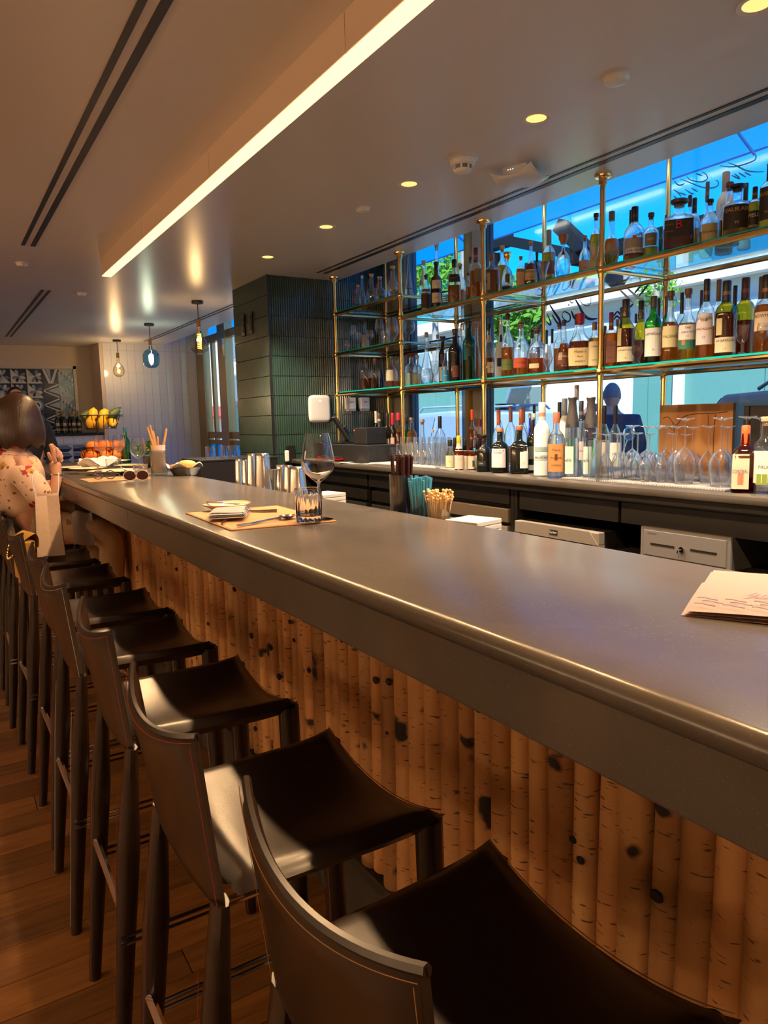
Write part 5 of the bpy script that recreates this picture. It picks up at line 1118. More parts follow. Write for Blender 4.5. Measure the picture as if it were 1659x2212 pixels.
B().tube([(0, 0, .003), (Ls*.3, 0, .003), (Ls*.7, 0, .006), (Ls, 0, .006)], [.006, .004, .003, .004], 6).obj('handle', M_silv, t)
B().surf(lambda u, v: (Ls+.028+.030*math.cos(2*PI*u)*v, .019*math.sin(2*PI*u)*v, .001+.009*v*v), 20, 6).obj('bowl', M_silv, t)
t = thing('napkin', 'folded grey linen napkin with dark hem on the placemat', 'napkin', (.665, 1.875, ZB+.010), math.radians(62))
for k, (w_, l_, dx) in enumerate(((.100, .150, 0), (.098, .146, .002), (.094, .140, -.002), (.088, .132, .003))):
    B().pad(lambda u, v, q: (l_/2*u+dx, w_/2*v+.004*math.sin(3*u), .003+.0045*k+.0015*math.sin(2.2*u+k)*v+.0022*q), 10, 8, 8).obj('fold', M_linen, t, 60, weld=1e-5)
    B().tube([(l_/2*u/10+dx, -w_/2, .003+.0045*k+.0015*math.sin(2.2*u/10+k)*-1) for u in range(-10, 11)], .0012, 4).obj('hem', paint(60, 58, 66), t)
# hero glasses with real walls
q = at(668, 1127, Z=ZB+.0036)
t = thing('tumbler', 'ribbed whisky tumbler with thick base on the placemat corner', 'glass', (q.x, q.y, ZB+.0038))
def flut(r, z, out):
    vs = []
    return r
b = B(); prf = [(.0005, .0), (.030, .0), (.033, .002), (.0335, .007), (.0337, .012), (.0341, .030), (.0346, .050), (.0350, .070), (.0352, .076), (.0355, .086), (.0347, .0865), (.0338, .086), (.0315, .020), (.028, .016), (.0005, .0165)]
b.lathe(prf, 64, cap=False)
b.v = [((x*(1-.06*(abs(math.cos(8*math.atan2(y, x)))**2)) if .008 < z < .075 and math.hypot(x, y) > .0325 else x), (y*(1-.06*(abs(math.cos(8*math.atan2(y, x)))**2)) if .008 < z < .075 and math.hypot(x, y) > .0325 else y), z) for x, y, z in b.v]
b.obj('body', G_hero, t, 50, weld=1e-6)
q = at(691, 1122, Z=ZB+.0036); d_ = depth(q); Hw = (at(684, 936, X=q.x).z-q.z); Rw = 36*d_/F_PX
t = thing('wine_glass', 'tall empty wine glass standing behind the tumbler on the bar', 'glass', (q.x, q.y, ZB+.0038))
R1 = Rw
outer = [(.0005, 0), (.036, 0), (.0365, .0012), (.02, .004), (.006, .008), (.0036, .02), (.0032, Hw*.40), (.005, Hw*.43), (R1*.45, Hw*.48), (R1*.86, Hw*.555), (R1, Hw*.63), (R1*.97, Hw*.72), (R1*.83, Hw*.88), (R1*.69, Hw)]
inner = [(R1*.69-.0009, Hw), (R1*.83-.0010, Hw*.88), (R1*.97-.0011, Hw*.72), (R1-.0011, Hw*.63), (R1*.86-.0012, Hw*.56), (R1*.45-.001, Hw*.492), (.004, Hw*.452), (.0005, Hw*.45)]
B().lathe(outer+inner, 40, cap=False).obj('body', G_hero, t, 60, weld=1e-6)
# menu at the near end
def menu_pt(u, v, z): return (.80+.887*u+.461*v, .568+.461*u-.887*v, z)
t = thing('menu', 'pale pink folded paper menu with blue wave border on the bar', 'menu', (.80, .568, ZB))
def ms(u, v, z): p_ = menu_pt(u, v, z); return (p_[0]-.80, p_[1]-.568, p_[2])
for k, (u1, v1, z0, dz) in enumerate(((.285, .30, .0006, .000), (.284, .30, .0035, .002), (.283, .30, .007, .003))):
    B().surf(lambda a, b_: ms(u1*a, .004*k+v1*b_, z0+dz*(1-a)*math.sin(PI*min(1, b_*1.3))+.0012*math.sin(5*a+3*b_)), 10, 10).obj('leaf', M_pinkp, t, 60)
wv = B()
for r_i in range(3):
    for c in range(9):
        u0, v0 = .018+r_i*.016, .012+c*.034+(r_i % 2)*.008
        pts = curve([(u0+.006, v0), (u0+.007, v0+.008), (u0, v0+.018), (u0-.003, v0+.026)], 3)
        wv.tube([ms(a, b_, .0115+.003*(1-a/.283)*math.sin(PI*min(1, b_/.3*1.3))+.0012*math.sin(5*a/.283+3*b_/.3)) for a, b_ in pts], .0007, 4)
wv.v = [(x, y, z) for x, y, z in wv.v]; o = wv.obj('wave_print', mat('wave_blue', (.25, .27, .42), .7), t); o['kind'] = 'stuff'
lettering('menu_lettering', 'Juana', .030, lambda u, v: ms(.105+v, .100+u, .0128), mat('ink_violet', (.10, .08, .16), .6), t, shear=.4)
lettering('menu_lettering', 'bar & restaurant', .008, lambda u, v: ms(.084+v, .105+u, .0128), mat('ink_violet', (.10, .08, .16), .6), t)

# ------------------------------------------------------------------ rail behind the bar
ZR = 1.0
rl = B().box(.306, .56, -1.4, 4.4, ZR-.02, ZR-.0005).obj('drink_rail', M_steel, bar, 0, bevel=.003)
XR2 = 1.18
def jar(px, ptop, w, label, nm='straw_glass', cat='glass'):
    q = at(px, ptop, X=XR2); d = depth((XR2, q.y, 1.05)); R = w/2*d/F_PX; H = q.z-ZR
    t = thing(nm, label, cat, (XR2, q.y, ZR)); b = B().lathe([(.001, .0), (R*.92, 0), (R*.94, .004), (R, H), (R*.96, H), (R*.9, .014), (.001, .012)], 24, cap=False)
    b.obj('vessel', G_clear, t, 50); return t, R, H
t, R, H = jar(865, 1025, 49, 'cut glass holding dark brown straws behind the bar')
for k in range(46):
    a = random.uniform(0, 2*PI); rr = R*.85*math.sqrt(random.random())
    tp = (1.28*rr*math.cos(a), 1.28*rr*math.sin(a), H+random.uniform(.052, .060)); part('straw', B().tube([(rr*.8*math.cos(a), rr*.8*math.sin(a), .015), tp], .0030, 6).mesh('straw'), t, paint(58, 26, 24, .4))
t, R, H = jar(906, 1062, 42, 'cut glass holding bright blue straws behind the bar')
for k in range(60):
    a = random.uniform(0, 2*PI); rr = R*.85*math.sqrt(random.random()); ex = 1.55
    tp = (ex*rr*math.cos(a), ex*rr*math.sin(a), H+random.uniform(.030, .046)); part('straw', B().tube([(rr*.7*math.cos(a), rr*.7*math.sin(a), .015), tp], .0028, 6).mesh('straw'), t, paint(70, 155, 190, .4))
t, R, H = jar(947, 1082, 52, 'glass of wooden knotted cocktail picks behind the bar')
M_pick = paint(222, 180, 120, .6)
for k in range(70):
    a = random.uniform(0, 2*PI); rr = R*.85*math.sqrt(random.random()); ex = 1.45; h_ = H+random.uniform(.005, .030)
    tp = (ex*rr*math.cos(a), ex*rr*math.sin(a), h_); b = B().tube([(rr*.6*math.cos(a), rr*.6*math.sin(a), .015), tp], .0011, 5); b.ball(tp, .0042, 8, 6); b.ball((tp[0]*.95, tp[1]*.95, tp[2]-.008), .0028, 6, 5)
    part('cocktail_pick', b.mesh('cocktail_pick'), t, M_pick)
# shaker tins
for i, (px, pt, w, d) in enumerate(((515, 992, 18, 'small mirror chrome tin, first of the shaker row'), (529, 993, 17, 'small mirror chrome tin, second of the shaker row'), (543, 980, 24, 'tall upturned steel shaker tin left of the largest'),
     (566, 979, 37, 'largest upturned steel shaker tin in the row'), (606, 1004, 24, 'upturned steel tin beside the jigger'), (622, 1005, 24, 'upturned steel tin in the middle of the trio'), (641, 1008, 40, 'wide upturned steel tin beside the wine glass'))):
    X_ = 1.20 + (.05 if i in (0, 4, 5) else 0); q = at(px, pt, X=X_); dd = depth((X_, q.y, 1.05)); R = w/2*dd/F_PX; H = q.z-ZR
    t = thing('shaker_tin', d, 'shaker', (X_, q.y, ZR), 0, 'steel shaker tins')
    B().lathe([(R*1.18, 0), (R*1.20, .003), (R*1.16, .006), (R*.84, H-.012), (R*.80, H-.003), (R*.74, H), (.001, H-.002)], 24, cap=False).obj('cup', M_steel, t, 40)
    B().lathe([(R*.85, H-.02), (R*.862, H-.017), (R*.845, H-.014)], 24, cap=False).obj('band', M_chrome, t)
q = at(590, 1014, X=1.20)
t = thing('jigger', 'small steel double ended jigger among the tins', 'jigger', (1.20, q.y, ZR)); H = q.z-ZR
B().lathe([(.016, 0), (.008, H*.42), (.008, H*.46), (.021, H), (.0195, H), (.006, H*.5)], 20, cap=False).obj('cup', M_steel, t, 40)
for px, py, X_, d in ((1022, 1120, 1.22, 'stack of cream paper napkins behind the bar by the picks'), (703, 1064, 1.24, 'stack of cream paper napkins behind the wine glass')):
    q = at(px, py, X=X_); t = thing('napkin_stack', d, 'napkins', (X_, q.y, ZR), .2); n_ = 5; h_ = (q.z-ZR)/n_
    for k in range(n_): B().box(-.055, .055, -.055, .055, k*h_, (k+1)*h_-.001).xf(Matrix.Rotation(random.uniform(-.06, .06), 4, 'Z')).obj('napkin', M_paper, t, 0, bevel=.002)
# ------------------------------------------------------------------ people
def skin(name, pts, edges, m, parent, sub=2, root=0):
    me = bpy.data.meshes.new(name); me.from_pydata([p[:3] for p in pts], edges, []); o = bpy.data.objects.new(name, me); COL.objects.link(o)
    md = o.modifiers.new('skin', 'SKIN'); md.use_smooth_shade = True
    for i, p in enumerate(pts):
        r = p[3]; sv = me.skin_vertices[0].data[i]; sv.radius = r if isinstance(r, tuple) else (r, r); sv.use_root = (i == root)
    s = o.modifiers.new('sub', 'SUBSURF'); s.levels = sub; s.render_levels = sub
    dg = bpy.context.evaluated_depsgraph_get(); dg.update(); me2 = bpy.data.meshes.new_from_object(o.evaluated_get(dg)); bpy.data.objects.remove(o)
    me2.name = name; me2.materials.clear(); me2.materials.append(m)
    me2.polygons.foreach_set('use_smooth', [True]*len(me2.polygons))
    return part(name, me2, parent)
M_skin = mat('skin', (.62, .34, .24), .5, var=(.56, .29, .20), ns=12); M_hair = mat('brown_hair', (.018, .008, .004), .38, var=(.040, .017, .008), ns=26, scale=(6, 6, .7), bump=.5, bd=.004)
M_hairb = mat('black_hair', (.012, .010, .010), .45)
def floral():
    m, t, p = nodes('floral_blouse'); N = t.nodes; Lk = t.links
    tc = N.new('ShaderNodeTexCoord'); cur = None; base = N.new('ShaderNodeRGB'); base.outputs[0].default_value = (.74, .52, .39, 1); cur = base.outputs[0]
    for sc, th, col, off in ((11, .24, (.42, .02, .03), 0), (10, .20, (.62, .30, .05), 3.3), (26, .22, (.26, .12, .06), 7.1), (16, .22, (.78, .60, .48), 1.7)):
        mp = N.new('ShaderNodeMapping'); mp.inputs['Location'].default_value = (off, off*.7, off*1.3); Lk.new(tc.outputs['Object'], mp.inputs[0])
        nz = N.new('ShaderNodeTexNoise'); nz.inputs['Scale'].default_value = 14; Lk.new(mp.outputs[0], nz.inputs['Vector']); ad = N.new('ShaderNodeVectorMath'); ad.operation = 'MULTIPLY_ADD'; ad.inputs[1].default_value = (.06, .06, .06); Lk.new(nz.outputs['Color'], ad.inputs[0]); Lk.new(mp.outputs[0], ad.inputs[2])
        v = N.new('ShaderNodeTexVoronoi'); v.inputs['Scale'].default_value = sc; Lk.new(ad.outputs[0], v.inputs['Vector']); l = N.new('ShaderNodeMath'); l.operation = 'LESS_THAN'; l.inputs[1].default_value = th; Lk.new(v.outputs['Distance'], l.inputs[0])
        mx = N.new('ShaderNodeMixRGB'); Lk.new(l.outputs[0], mx.inputs[0]); Lk.new(cur, mx.inputs[1]); mx.inputs[2].default_value = (*col, 1); cur = mx.outputs[0]
    Lk.new(cur, p.inputs['Base Color']); p.inputs['Roughness'].default_value = .7
    return m
M_floral = floral(); M_trou = mat('cream_trousers', (.62, .44, .28), .75, bump=.3, ns=7, bd=.01)
wx, wy = .41, 4.25
wm = thing('person', 'person in floral blouse and cream trousers sitting at the bar, hand raised', 'person', (wx, wy, 0))
def rel(p): return (p[0]-wx, p[1]-wy, p[2]) + tuple(p[3:])
# body: head, neck, torso, bare forearms and hands, feet
P_ = [(.40, 4.25, .83, .13), (.37, 4.25, .97, .115), (.345, 4.23, 1.12, .12), (.345, 4.22, 1.20, .09), (.355, 4.21, 1.255, .045), (.375, 4.21, 1.31, .05),
      (.36, 4.07, 1.155, .05), (.43, 4.03, 1.02, .042), (.485, 4.02, .945, .038), (.515, 4.03, 1.04, .030), (.528, 4.05, 1.125, .023), (.530, 4.055, 1.165, (.030, .018)),
      (.36, 4.37, 1.155, .05), (.46, 4.42, 1.00, .042), (.58, 4.42, 1.03, .030), (.56, 4.40, 1.12, .023), (.555, 4.395, 1.16, (.030, .018)),
      (.46, 4.18, .80, .085), (.70, 4.06, .775, .075), (.765, 4.03, .74, .062), (.745, 4.06, .50, .05), (.73, 4.08, .32, .035), (.79, 4.08, .29, .03),
      (.46, 4.33, .80, .085), (.70, 4.36, .775, .072), (.755, 4.36, .74, .06), (.735, 4.36, .50, .05), (.72, 4.36, .32, .035), (.78, 4.36, .29, .03)]
E_ = [(0, 1), (1, 2), (2, 3), (3, 4), (4, 5), (2, 6), (6, 7), (7, 8), (8, 9), (9, 10), (10, 11), (2, 12), (12, 13), (13, 14), (14, 15), (15, 16), (0, 17), (17, 18), (18, 19), (19, 20), (20, 21), (21, 22), (0, 23), (23, 24), (24, 25), (25, 26), (26, 27), (27, 28)]
skin('body', [rel(p) for p in P_], E_, M_skin, wm)
def head(parent, c, yaw, skinm, s=1.0):
    """head with brow, nose, lips, ears and eyes looking along yaw"""
    M_ = Matrix.Translation(c) @ Matrix.Rotation(yaw, 4, 'Z') @ Matrix.Scale(s, 4)
    def hf(u, v):
        th = 2*PI*u; ph = PI*v; x, y, z = math.sin(ph)*math.cos(th), math.sin(ph)*math.sin(th), -math.cos(ph)
        w = 1-.22*max(0, -z)**1.5; X = .092*x*w + (.012 if x > 0 else 0)*max(0, -z)*x; Y = .074*y*w; Z = .115*z
        if x > .5 and abs(y) < .25: X += .018*math.exp(-((z+.05)/.18)**2)*math.exp(-(y/.12)**2) - .006*math.exp(-((z+.42)/.05)**2)
        if x > .4: X -= .008*math.exp(-((z-.12)/.14)**2)*math.exp(-((abs(y)-.42)/.2)**2)
        return M_ @ Vector((X, Y, Z))
    h = B().surf(hf, 32, 24).obj('head', skinm, parent, 80, weld=1e-5)
    for sd in (-1, 1):
        B().ball((0, 0, 0), .011, 10, 8).xf(M_ @ Matrix.Translation((.074, sd*.031, .012))).obj('eye', paint(230, 225, 220, .2), h)
        B().ball((0, 0, 0), .0055, 8, 6).xf(M_ @ Matrix.Translation((.0825, sd*.031, .012))).obj('pupil', M_black, h)
        B().ball((0, 0, 0), .02, 10, 8, (.5, .3, 1)).xf(M_ @ Matrix.Translation((-.005, sd*.074, -.005))).obj('ear', skinm, h)
    B().ball((0, 0, 0), .018, 10, 6, (.35, 1, .3)).xf(M_ @ Matrix.Translation((.086, 0, -.052))).obj('lips', mat('lip', (.45, .16, .13), .5), h)
    return h
HC = Vector((.385-wx, 4.215-wy, 1.385))
head(wm, HC, math.radians(80), M_skin)
def bob(u, v):
    th = 2*PI*u; z = 1-v*1.0
    if v < .45: ph = v/.45*PI/2; r = math.sin(ph); zz = math.cos(ph)*.125
    else: k = (v-.45)/.55; r = 1+.16*math.sin(k*PI*.75)-.10*k*k; zz = -.155*k
    x, y = .112*r*math.cos(th), .096*r*math.sin(th)
    fr_ = max(0, math.cos(th-math.radians(80)))     # open at the face
    if v > .35: x -= .05*fr_**2*math.cos(math.radians(80)); y -= .075*fr_**2
    w = .003*math.sin(22*th)*min(1, v*2)
    return HC + Vector((x*(1+w*6), y*(1+w*6), zz+.012+.01*math.sin(9*th)*(v > .97)))
B().surf(bob, 48, 18).obj('hair', M_hair, wm, 80, weld=1e-5)
def hand(pref, wrist, fing, parent):
    for i, ch in enumerate(fing):
        skin('finger', [rel((*p, r)) for p, r in zip(ch, (.0115, .0105, .0095, .0080))], [(k, k+1) for k in range(len(ch)-1)], M_skin, parent, 1)
hand('r', None, [[(.527, 4.045, 1.155), (.515, 4.030, 1.185), (.517, 4.028, 1.212), (.520, 4.030, 1.235)],      # thumb raised
                 [(.535, 4.06, 1.18), (.545, 4.065, 1.215), (.535, 4.085, 1.235), (.522, 4.095, 1.225)], [(.541, 4.07, 1.175), (.556, 4.08, 1.205), (.548, 4.10, 1.218), (.536, 4.107, 1.205)],
                 [(.545, 4.078, 1.168), (.562, 4.09, 1.190), (.556, 4.108, 1.198), (.546, 4.112, 1.186)], [(.547, 4.085, 1.158), (.563, 4.098, 1.172), (.558, 4.112, 1.178), (.550, 4.114, 1.168)]], wm)
hand('l', None, [[(.55, 4.385, 1.155), (.535, 4.36, 1.185), (.53, 4.35, 1.205)], [(.56, 4.39, 1.18), (.555, 4.385, 1.225), (.545, 4.375, 1.25)], [(.565, 4.40, 1.18), (.565, 4.395, 1.225), (.555, 4.385, 1.25)], [(.57, 4.41, 1.175), (.575, 4.41, 1.215), (.565, 4.40, 1.24)], [(.57, 4.42, 1.165), (.58, 4.42, 1.195), (.572, 4.415, 1.215)]], wm)
BL = [(.395, 4.25, .87, (.165, .15)), (.365, 4.25, .98, (.155, .14)), (.345, 4.235, 1.10, (.16, .135)), (.35, 4.22, 1.19, (.115, .10)), (.36, 4.21, 1.25, .062), (.365, 4.075, 1.14, .075), (.42, 4.03, 1.02, .072), (.465, 4.02, .965, .066), (.36, 4.37, 1.14, .075), (.45, 4.42, 1.01, .07), (.52, 4.42, 1.0, .06)]
skin('blouse', [rel(p) for p in BL], [(0, 1), (1, 2), (2, 3), (3, 4), (2, 5), (5, 6), (6, 7), (2, 8), (8, 9), (9, 10)], M_floral, wm)
TR = [(.40, 4.25, .84, .15), (.47, 4.17, .815, .10), (.70, 4.06, .785, .088), (.775, 4.03, .735, .076), (.752, 4.06, .50, .075), (.735, 4.08, .34, .07), (.47, 4.33, .815, .10), (.70, 4.36, .785, .085), (.765, 4.36, .735, .074), (.742, 4.36, .50, .072), (.725, 4.36, .34, .068)]
skin('trousers', [rel(p) for p in TR], [(0, 1), (1, 2), (2, 3), (3, 4), (4, 5), (0, 6), (6, 7), (7, 8), (8, 9), (9, 10)], M_trou, wm)
for s in (4.08, 4.36): B().pad(lambda u, v, q: (.755-wx+.075*u, s-wy+.033*v, .270+.02*q), 8, 6, 5).obj('shoe', paint(70, 50, 40), wm, 60)
B().tube([rel((.527+.026*math.cos(a*PI/8), 4.048+.026*math.sin(a*PI/8), 1.10+.004*math.sin(a*PI/8)))[:3] for a in range(17)], .006, 6, cap=False).obj('bracelet', M_brass, wm)
B().tube([rel((.36+.06*math.cos(a*PI/8), 4.21+.06*math.sin(a*PI/8), 1.262+.006*math.cos(a*2)))[:3] for a in range(17)], .016, 8, cap=False).obj('scarf', mat('red_scarf', (.30, .02, .03), .7), wm)
t = thing('lap_napkin', 'grey napkin spread over the seated knee', 'napkin', (.63, 4.07, .88))
B().surf(lambda u, v: (-.06+.10*u+.03*v, -.10+.20*v, .012-.16*(2*v-1)**2+.01*math.sin(6*u)), 8, 14).obj('cloth', M_linen, t, 80)
# waiter
mx_, my_ = .615, 6.8
wt = thing('person', 'person with short dark hair in navy jacket standing by the mural', 'person', (mx_, my_, 0))
BD = [(0, 0, .92, (.15, .11)), (0, 0, 1.10, (.16, .11)), (0, 0, 1.30, (.19, .11)), (0, 0, 1.40, (.10, .08)), (0, -.01, 1.46, .052), (0, -.01, 1.52, .055), (-.20, 0, 1.33, .065), (-.25, -.02, 1.10, .05), (-.22, -.14, .95, .04), (-.20, -.22, .96, .032), (.20, 0, 1.33, .065), (.25, -.02, 1.10, .05), (.22, -.14, .95, .04), (.20, -.22, .96, .032),
      (-.09, 0, .85, .085), (-.10, 0, .48, .062), (-.10, .02, .09, .045), (-.10, -.10, .045, .035), (.09, 0, .85, .085), (.10, 0, .48, .062), (.10, .02, .09, .045), (.10, -.10, .045, .035)]
BE = [(0, 1), (1, 2), (2, 3), (3, 4), (4, 5), (2, 6), (6, 7), (7, 8), (8, 9), (2, 10), (10, 11), (11, 12), (12, 13), (0, 14), (14, 15), (15, 16), (16, 17), (0, 18), (18, 19), (19, 20), (20, 21)]
skin('body', BD, BE, M_skin, wt); head(wt, Vector((0, -.012, 1.56)), -PI/2, M_skin)
M_navy = mat('navy_jacket', (.022, .026, .040), .8)
skin('jacket', [(p[0], p[1], p[2], tuple(1.18*r for r in p[3]) if isinstance(p[3], tuple) else p[3]*1.25) for p in BD[:4]+BD[6:9]+BD[10:13]], [(0, 1), (1, 2), (2, 3), (2, 4), (4, 5), (5, 6), (2, 7), (7, 8), (8, 9)], M_navy, wt)
skin('trousers', [(0, 0, .92, (.16, .12))]+[(p[0], p[1], p[2], p[3]*1.18) for p in BD[14:17]+BD[18:21]], [(0, 1), (1, 2), (2, 3), (0, 4), (4, 5), (5, 6)], M_black, wt)
B().surf(lambda u, v: Vector((.079*math.sin(v*1.75)*math.sin(2*PI*u), -.012-.098*math.sin(v*1.75)*math.cos(2*PI*u)*(.86 if math.cos(2*PI*u) > 0 else 1)+.008, 1.565+.122*math.cos(v*1.75)+(.055*max(0, math.cos(2*PI*u)) if v > .7 else 0))), 24, 10).obj('hair', M_hairb, wt, 80, weld=1e-5)

# ------------------------------------------------------------------ bags on the stools
bx, by = .435, 3.74
t = thing('shopping_bag', 'white paper shopping bag with red print and rope handles on a stool', 'shopping bag', (bx, by, .738), PI/2-.15)
M_bag = mat('white_kraft', (.74, .58, .48), .7, bump=.05, ns=6)
hb, wb_, db = .285, .075, .060
def bag_side(sg): return B().surf(lambda u, v: (-wb_+2*wb_*u, sg*(db-.012*v), hb*v), 6, 8)
bag_side(-1).obj('front', M_bag, t, 0); bag_side(1).obj('back', M_bag, t, 0)
for sg in (-1, 1):   # gussets folded inwards
    B().surf(lambda u, v: (sg*(wb_-(.03*v*(1-abs(2*u-1)))), (-1+2*u)*(db-.012*v), hb*v), 4, 8).obj('gusset', M_bag, t, 0)
    B().tube([(-.035, sg*(db-.012), hb), (-.03, sg*(db-.005), hb+.06), (0, sg*(db-.002), hb+.10), (.03, sg*(db-.005), hb+.06), (.035, sg*(db-.012), hb)], .0028, 6).obj('handle', M_white, t)
B().box(-wb_, wb_, -db, db, 0, .002).obj('base', M_bag, t, 0)
M_redi = paint(180, 40, 50, .6)
B().tube([(-.01+.030*math.cos(a*PI/8), -db+.009, .20+.034*math.sin(a*PI/8)) for a in range(2, 17)], .003, 5).obj('print_mark', M_redi, t)
lettering('bag_lettering', 'ORLA', .035, lambda u, v: (.0-v*.9, -db+.0025, .10-u), M_redi, t)
t = thing('handbag', 'mustard yellow handbag with gold chain propped on the sixth stool', 'handbag', (.270, 3.18, .735), .2)
M_must = mat('mustard_leather', (.50, .27, .05), .45)
B().box(-.022, .022, -.075, .075, 0, .165).obj('body', M_must, t, 0, bevel=.008)
B().surf(lambda u, v: (-.024+.06*math.sin(v*PI*.62), -.075+.15*u, .165+.026*math.sin(v*PI*.95)-.07*max(0, v-.5)), 8, 12).obj('flap', M_must, t, 60)
ch = B()
for k in range(34):
    a = k/33*PI; c_ = (-.02-.04*math.sin(a), -.08+.16*k/33, .17-.08*math.sin(a)*(1 if k % 2 else .96)); ch.ball(c_, .0055, 6, 5, (1, 1, .7) if k % 2 else (.7, 1, 1))
ch.obj('chain', M_brass, t)

# ------------------------------------------------------------------ far end of the bar
def on(px, py, z=ZB): q = at(px, py, Z=z); return (q.x, q.y, z)
plates = [(170, 1014, .13, 'wide cream plate at the bar corner nearest the raised hand'), (250, 1024, .145, 'large cream plate in front of the breadstick jar'), (300, 1012, .10, 'cream side plate behind the wine glass'), (190, 1022, .10, 'cream plate with cutlery beside the spectacles'), (290, 1003, .11, 'far cream plate under the crumpled napkin')]
for i, (px, py, r, d) in enumerate(plates):
    q = on(px, py); plate(d, (min(max(q[0], .60+r*.6), 1.0), q[1], ZB+.0005+.004*i), r, (225, 205, 180), grp='plates at the far end of the bar')
for a, b_, d in (((205, 1016), (225, 1024), 'dinner knife on the large cream plate'), ((262, 1022), (276, 1034), 'butter knife standing out beside the sunglasses')):
    knife(d, on(*a)[:2], on(*b_)[:2], ZB+.032, M_silv)
q = on(245, 1036)
t = thing('placemat', 'tan leather placemat under the spectacles', 'placemat', (q[0], q[1], ZB))
B().box(-.13, .16, -.10, .16, .0003, .003).obj('leather', mat('tan_leather', (.56, .29, .12), .55), t, 0, bevel=.001)
def specs(label, p, rz, lens, frame_m, r=.022):
    t = thing('spectacles', label, 'glasses', p, rz)
    for s in (-1, 1):
        B().tube([(s*.028+r*1.1*math.cos(a*PI/8), 0, r+.002+r*.9*math.sin(a*PI/8)) for a in range(17)], .0022, 6, cap=False).obj('rim', frame_m, t)
        B().prism([(s*.028+r*1.05*math.cos(a*PI/8), r+.002+r*.86*math.sin(a*PI/8)) for a in range(16)], -.001, .001, lambda a, b_, h: (a, h, b_)).obj('lens', lens, t)
        B().tube([(s*(.028+r*1.1), 0, r*1.3), (s*(.03+r*1.1), .05, r*1.2), (s*(.026+r), .12, .004)], .002, 6).obj('temple', frame_m, t)
    B().tube([(-.006, 0, r+.008), (0, -.001, r+.011), (.006, 0, r+.008)], .002, 6).obj('bridge', frame_m, t)
q = on(295, 1040); specs('sunglasses with round brown lenses standing on the bar', (q[0], q[1], ZB), -.35, mat('brown_lens', (.05, .015, .01), .05), paint(190, 170, 160, .3), .026)
q = on(226, 1038); specs('clear spectacles with dark frames beside the sunglasses', (q[0], q[1], ZB+.0035), -.45, G_clear, paint(25, 28, 50, .3))
q = on(302, 1026); glassware('wine glass with white wine dregs beside the breadstick jar', (q[0], q[1], ZB), .195, .043, 'balloon', group='glasses at the far end of the bar', nm='wine_glass')
q = on(243, 1014); glassware('low ribbed water tumbler before the fruit stand', (q[0], q[1], ZB), .062, .037, 'rocks', group='glasses at the far end of the bar', ribs=10)
q = on(305, 1033); glassware('ribbed water tumbler in front of the wine glass', (q[0], q[1], ZB), .066, .036, 'rocks', group='glasses at the far end of the bar', ribs=10)
glassware('second wine glass before the orange basket', (1.03, 4.95, ZB), .20, .042, 'balloon', group='glasses at the far end of the bar', nm='wine_glass')
glassware('wine glass standing in front of the oranges', (.93, 5.02, ZB), .20, .042, 'balloon', group='glasses at the far end of the bar', nm='wine_glass')
t = thing('crumpled_napkin', 'white crumpled napkin behind the low tumbler', 'napkin', (.86, 4.72, ZB))
B().pad(lambda u, v, q_: (.12*u, .06*v, .040+.018*math.sin(4*u+2*v)+.012*math.sin(7*v-3*u)+.009*q_), 14, 12, 4).obj('cloth', mat('white_linen', (.72, .66, .62), .85), t, 80)
# breadstick jar
q = on(345, 1026); t = thing('breadstick_jar', 'glass jar lined with paper holding breadsticks', 'jar', q)
B().lathe([(.001, 0), (.040, 0), (.042, .004), (.041, .13), (.039, .13), (.038, .012), (.001, .01)], 24, cap=False).obj('jar', G_clear, t)
B().lathe([(.001, .015), (.035, .015), (.036, .14), (.039, .155), (.036, .15)], 14, cap=False).obj('paper_liner', mat('liner_paper', (.78, .62, .52), .8), t)
for k, (a, l) in enumerate(((2.6, .25), (2.2, .26), (1.9, .23), (1.5, .20), (.2, .235), (.0, .24), (.35, .22))):
    o = B().tube([(.006*math.cos(a), .006*math.sin(a), .03), (.022*math.cos(a)*1.2, .0, l*.6), ((.055 if a > 1 else .05)*math.cos(a), .01*math.sin(a), l)], [.006, .0065, .005], 8).obj('breadstick', mat('crust', (.62, .36, .15), .7, var=(.50, .25, .09), ns=30), t)
# bread basket
q = on(400, 1026); t = thing('bread_bowl', 'ribbed steel bowl with napkin and bread roll on the bar', 'bread basket', q)
b = B().lathe([(.001, 0), (.055, 0), (.058, .003), (.080, .040), (.083, .042), (.078, .040), (.052, .006), (.001, .005)], 48, cap=False); b.v = [(x*(1+.02*math.cos(24*math.atan2(y, x))), y*(1+.02*math.cos(24*math.atan2(y, x))), z) for x, y, z in b.v]
b.obj('bowl', M_steel, t)
B().surf(lambda u, v: ((.03+.062*v)*math.cos(2*PI*u), (.03+.062*v)*math.sin(2*PI*u), .022+.030*v+.012*math.sin(2*PI*u*5)*v), 40, 5).obj('liner', mat('white_linen', (.72, .66, .62), .85), t, 80)
B().ball((.01, -.005, .05), .045, 16, 10, (1.15, .9, .62)).obj('bread_roll', mat('crust_gold', (.55, .24, .05), .55, var=(.68, .38, .12), ns=9), t)
B().ball((-.05, .01, .045), .026, 10, 8, (1.2, .8, .5)).obj('bread_roll', mat('crust_dark', (.35, .12, .03), .6), t)
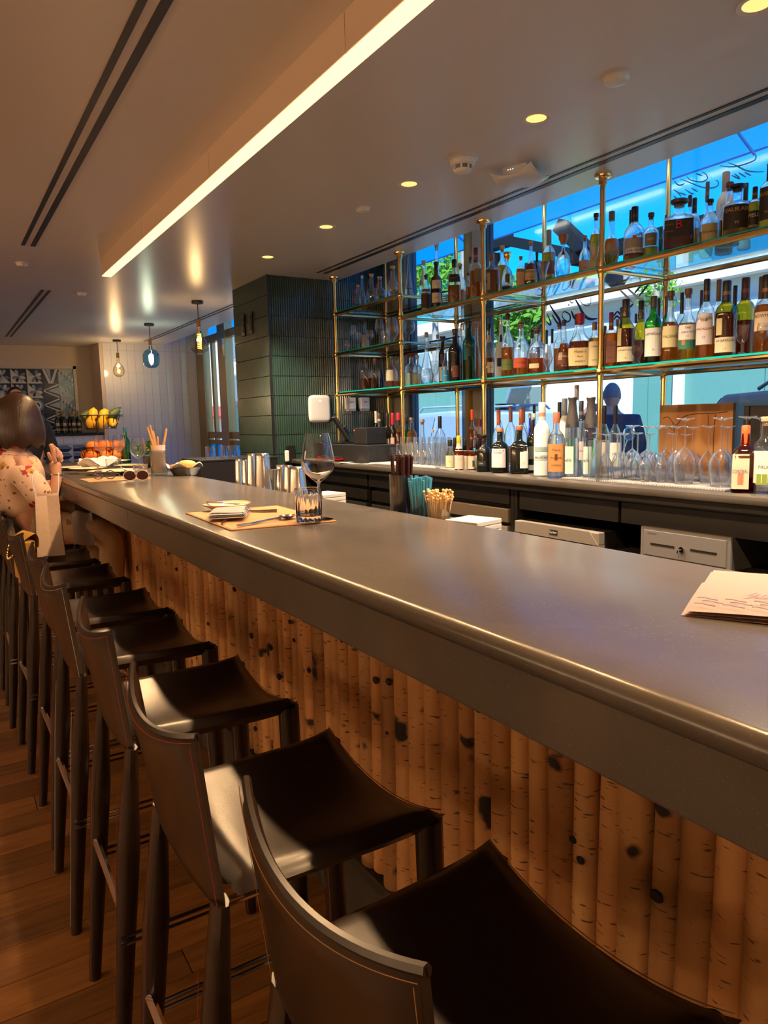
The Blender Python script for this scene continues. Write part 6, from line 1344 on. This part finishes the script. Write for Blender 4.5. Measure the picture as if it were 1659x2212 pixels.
# parsley
q = on(380, 1002); t = thing('parsley_pot', 'bushy bunch of green parsley in a dark pot beside the breadsticks', 'herb plant', (1.13, 4.55, ZB))
B().lathe([(.001, 0), (.04, 0), (.05, .07), (.045, .07), (.001, .06)], 16, cap=False).obj('pot', M_black, t)
M_leaf = mat('parsley_leaf', (.05, .13, .02), .55, var=(.09, .20, .035), ns=20)
pb = B(); rr_ = random.Random(5)
for k in range(420):
    a = rr_.uniform(0, 2*PI); e = rr_.uniform(-.3, 1.3); R_ = .085*rr_.uniform(.5, 1); c_ = Vector((R_*math.cos(a)*math.cos(e), R_*math.sin(a)*math.cos(e), .095+R_*math.sin(e)*.8)); s_ = rr_.uniform(.010, .018)
    u_ = Vector((rr_.uniform(-1, 1), rr_.uniform(-1, 1), rr_.uniform(-1, 1))).normalized(); w_ = u_.cross(Vector((.3, .5, .8))).normalized()
    pb.add([c_-u_*s_, c_+w_*s_*.6, c_+u_*s_, c_-w_*s_*.6], [(0, 1, 2, 3)])
o = pb.obj('leaves', M_leaf, t, 0); o['kind'] = 'stuff'
# two tier fruit stand
FX, FY = 1.0, 5.33
fs = thing('fruit_stand', 'two tier black wire fruit stand at the end of the bar', 'fruit stand', (FX, FY, ZB))
def basket(z0, z1, r0, r1, nm):
    b = B(); 
    for z, r in ((z0, r0), (z1, r1)): b.tube([(r*1.15*math.cos(a*PI/14), r*math.sin(a*PI/14), z) for a in range(29)], .0042, 6, cap=False)
    for k in range(20):
        a = k*PI/10; b.tube([(r0*1.15*math.cos(a), r0*math.sin(a), z0), (r1*1.15*math.cos(a), r1*math.sin(a), z1)], .0028, 5)
    for k in range(-3, 4): b.tube([(k*r0*.3, -math.sqrt(max(0, r0*r0-(k*r0*.3/1.15)**2)), z0), (k*r0*.3, math.sqrt(max(0, r0*r0-(k*r0*.3/1.15)**2)), z0)], .0018, 5)
    b.obj(nm, M_black, fs)
basket(.008, .115, .10, .13, 'lower_basket'); basket(.245, .335, .085, .112, 'upper_basket')
B().tube([(0, .12, .0), (0, .13, .12), (0, .12, .25), (0, .11, .34), (0, .09, .37)], .004, 6).obj('stem', M_black, fs)
B().tube([(.03, .07, .33), (.03, .07, .39)], .003, 6).obj('handle', M_black, fs)
M_or = mat('orange_peel', (.80, .22, .02), .42, var=(.72, .17, .015), ns=8, bump=.15, bd=.002); M_le = mat('lemon_peel', (.85, .50, .02), .40, bump=.15, ns=40, bd=.002); M_li = mat('avocado_skin', (.06, .10, .02), .5, bump=.3, ns=30)
opos = [(-.09, -.06, .055), (-.01, -.08, .055), (.07, -.06, .055), (.10, .02, .055), (-.05, .03, .055), (.03, .02, .055), (-.10, .04, .06), (-.075, -.04, .122), (.0, -.05, .122), (.075, -.03, .122), (.02, .03, .128)]
ordn = 'first second third fourth fifth sixth seventh eighth ninth tenth eleventh'.split()
for i, (a, b_, c) in enumerate(opos):
    t = thing('orange', 'orange lying %s in the lower wire basket, %s counted from the outer end' % ('low' if c < .1 else 'heaped on top', ordn[i]), 'orange', (FX+a, FY+b_, ZB+c), random.uniform(0, 6), 'oranges in the lower basket')
    B().ball((0, 0, 0), .042, 16, 12, (1, 1, .95)).obj('peel', M_or, t); B().ball((0, .01, .038), .004, 6, 5).obj('stem_scar', paint(90, 100, 40), t)
lpos = [(-.075, -.05, .285), (-.005, -.065, .285), (.065, -.04, .285), (-.05, -.02, .345), (.02, -.03, .345), (.08, .02, .30)]
for i, (a, b_, c) in enumerate(lpos):
    t = thing('lemon', 'yellow lemon %s in the upper wire basket, %s from the mural side' % ('below' if c < .31 else 'on top', ordn[i]), 'lemon', (FX+a, FY+b_, ZB+c), random.uniform(0, 6), 'lemons in the upper basket')
    L_ = B().lathe([(.001, -.052), (.006, -.050), (.010, -.044), (.026, -.028), (.033, 0), (.026, .028), (.010, .044), (.006, .050), (.001, .052)], 16, cap=False).xf(Matrix.Rotation(random.uniform(.3, 1.4), 4, 'X')); L_.obj('peel', M_le, t)
for i, (a, b_, c, d) in enumerate(((.085, -.03, .345, 'dark green avocado on the edge of the upper basket'), (-.09, .03, .335, 'dark green lime behind the top lemon'))):
    t = thing('avocado', d, 'avocado', (FX+a, FY+b_, ZB+c)); B().lathe([(.001, -.05), (.022, -.045), (.036, -.02), (.030, .015), (.016, .045), (.001, .052)], 16, cap=False).xf(Matrix.Rotation(.9, 4, 'Y')).obj('skin', M_li, t)
q = on(257, 1000); bottle('green water bottle behind the orange basket', (1.14, 5.25, ZB), .25, .030, 'wine', 'green', 'pale', .3, ('cyl', (30, 90, 110)))
# black service station behind the bar end
x0, x1 = at(432, 1001, Y=4.75).x, at(520, 996, Y=4.75).x
t = thing('service_station', 'black service cabinet closing the aisle behind the bread bowl', 'cabinet', ((x0+x1)/2, 4.95, 0))
B().box(-(x1-x0)/2, .42, -.2, .2, 0, 1.085).obj('case', M_black, t, 0, bevel=.003); B().box(-(x1-x0)/2-.005, .425, -.205, .205, 1.085, 1.10).obj('top', M_black, t, 0, bevel=.003)
for i, px in enumerate((455, 487, 506)):
    q = at(px, 998, Y=4.85); glassware('upturned water glass on the black cabinet, %s from the bread' % ordn[i], (q.x, 4.85, 1.1005), .085, .034, 'rocks', inv=True, group='glasses on the black cabinet')
# ------------------------------------------------------------------ mural and shelf at the far end
M_blue = [mat('mural_navy', (.018, .035, .075), .2), mat('mural_mid', (.16, .24, .36), .2), mat('mural_pale', (.36, .44, .54), .2), mat('mural_white', (.66, .66, .66), .2)]
YM = 10.97; TS = .196
mu = thing('tile_mural', 'blue and white geometric tile mural in a pale frame on the far wall', 'mural', (1.28, YM, 1.75))
fw_, fh_ = 1.0, .98
MX0, MZ1 = -.80, 2.135
for nm, a in (('frame_bar', (1.735-1.28, 1.775-1.28, -.03, 0, 1.18-1.75, 2.18-1.75)), ('frame_bar', (MX0-1.28, 1.775-1.28, -.03, 0, 2.14-1.75, 2.18-1.75))): B().box(*a).obj(nm, mat('frame_white', (.62, .55, .50), .5), mu, 0)
tmesh = {}
for i, m_ in enumerate(M_blue): tmesh[i] = B().box(0, TS-.003, -.012, 0, 0, TS-.003).mesh('tile', 0); tmesh[i].materials.append(m_)
def motif(parent, kind, k):
    c = TS/2
    if kind == 'flower':
        B().prism([(0, 0), (TS-.003, 0), (0, TS-.003)], -.0135, -.012, lambda a, b_, h: (a, h, b_)).obj('triangle', M_blue[3], parent, 0)
        for j in range(8):
            a = j*PI/4+PI/8; pts = [(c+r_*math.cos(a)-w_*math.sin(a), c+r_*math.sin(a)+w_*math.cos(a)) for r_, w_ in ((.004, 0), (.045, .017), (.066, .020), (.084, .010), (.086, 0), (.084, -.010), (.066, -.020), (.045, -.017))]
            B().prism(pts, -.016, -.0135, lambda a_, b_, h: (a_, h, b_)).obj('petal', M_blue[(0, 2, 3, 1)[(j+k) % 4]], parent, 0)
    elif kind == 'vee':
        for s in (0, 1):
            f = (lambda x: x) if s == 0 else (lambda x: TS-.003-x)
            B().prism([(f(0), TS-.003), (f(.030), TS-.003), (f(c), 0.02), (f(c), 0), (f(c-.03), 0)], -.0145, -.012, lambda a, b_, h: (a, h, b_)).obj('band', M_blue[3], parent, 0)
        B().prism([(.04, TS-.003), (c, TS-.003), (c, .04)], -.0140, -.012, lambda a, b_, h: (a, h, b_)).obj('triangle', M_blue[2], parent, 0)
    elif kind == 'side':
        for s in (0, 1):
            f = (lambda z: z) if s == 0 else (lambda z: TS-.003-z)
            B().prism([(0, f(c-.012)), (0, f(c+.0)), (TS-.003, f(.02)), (TS-.003, f(0))], -.0145, -.012, lambda a, b_, h: (a, h, b_)).obj('band', M_blue[3], parent, 0)
        B().prism([(.05, c), (TS-.003, .05), (TS-.003, TS-.05)], -.0140, -.012, lambda a, b_, h: (a, h, b_)).obj('triangle', M_blue[2], parent, 0)
    elif kind == 'leaf':
        B().prism([(0, 0), (TS-.003, 0), (0, TS-.003)] if k % 2 else [(0, 0), (TS-.003, TS-.003), (0, TS-.003)], -.0130, -.012, lambda a, b_, h: (a, h, b_)).obj('triangle', M_blue[2], parent, 0)
        for j in range(5):
            for s in (-1, 1):
                t_ = .02+j*.036; cx_, cz_ = t_+s*.014, (TS-t_ if k % 2 == 0 else t_)+.02+s*.012
                pts = [(cx_+.008*math.cos(a)*1.0, min(max(cz_-.01+.019*math.sin(a), .002), TS-.005)) for a in [q_*PI/5 for q_ in range(10)]]
                B().prism(pts, -.016, -.0130, lambda a, b_, h: (a, h, b_)).obj('leaf', M_blue[3 if s > 0 else 0], parent, 0)
    else:
        for j in range(3): B().prism([(c+r_*math.cos(a), c+r_*math.sin(a)) for r_, a in [((.085-.025*j), q_*PI/10) for q_ in range(20)]], -.0135-.001*j, -.012, lambda a, b_, h: (a, h, b_)).obj('disc', M_blue[(1, 3, 0)[j]], parent, 0)
NC = 7
for i in range(NC):
    for j in range(5):
        x = 1.735-TS*(i+1); z = 2.135-TS*(j+1)
        kd = 'leaf' if i == 0 else ('vee' if i == 1 and j == 0 else ('side' if i == 1 else ('flower' if j < 2 else 'round')))
        tl = part('tile', tmesh[1 if kd == 'leaf' else 0], mu, loc=(x-1.28, 0, z-1.75)); motif(tl, kd, i+j)
sh = thing('wall_shelf', 'dark shelf ledge below the mural holding wine bottles', 'shelf', (1.0, 10.55, 1.255))
B().box(-2.4, .98, -.16, .42, -.03, .0).obj('ledge', M_black, sh, 0)
lw_ = thing('tiled_counter_front', 'low counter front faced with white and blue patterned tiles', 'counter', (1.0, 10.42, 0))
B().box(-2.4, .98, 0, .1, 0, 1.22).obj('core', mat('grout', (.55, .56, .58), .8), lw_, 0)
wt_m = B().box(0, .125, -.01, 0, 0, .10).mesh('tile', 0); wt_m.materials.append(M_wt)
for i in range(12): part('tile', wt_m, lw_, loc=(.98-.128*(i+1), 0, 1.115))
for i in range(8):
    for j in range(3):
        x = .98-.20*(i+1); z = 1.10-.20*(j+1); kd = 'leaf' if i == 0 else 'arrow'; mm = B().box(0, .197, -.01, 0, 0, .197).mesh('tile', 0); mm.materials.append(M_blue[1] if i == 0 else M_blue[3])
        tl = part('tile', mm, lw_, loc=(x, 0, z))
        if i == 0: motif(tl, 'leaf', j)
        else:
            for r_i in range(2): B().prism([(.0, .01+.1*r_i), (.13, .01+.1*r_i), (.19, .055+.1*r_i), (.13, .055+.1*r_i), (.0, .055+.1*r_i)], -.0125, -.010, lambda a, b_, h: (a, h, b_)).obj('arrow', M_blue[0], tl, 0); B().prism([(.0, .06+.1*r_i), (.13, .06+.1*r_i), (.19, .06+.1*r_i), (.13, .098+.1*r_i), (.0, .098+.1*r_i)], -.0125, -.010, lambda a, b_, h: (a, h, b_)).obj('arrow', M_blue[1], tl, 0)
for i, px in enumerate((125, 135, 140, 154, 160, 172)):
    q = at(px, 930, Y=10.52); bottle('dark wine bottle with gold labels on the far shelf, %s from the mural' % ordn[i], (q.x, 10.50+.05*(i % 2), 1.2555), .30, .036, 'wine', 'dark', None, .5, ('long', (150, 120, 80)), ((.12, .20, 80, (150, 125, 70)), (.34, .46, 40, (190, 160, 130)), (.22, .30, 80, (40, 35, 30))), group='wine bottles on the far shelf')
q = at(98, 930, Y=10.5); t = thing('birdhouse', 'small wooden birdhouse on the far shelf', 'ornament', (q.x, 10.5, 1.2555))
B().box(-.06, .06, -.05, .05, 0, .10).obj('box', mat('weathered_wood', (.22, .16, .11), .8), t, 0)
for s in (-1, 1): B().box(0, .11, -.065, .065, -.006, .006).xf(Matrix.Translation((0, 0, .155)) @ Matrix.Rotation(.7 if s > 0 else PI-.7, 4, 'Y')).obj('roof', mat('weathered_roof', (.30, .22, .16), .8), t, 0)
B().prism([(-.06, .10), (.06, .10), (0, .15)], -.05, .05, lambda a, b_, h: (a, h, b_)).obj('gable', mat('weathered_wood', (.22, .16, .11), .8), t, 0)
B().lathe([(.018, 0), (.001, .002)], 12).xf(Matrix.Translation((0, -.05, .06)) @ Matrix.Rotation(PI/2, 4, 'X')).obj('hole', M_black, t)
t = thing('thermostat', 'white wall thermostat on the white tiles beside the fruit stand', 'thermostat', (at(257, 882, Y=YE).x, YE-.009, at(257, 886, Y=YE).z))
B().box(-.04, .04, -.025, 0, -.06, .06).obj('case', M_white, t, 0, bevel=.005); B().box(-.028, .028, -.026, -.0245, .018, .045).obj('display', paint(140, 160, 140), t, 0)
# ------------------------------------------------------------------ the street outside
ZS = -.06
slab('ground', 3.3, 60, -40, 70, -.30, -.20, mat('asphalt', (.26, .26, .265), .85, var=(.3, .3, .3), ns=20))
slab('trim_1', 3.3, 5.75, -40, 70, -.25, ZS, mat('sidewalk', (.74, .72, .69), .85, var=(.68, .66, .63), ns=5))
def cloth_mat(name, c, trn=.55):
    m = bpy.data.materials.new(name); m.use_nodes = True; t_ = m.node_tree; t_.nodes.clear()
    o = t_.nodes.new('ShaderNodeOutputMaterial'); d = t_.nodes.new('ShaderNodeBsdfDiffuse'); tr = t_.nodes.new('ShaderNodeBsdfTranslucent'); mx = t_.nodes.new('ShaderNodeMixShader')
    d.inputs[0].default_value = (*c, 1); tr.inputs[0].default_value = (*c, 1); mx.inputs[0].default_value = trn
    t_.links.new(d.outputs[0], mx.inputs[1]); t_.links.new(tr.outputs[0], mx.inputs[2]); t_.links.new(mx.outputs[0], o.inputs[0]); return m
t = thing('awning', 'bright blue canvas awning sloping out above the bar window', 'awning', (3.55, 4.0, 3.0))
M_awn = cloth_mat('blue_canvas', (.002, .25, .86), .7)
B().surf(lambda u, v: (0+1.15*v, -7+18*u, .64-.62*v+.012*math.sin(40*u)*math.sin(PI*v)), 60, 6).obj('canopy', M_awn, t, 60)
for k in range(7): B().tube([(0, -6.9+k*2.9, .62), (1.15, -6.9+k*2.9, .0)], .010, 6).obj('arm', paint(20, 120, 200), t)
B().tube([(1.15, -7, .02), (1.15, 11, .02)], .008, 8).obj('front_bar', paint(20, 120, 200), t)
# hoarding
t = thing('site_hoarding', 'teal painted hoarding with a dark top rail across the street', 'fence', (10.2, 10, -.2))
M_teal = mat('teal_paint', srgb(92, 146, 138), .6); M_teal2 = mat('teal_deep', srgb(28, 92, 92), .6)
for k in range(15):
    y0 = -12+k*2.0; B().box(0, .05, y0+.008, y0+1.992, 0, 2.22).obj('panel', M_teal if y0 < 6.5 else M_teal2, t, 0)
B().box(-.03, .08, -12, 18, 2.22, 2.38).obj('top_rail', mat('rail_grey', (.10, .10, .11), .6), t, 0)
for k in range(5): B().box(-.10, -.002, -8+k*5.3, -7.85+k*5.3, 0, 2.6).obj('post', mat('post_white', (.75, .78, .8), .5), t, 0)
# building
t = thing('white_building', 'low sun bleached building with a white cornice across the street', 'building', (16, 10, -.2))
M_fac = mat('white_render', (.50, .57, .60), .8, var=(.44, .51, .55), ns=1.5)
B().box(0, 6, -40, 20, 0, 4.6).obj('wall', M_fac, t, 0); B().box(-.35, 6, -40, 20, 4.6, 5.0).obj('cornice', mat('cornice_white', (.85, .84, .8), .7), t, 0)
for k in range(13):
    y0 = -34+k*4.2; f = B().box(-.06, .0, y0, y0+2.2, 2.6, 4.1).obj('window', mat('facade_frame', (.5, .55, .6), .6), t, 0); B().box(-.075, -.06, y0+.12, y0+2.08, 2.72, 3.98).obj('pane', mat('facade_glass', (.20, .30, .36), .15), f, 0)
t = thing('far_building', 'bright white building seen through the bronze window', 'building', (9, 44, -.2))
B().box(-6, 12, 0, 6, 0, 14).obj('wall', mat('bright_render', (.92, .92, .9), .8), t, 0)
for i in range(5):
    for j in range(4): f = B().box(-5+i*3, -3.6+i*3, -.06, 0, 2.6+j*2.9, 4.6+j*2.9).obj('window', mat('facade_frame', (.5, .55, .6), .6), t, 0); B().box(-4.9+i*3, -3.7+i*3, -.08, -.06, 2.7+j*2.9, 4.5+j*2.9).obj('pane', mat('facade_glass', (.20, .30, .36), .15), f, 0)
t = thing('shop_awning', 'red shop awning on the far white building', 'awning', (9, 43.995, 2.4)); B().prism([(0, 0), (-1.4, -.6), (-1.4, -.8), (0, -.5)], -5, 8, lambda a, b_, h: (h, a, b_)).obj('canvas', paint(200, 60, 60), t, 0)
# steel beams against the sky
t = thing('roof_beams', 'dark grey roof beams slanting against the blue sky', 'beam', (12.5, 10, -.2)); M_beam = mat('beam_grey', (.008, .010, .015), .9, spec=0.)
def beam(a, b_, w, X=12.5):
    p, q = at(*a, X=X), at(*b_, X=X); d = (q-p).normalized(); n_ = Vector((0, -d.z, d.y)); w = w*depth(p)/F_PX/2; c = Vector((12.5, 10, -.2))
    pts = [p+n_*w, q+n_*w, q-n_*w, p-n_*w]; B().add([v-c for v in pts]+[v-c+Vector((.3, 0, 0)) for v in pts], [(0, 1, 2, 3), (7, 6, 5, 4), (0, 4, 5, 1), (1, 5, 6, 2), (2, 6, 7, 3), (3, 7, 4, 0)]).obj('beam', M_beam, t, 0)
beam((1200, 485), (1330, 610), 28); beam((1000, 545), (1090, 515), 24); beam((1080, 517), (1230, 548), 20); beam((870, 612), (1060, 560), 26); beam((1230, 560), (1659, 440), 26)
for k in range(3): B().box(-.05, .25, -6+k*9, -5.6+k*9, 0, 5.2).obj('column', M_beam, t, 0)
# cars
def car(label, x, y, col, sc=1.0, tall=0., face=1, rough=.2, glassc=(.05, .07, .09)):
    """along y; face=+1: bonnet towards +y"""
    t = thing('car', label, 'car', (x, y, -.2)); mc = mat('car_%d_%d_%d' % tuple(int(c*99) for c in col), col, rough, .1, coat=.2); g = mat('car_glass_%d' % int(glassc[2]*99), glassc, .04, coat=.5)
    f = face; H = 1.0+tall*.5
    body = [(-2.3, .42), (-2.35, .62), (-2.25, H), (1.05, H+.02), (2.05, H-.12), (2.32, .72), (2.33, .42)]
    B().prism([(a*f, b_) for a, b_ in body][::f], -.88, .88, lambda a, b_, h: (h, a, b_)).obj('body', mc, t, 30, bevel=.05)
    top = 1.52+tall
    cab = [(-2.15, H), (-1.75, top-.04), (-.9, top), (.2, top-.03), (1.05, H)]
    b = B(); n_ = len(cab); vs = []
    for h in (-1, 1): vs += [(h*(.86 if z <= H+.01 else .70), a*f, z) for a, z in cab]
    fs_ = [tuple(range(n_)), tuple(range(2*n_-1, n_-1, -1))] + [(i, n_+i, n_+(i+1) % n_, (i+1) % n_) for i in range(n_)]
    b.add(vs, fs_).obj('cabin', mc, t, 30, bevel=.03)
    def ins(a, z, k=.93): return a, z
    for h in (-1, 1):   # side windows, split by the pillar
        for w_ in ([(-1.95, H+.05), (-1.68, top-.10), (-.62, top-.07), (-.62, H+.05)], [(-.54, H+.05), (-.54, top-.07), (.16, top-.10), (.82, H+.05)]):
            fn = lambda a, z: (h*((.86-(.16)*(z-H)/(top-H))+.012), a*f, z)
            B().add([fn(a, z) for a, z in w_], [(0, 1, 2, 3)]).obj('side_window', g, t, 0)
        B().ball((h*.98, .75*f, H+.08), .11, 10, 8, (1, .6, .75)).obj('mirror', mc, t)
    for (a0, z0), (a1, z1), nm in (((1.02, H+.04), (.24, top-.07), 'windscreen'), ((-2.13, H+.05), (-1.78, top-.08), 'rear_window')):
        s_ = .03 if nm == 'windscreen' else -.03
        B().add([(-.78, (a0+s_)*f, z0), (.78, (a0+s_)*f, z0), (.64, (a1+s_)*f, z1+.01), (-.64, (a1+s_)*f, z1+.01)], [(0, 1, 2, 3)]).obj(nm, g, t, 0)
    for a in (-1.45, 1.45):
        for h in (-1, 1):
            w_ = B().lathe([(.001, -.1), (.20, -.1), (.33, -.09), (.34, 0), (.33, .09), (.20, .1), (.001, .1)], 20, cap=False).xf(Matrix.Translation((h*.82, a*f, .34)) @ Matrix.Rotation(PI/2, 4, 'Y')).obj('wheel', M_black, t)
            B().lathe([(.001, .105), (.19, .105)], 14, cap=False).xf(Matrix.Translation((h*.82, a*f, .34)) @ Matrix.Rotation(PI/2*h, 4, 'Y')).obj('hubcap', M_steel, w_)
    for h in (-1, 1): B().tube([(h*.55, -1.5*f, top+.0), (h*.55, -1.4*f, top+.06), (h*.55, .0, top+.06), (h*.55, .1*f, top-.01)], .018, 6).obj('roof_rail', mc, t)
    return t
car('dark grey estate car with tall glass parked behind the black frame', 7.0, 2.35, (.022, .030, .042), 1, .22, -1, .3, (.02, .028, .03))
car('silver blue car with roof rails parked behind the tree trunk', 6.8, 8.9, (.30, .40, .50), 1, .12, 1, glassc=(.22, .30, .38))
# van
t = thing('van', 'white delivery van glaring in the sun behind the vodka bottles', 'van', (8.45, 8.35, -.2)); M_van = mat('van_white', (.86, .86, .85), .3, coat=.4)
B().prism([(-1.0, .4), (-1.0, 2.15), (.4, 2.15), (.75, 1.30), (1.15, 1.15), (1.2, .4)], -.62, .62, lambda a, b_, h: (h, a, b_)).obj('body', M_van, t, 30, bevel=.05)
B().add([(-.50, .47, 2.05), (.50, .47, 2.05), (.55, .78, 1.32), (-.55, .78, 1.32)], [(0, 1, 2, 3)]).obj('windscreen', mat('van_glass', (.14, .22, .25), .05), t, 0)
B().add([(-.632, -.35, 1.98), (-.632, .36, 1.98), (-.632, .62, 1.40), (-.632, -.35, 1.40)], [(0, 1, 2, 3)]).obj('side_window', mat('van_glass', (.14, .22, .25), .05), t, 0)
B().box(-.80, -.66, .45, .55, 1.45, 1.75).obj('mirror', M_black, t, 0)
for a in (-.6, .75): B().lathe([(.001, -.1), (.33, -.09), (.34, 0), (.33, .09), (.001, .1)], 18, cap=False).xf(Matrix.Translation((-.55, a, .34)) @ Matrix.Rotation(PI/2, 4, 'Y')).obj('wheel', M_black, t)
# people
def walker(label, x, y, jm, hm, yaw, hgt=1.0, phone=False, zg=ZS):
    t = thing('person', label, 'person', (x, y, zg), yaw); s = hgt
    pts = [tuple(c*s for c in p[:3])+((tuple(q*s for q in p[3]) if isinstance(p[3], tuple) else p[3]*s),) for p in BD]
    if phone: pts[12] = (.30*s, -.10*s, 1.30*s, .045*s); pts[13] = (.13*s, -.10*s, 1.50*s, .035*s)
    skin('body', pts, BE, M_skin, t); head(t, Vector((0, -.012, 1.56*s)), -PI/2, M_skin, s)
    skin('jacket', [(p[0], p[1], p[2], tuple(1.25*r for r in p[3]) if isinstance(p[3], tuple) else p[3]*1.35) for p in pts[:4]+pts[6:9]+pts[10:13]], [(0, 1), (1, 2), (2, 3), (2, 4), (4, 5), (5, 6), (2, 7), (7, 8), (8, 9)], jm, t)
    skin('trousers', [(0, 0, .92*s, (.16*s, .12*s))]+[(p[0], p[1], p[2], p[3]*1.2) for p in pts[14:17]+pts[18:21]], [(0, 1), (1, 2), (2, 3), (0, 4), (4, 5), (5, 6)], M_black, t)
    if hm: B().surf(lambda u, v: Vector((.080*math.sin(v*1.7)*math.sin(2*PI*u), -.008-.097*math.sin(v*1.7)*math.cos(2*PI*u), 1.567+.122*math.cos(v*1.7)))*s, 20, 8).obj('hair', hm, t, 80)
    if phone: B().box(.085*s, .10*s, -.10*s, -.03*s, 1.47*s, 1.62*s).obj('phone', M_black, t, 0)
q = at(1322, 850, X=5.3); walker('person in a navy jacket holding a phone to the ear outside', 5.3, q.y, mat('navy_coat', (.022, .034, .07), .85), paint(120, 115, 115, .8), 2.2, 1.0, True)
q = at(1272, 850, X=6.6); walker('person in a lime safety vest beyond the brass post', 6.6, q.y, paint(170, 235, 60, .7), paint(150, 110, 90, .8), -.6, .97, zg=-.2)
# scooter
q = at(1372, 900, X=5.5); t = thing('scooter', 'parked silver scooter with round mirror behind the glasses', 'scooter', (5.05, at(1374, 900, X=5.05).y, ZS), PI/2)
B().prism([(-.7, .35), (-.6, .75), (-.1, .72), (.1, .35), (.35, .35), (.45, .95), (.55, .95), (.6, .3), (.2, .18), (-.6, .2)], -.14, .14, lambda a, b_, h: (h, a, b_)).obj('body', mat('scooter_silver', (.5, .52, .55), .25, .5), t, 30, bevel=.03)
B().tube([(-.3, .48, 1.02), (0, .5, .98), (.3, .48, 1.02)], .015, 8).obj('handlebar', M_black, t)
B().ball((0, .58, .92), .09, 12, 8, (1, .7, 1)).obj('headlight', M_chrome, t)
for h in (-1, 1):
    B().tube([(h*.24, .48, 1.02), (h*.30, .46, 1.20)], .007, 6).obj('mirror_stem', M_chrome, t); B().ball((h*.31, .46, 1.25), .06, 12, 8, (1, .3, .9)).obj('mirror', M_chrome, t)
for a in (-.55, .62): B().lathe([(.001, -.05), (.2, -.05), (.23, 0), (.2, .05), (.001, .05)], 18, cap=False).xf(Matrix.Translation((0, a, .23)) @ Matrix.Rotation(PI/2, 4, 'Y')).obj('wheel', M_black, t)
# trees
M_bark = mat('plane_bark', (.40, .38, .35), .9, var=(.28, .25, .22), ns=6); M_fol = cloth_mat('street_leaves', (.16, .38, .05), .5)
def tree(label, x, y, r, crowns, n=900, h=3.0):
    t = thing('street_tree', label, 'tree', (x, y, ZS)); rr = random.Random(int(x*10+y*7))
    B().tube([(0, 0, 0), (.02, .03, h*.4), (-.02, .0, h*.8), (.02, .05, h*1.2)], [r, r*.92, r*.8, r*.6], 10).obj('trunk', M_bark, t)
    b = B()
    for (cx, cy, cz, R) in crowns:
        for k in range(n):
            d = Vector((rr.gauss(0, 1), rr.gauss(0, 1), rr.gauss(0, 1))).normalized()*R*rr.uniform(.35, 1); c = Vector((cx-x, cy-y, cz-ZS))+d; s_ = rr.uniform(.05, .10)
            u = Vector((rr.uniform(-1, 1), rr.uniform(-1, 1), rr.uniform(-1, 1))).normalized(); w = u.orthogonal().normalized(); b.add([c-u*s_, c+w*s_*.5, c+u*s_, c-w*s_*.5], [(0, 1, 2, 3)])
    o = b.obj('foliage', M_fol, t, 0); o['kind'] = 'stuff'
q = at(1009, 900, X=5.2); c1 = at(1110, 690, X=6.5); c2 = at(950, 610, X=7.5); c4 = at(1085, 640, X=7)
tree('street tree with a pale trunk standing behind the mullion', 5.2, q.y, .062, [(*c1, .45), (*c4, .35), (*c2, .7)], 700, 3.2)
c3 = at(1422, 628, X=9.0); tree('small leafy tree beyond the hoarding behind the green whisky', 11.0, at(1422, 628, X=11).y, .08, [(11, at(1422, 628, X=11).y, at(1422, 628, X=11).z, .45)], 260, 3.2)
c5 = at(930, 575, X=11); tree('broad street tree past the end of the awning', 11.5, at(940, 575, X=11.5).y, .12, [(11.5, at(940, 575, X=11.5).y, at(940, 575, X=11.5).z, 1.1), (11.5, at(880, 600, X=11.5).y, at(880, 600, X=11.5).z-.3, 1.0)], 900, 4.0)
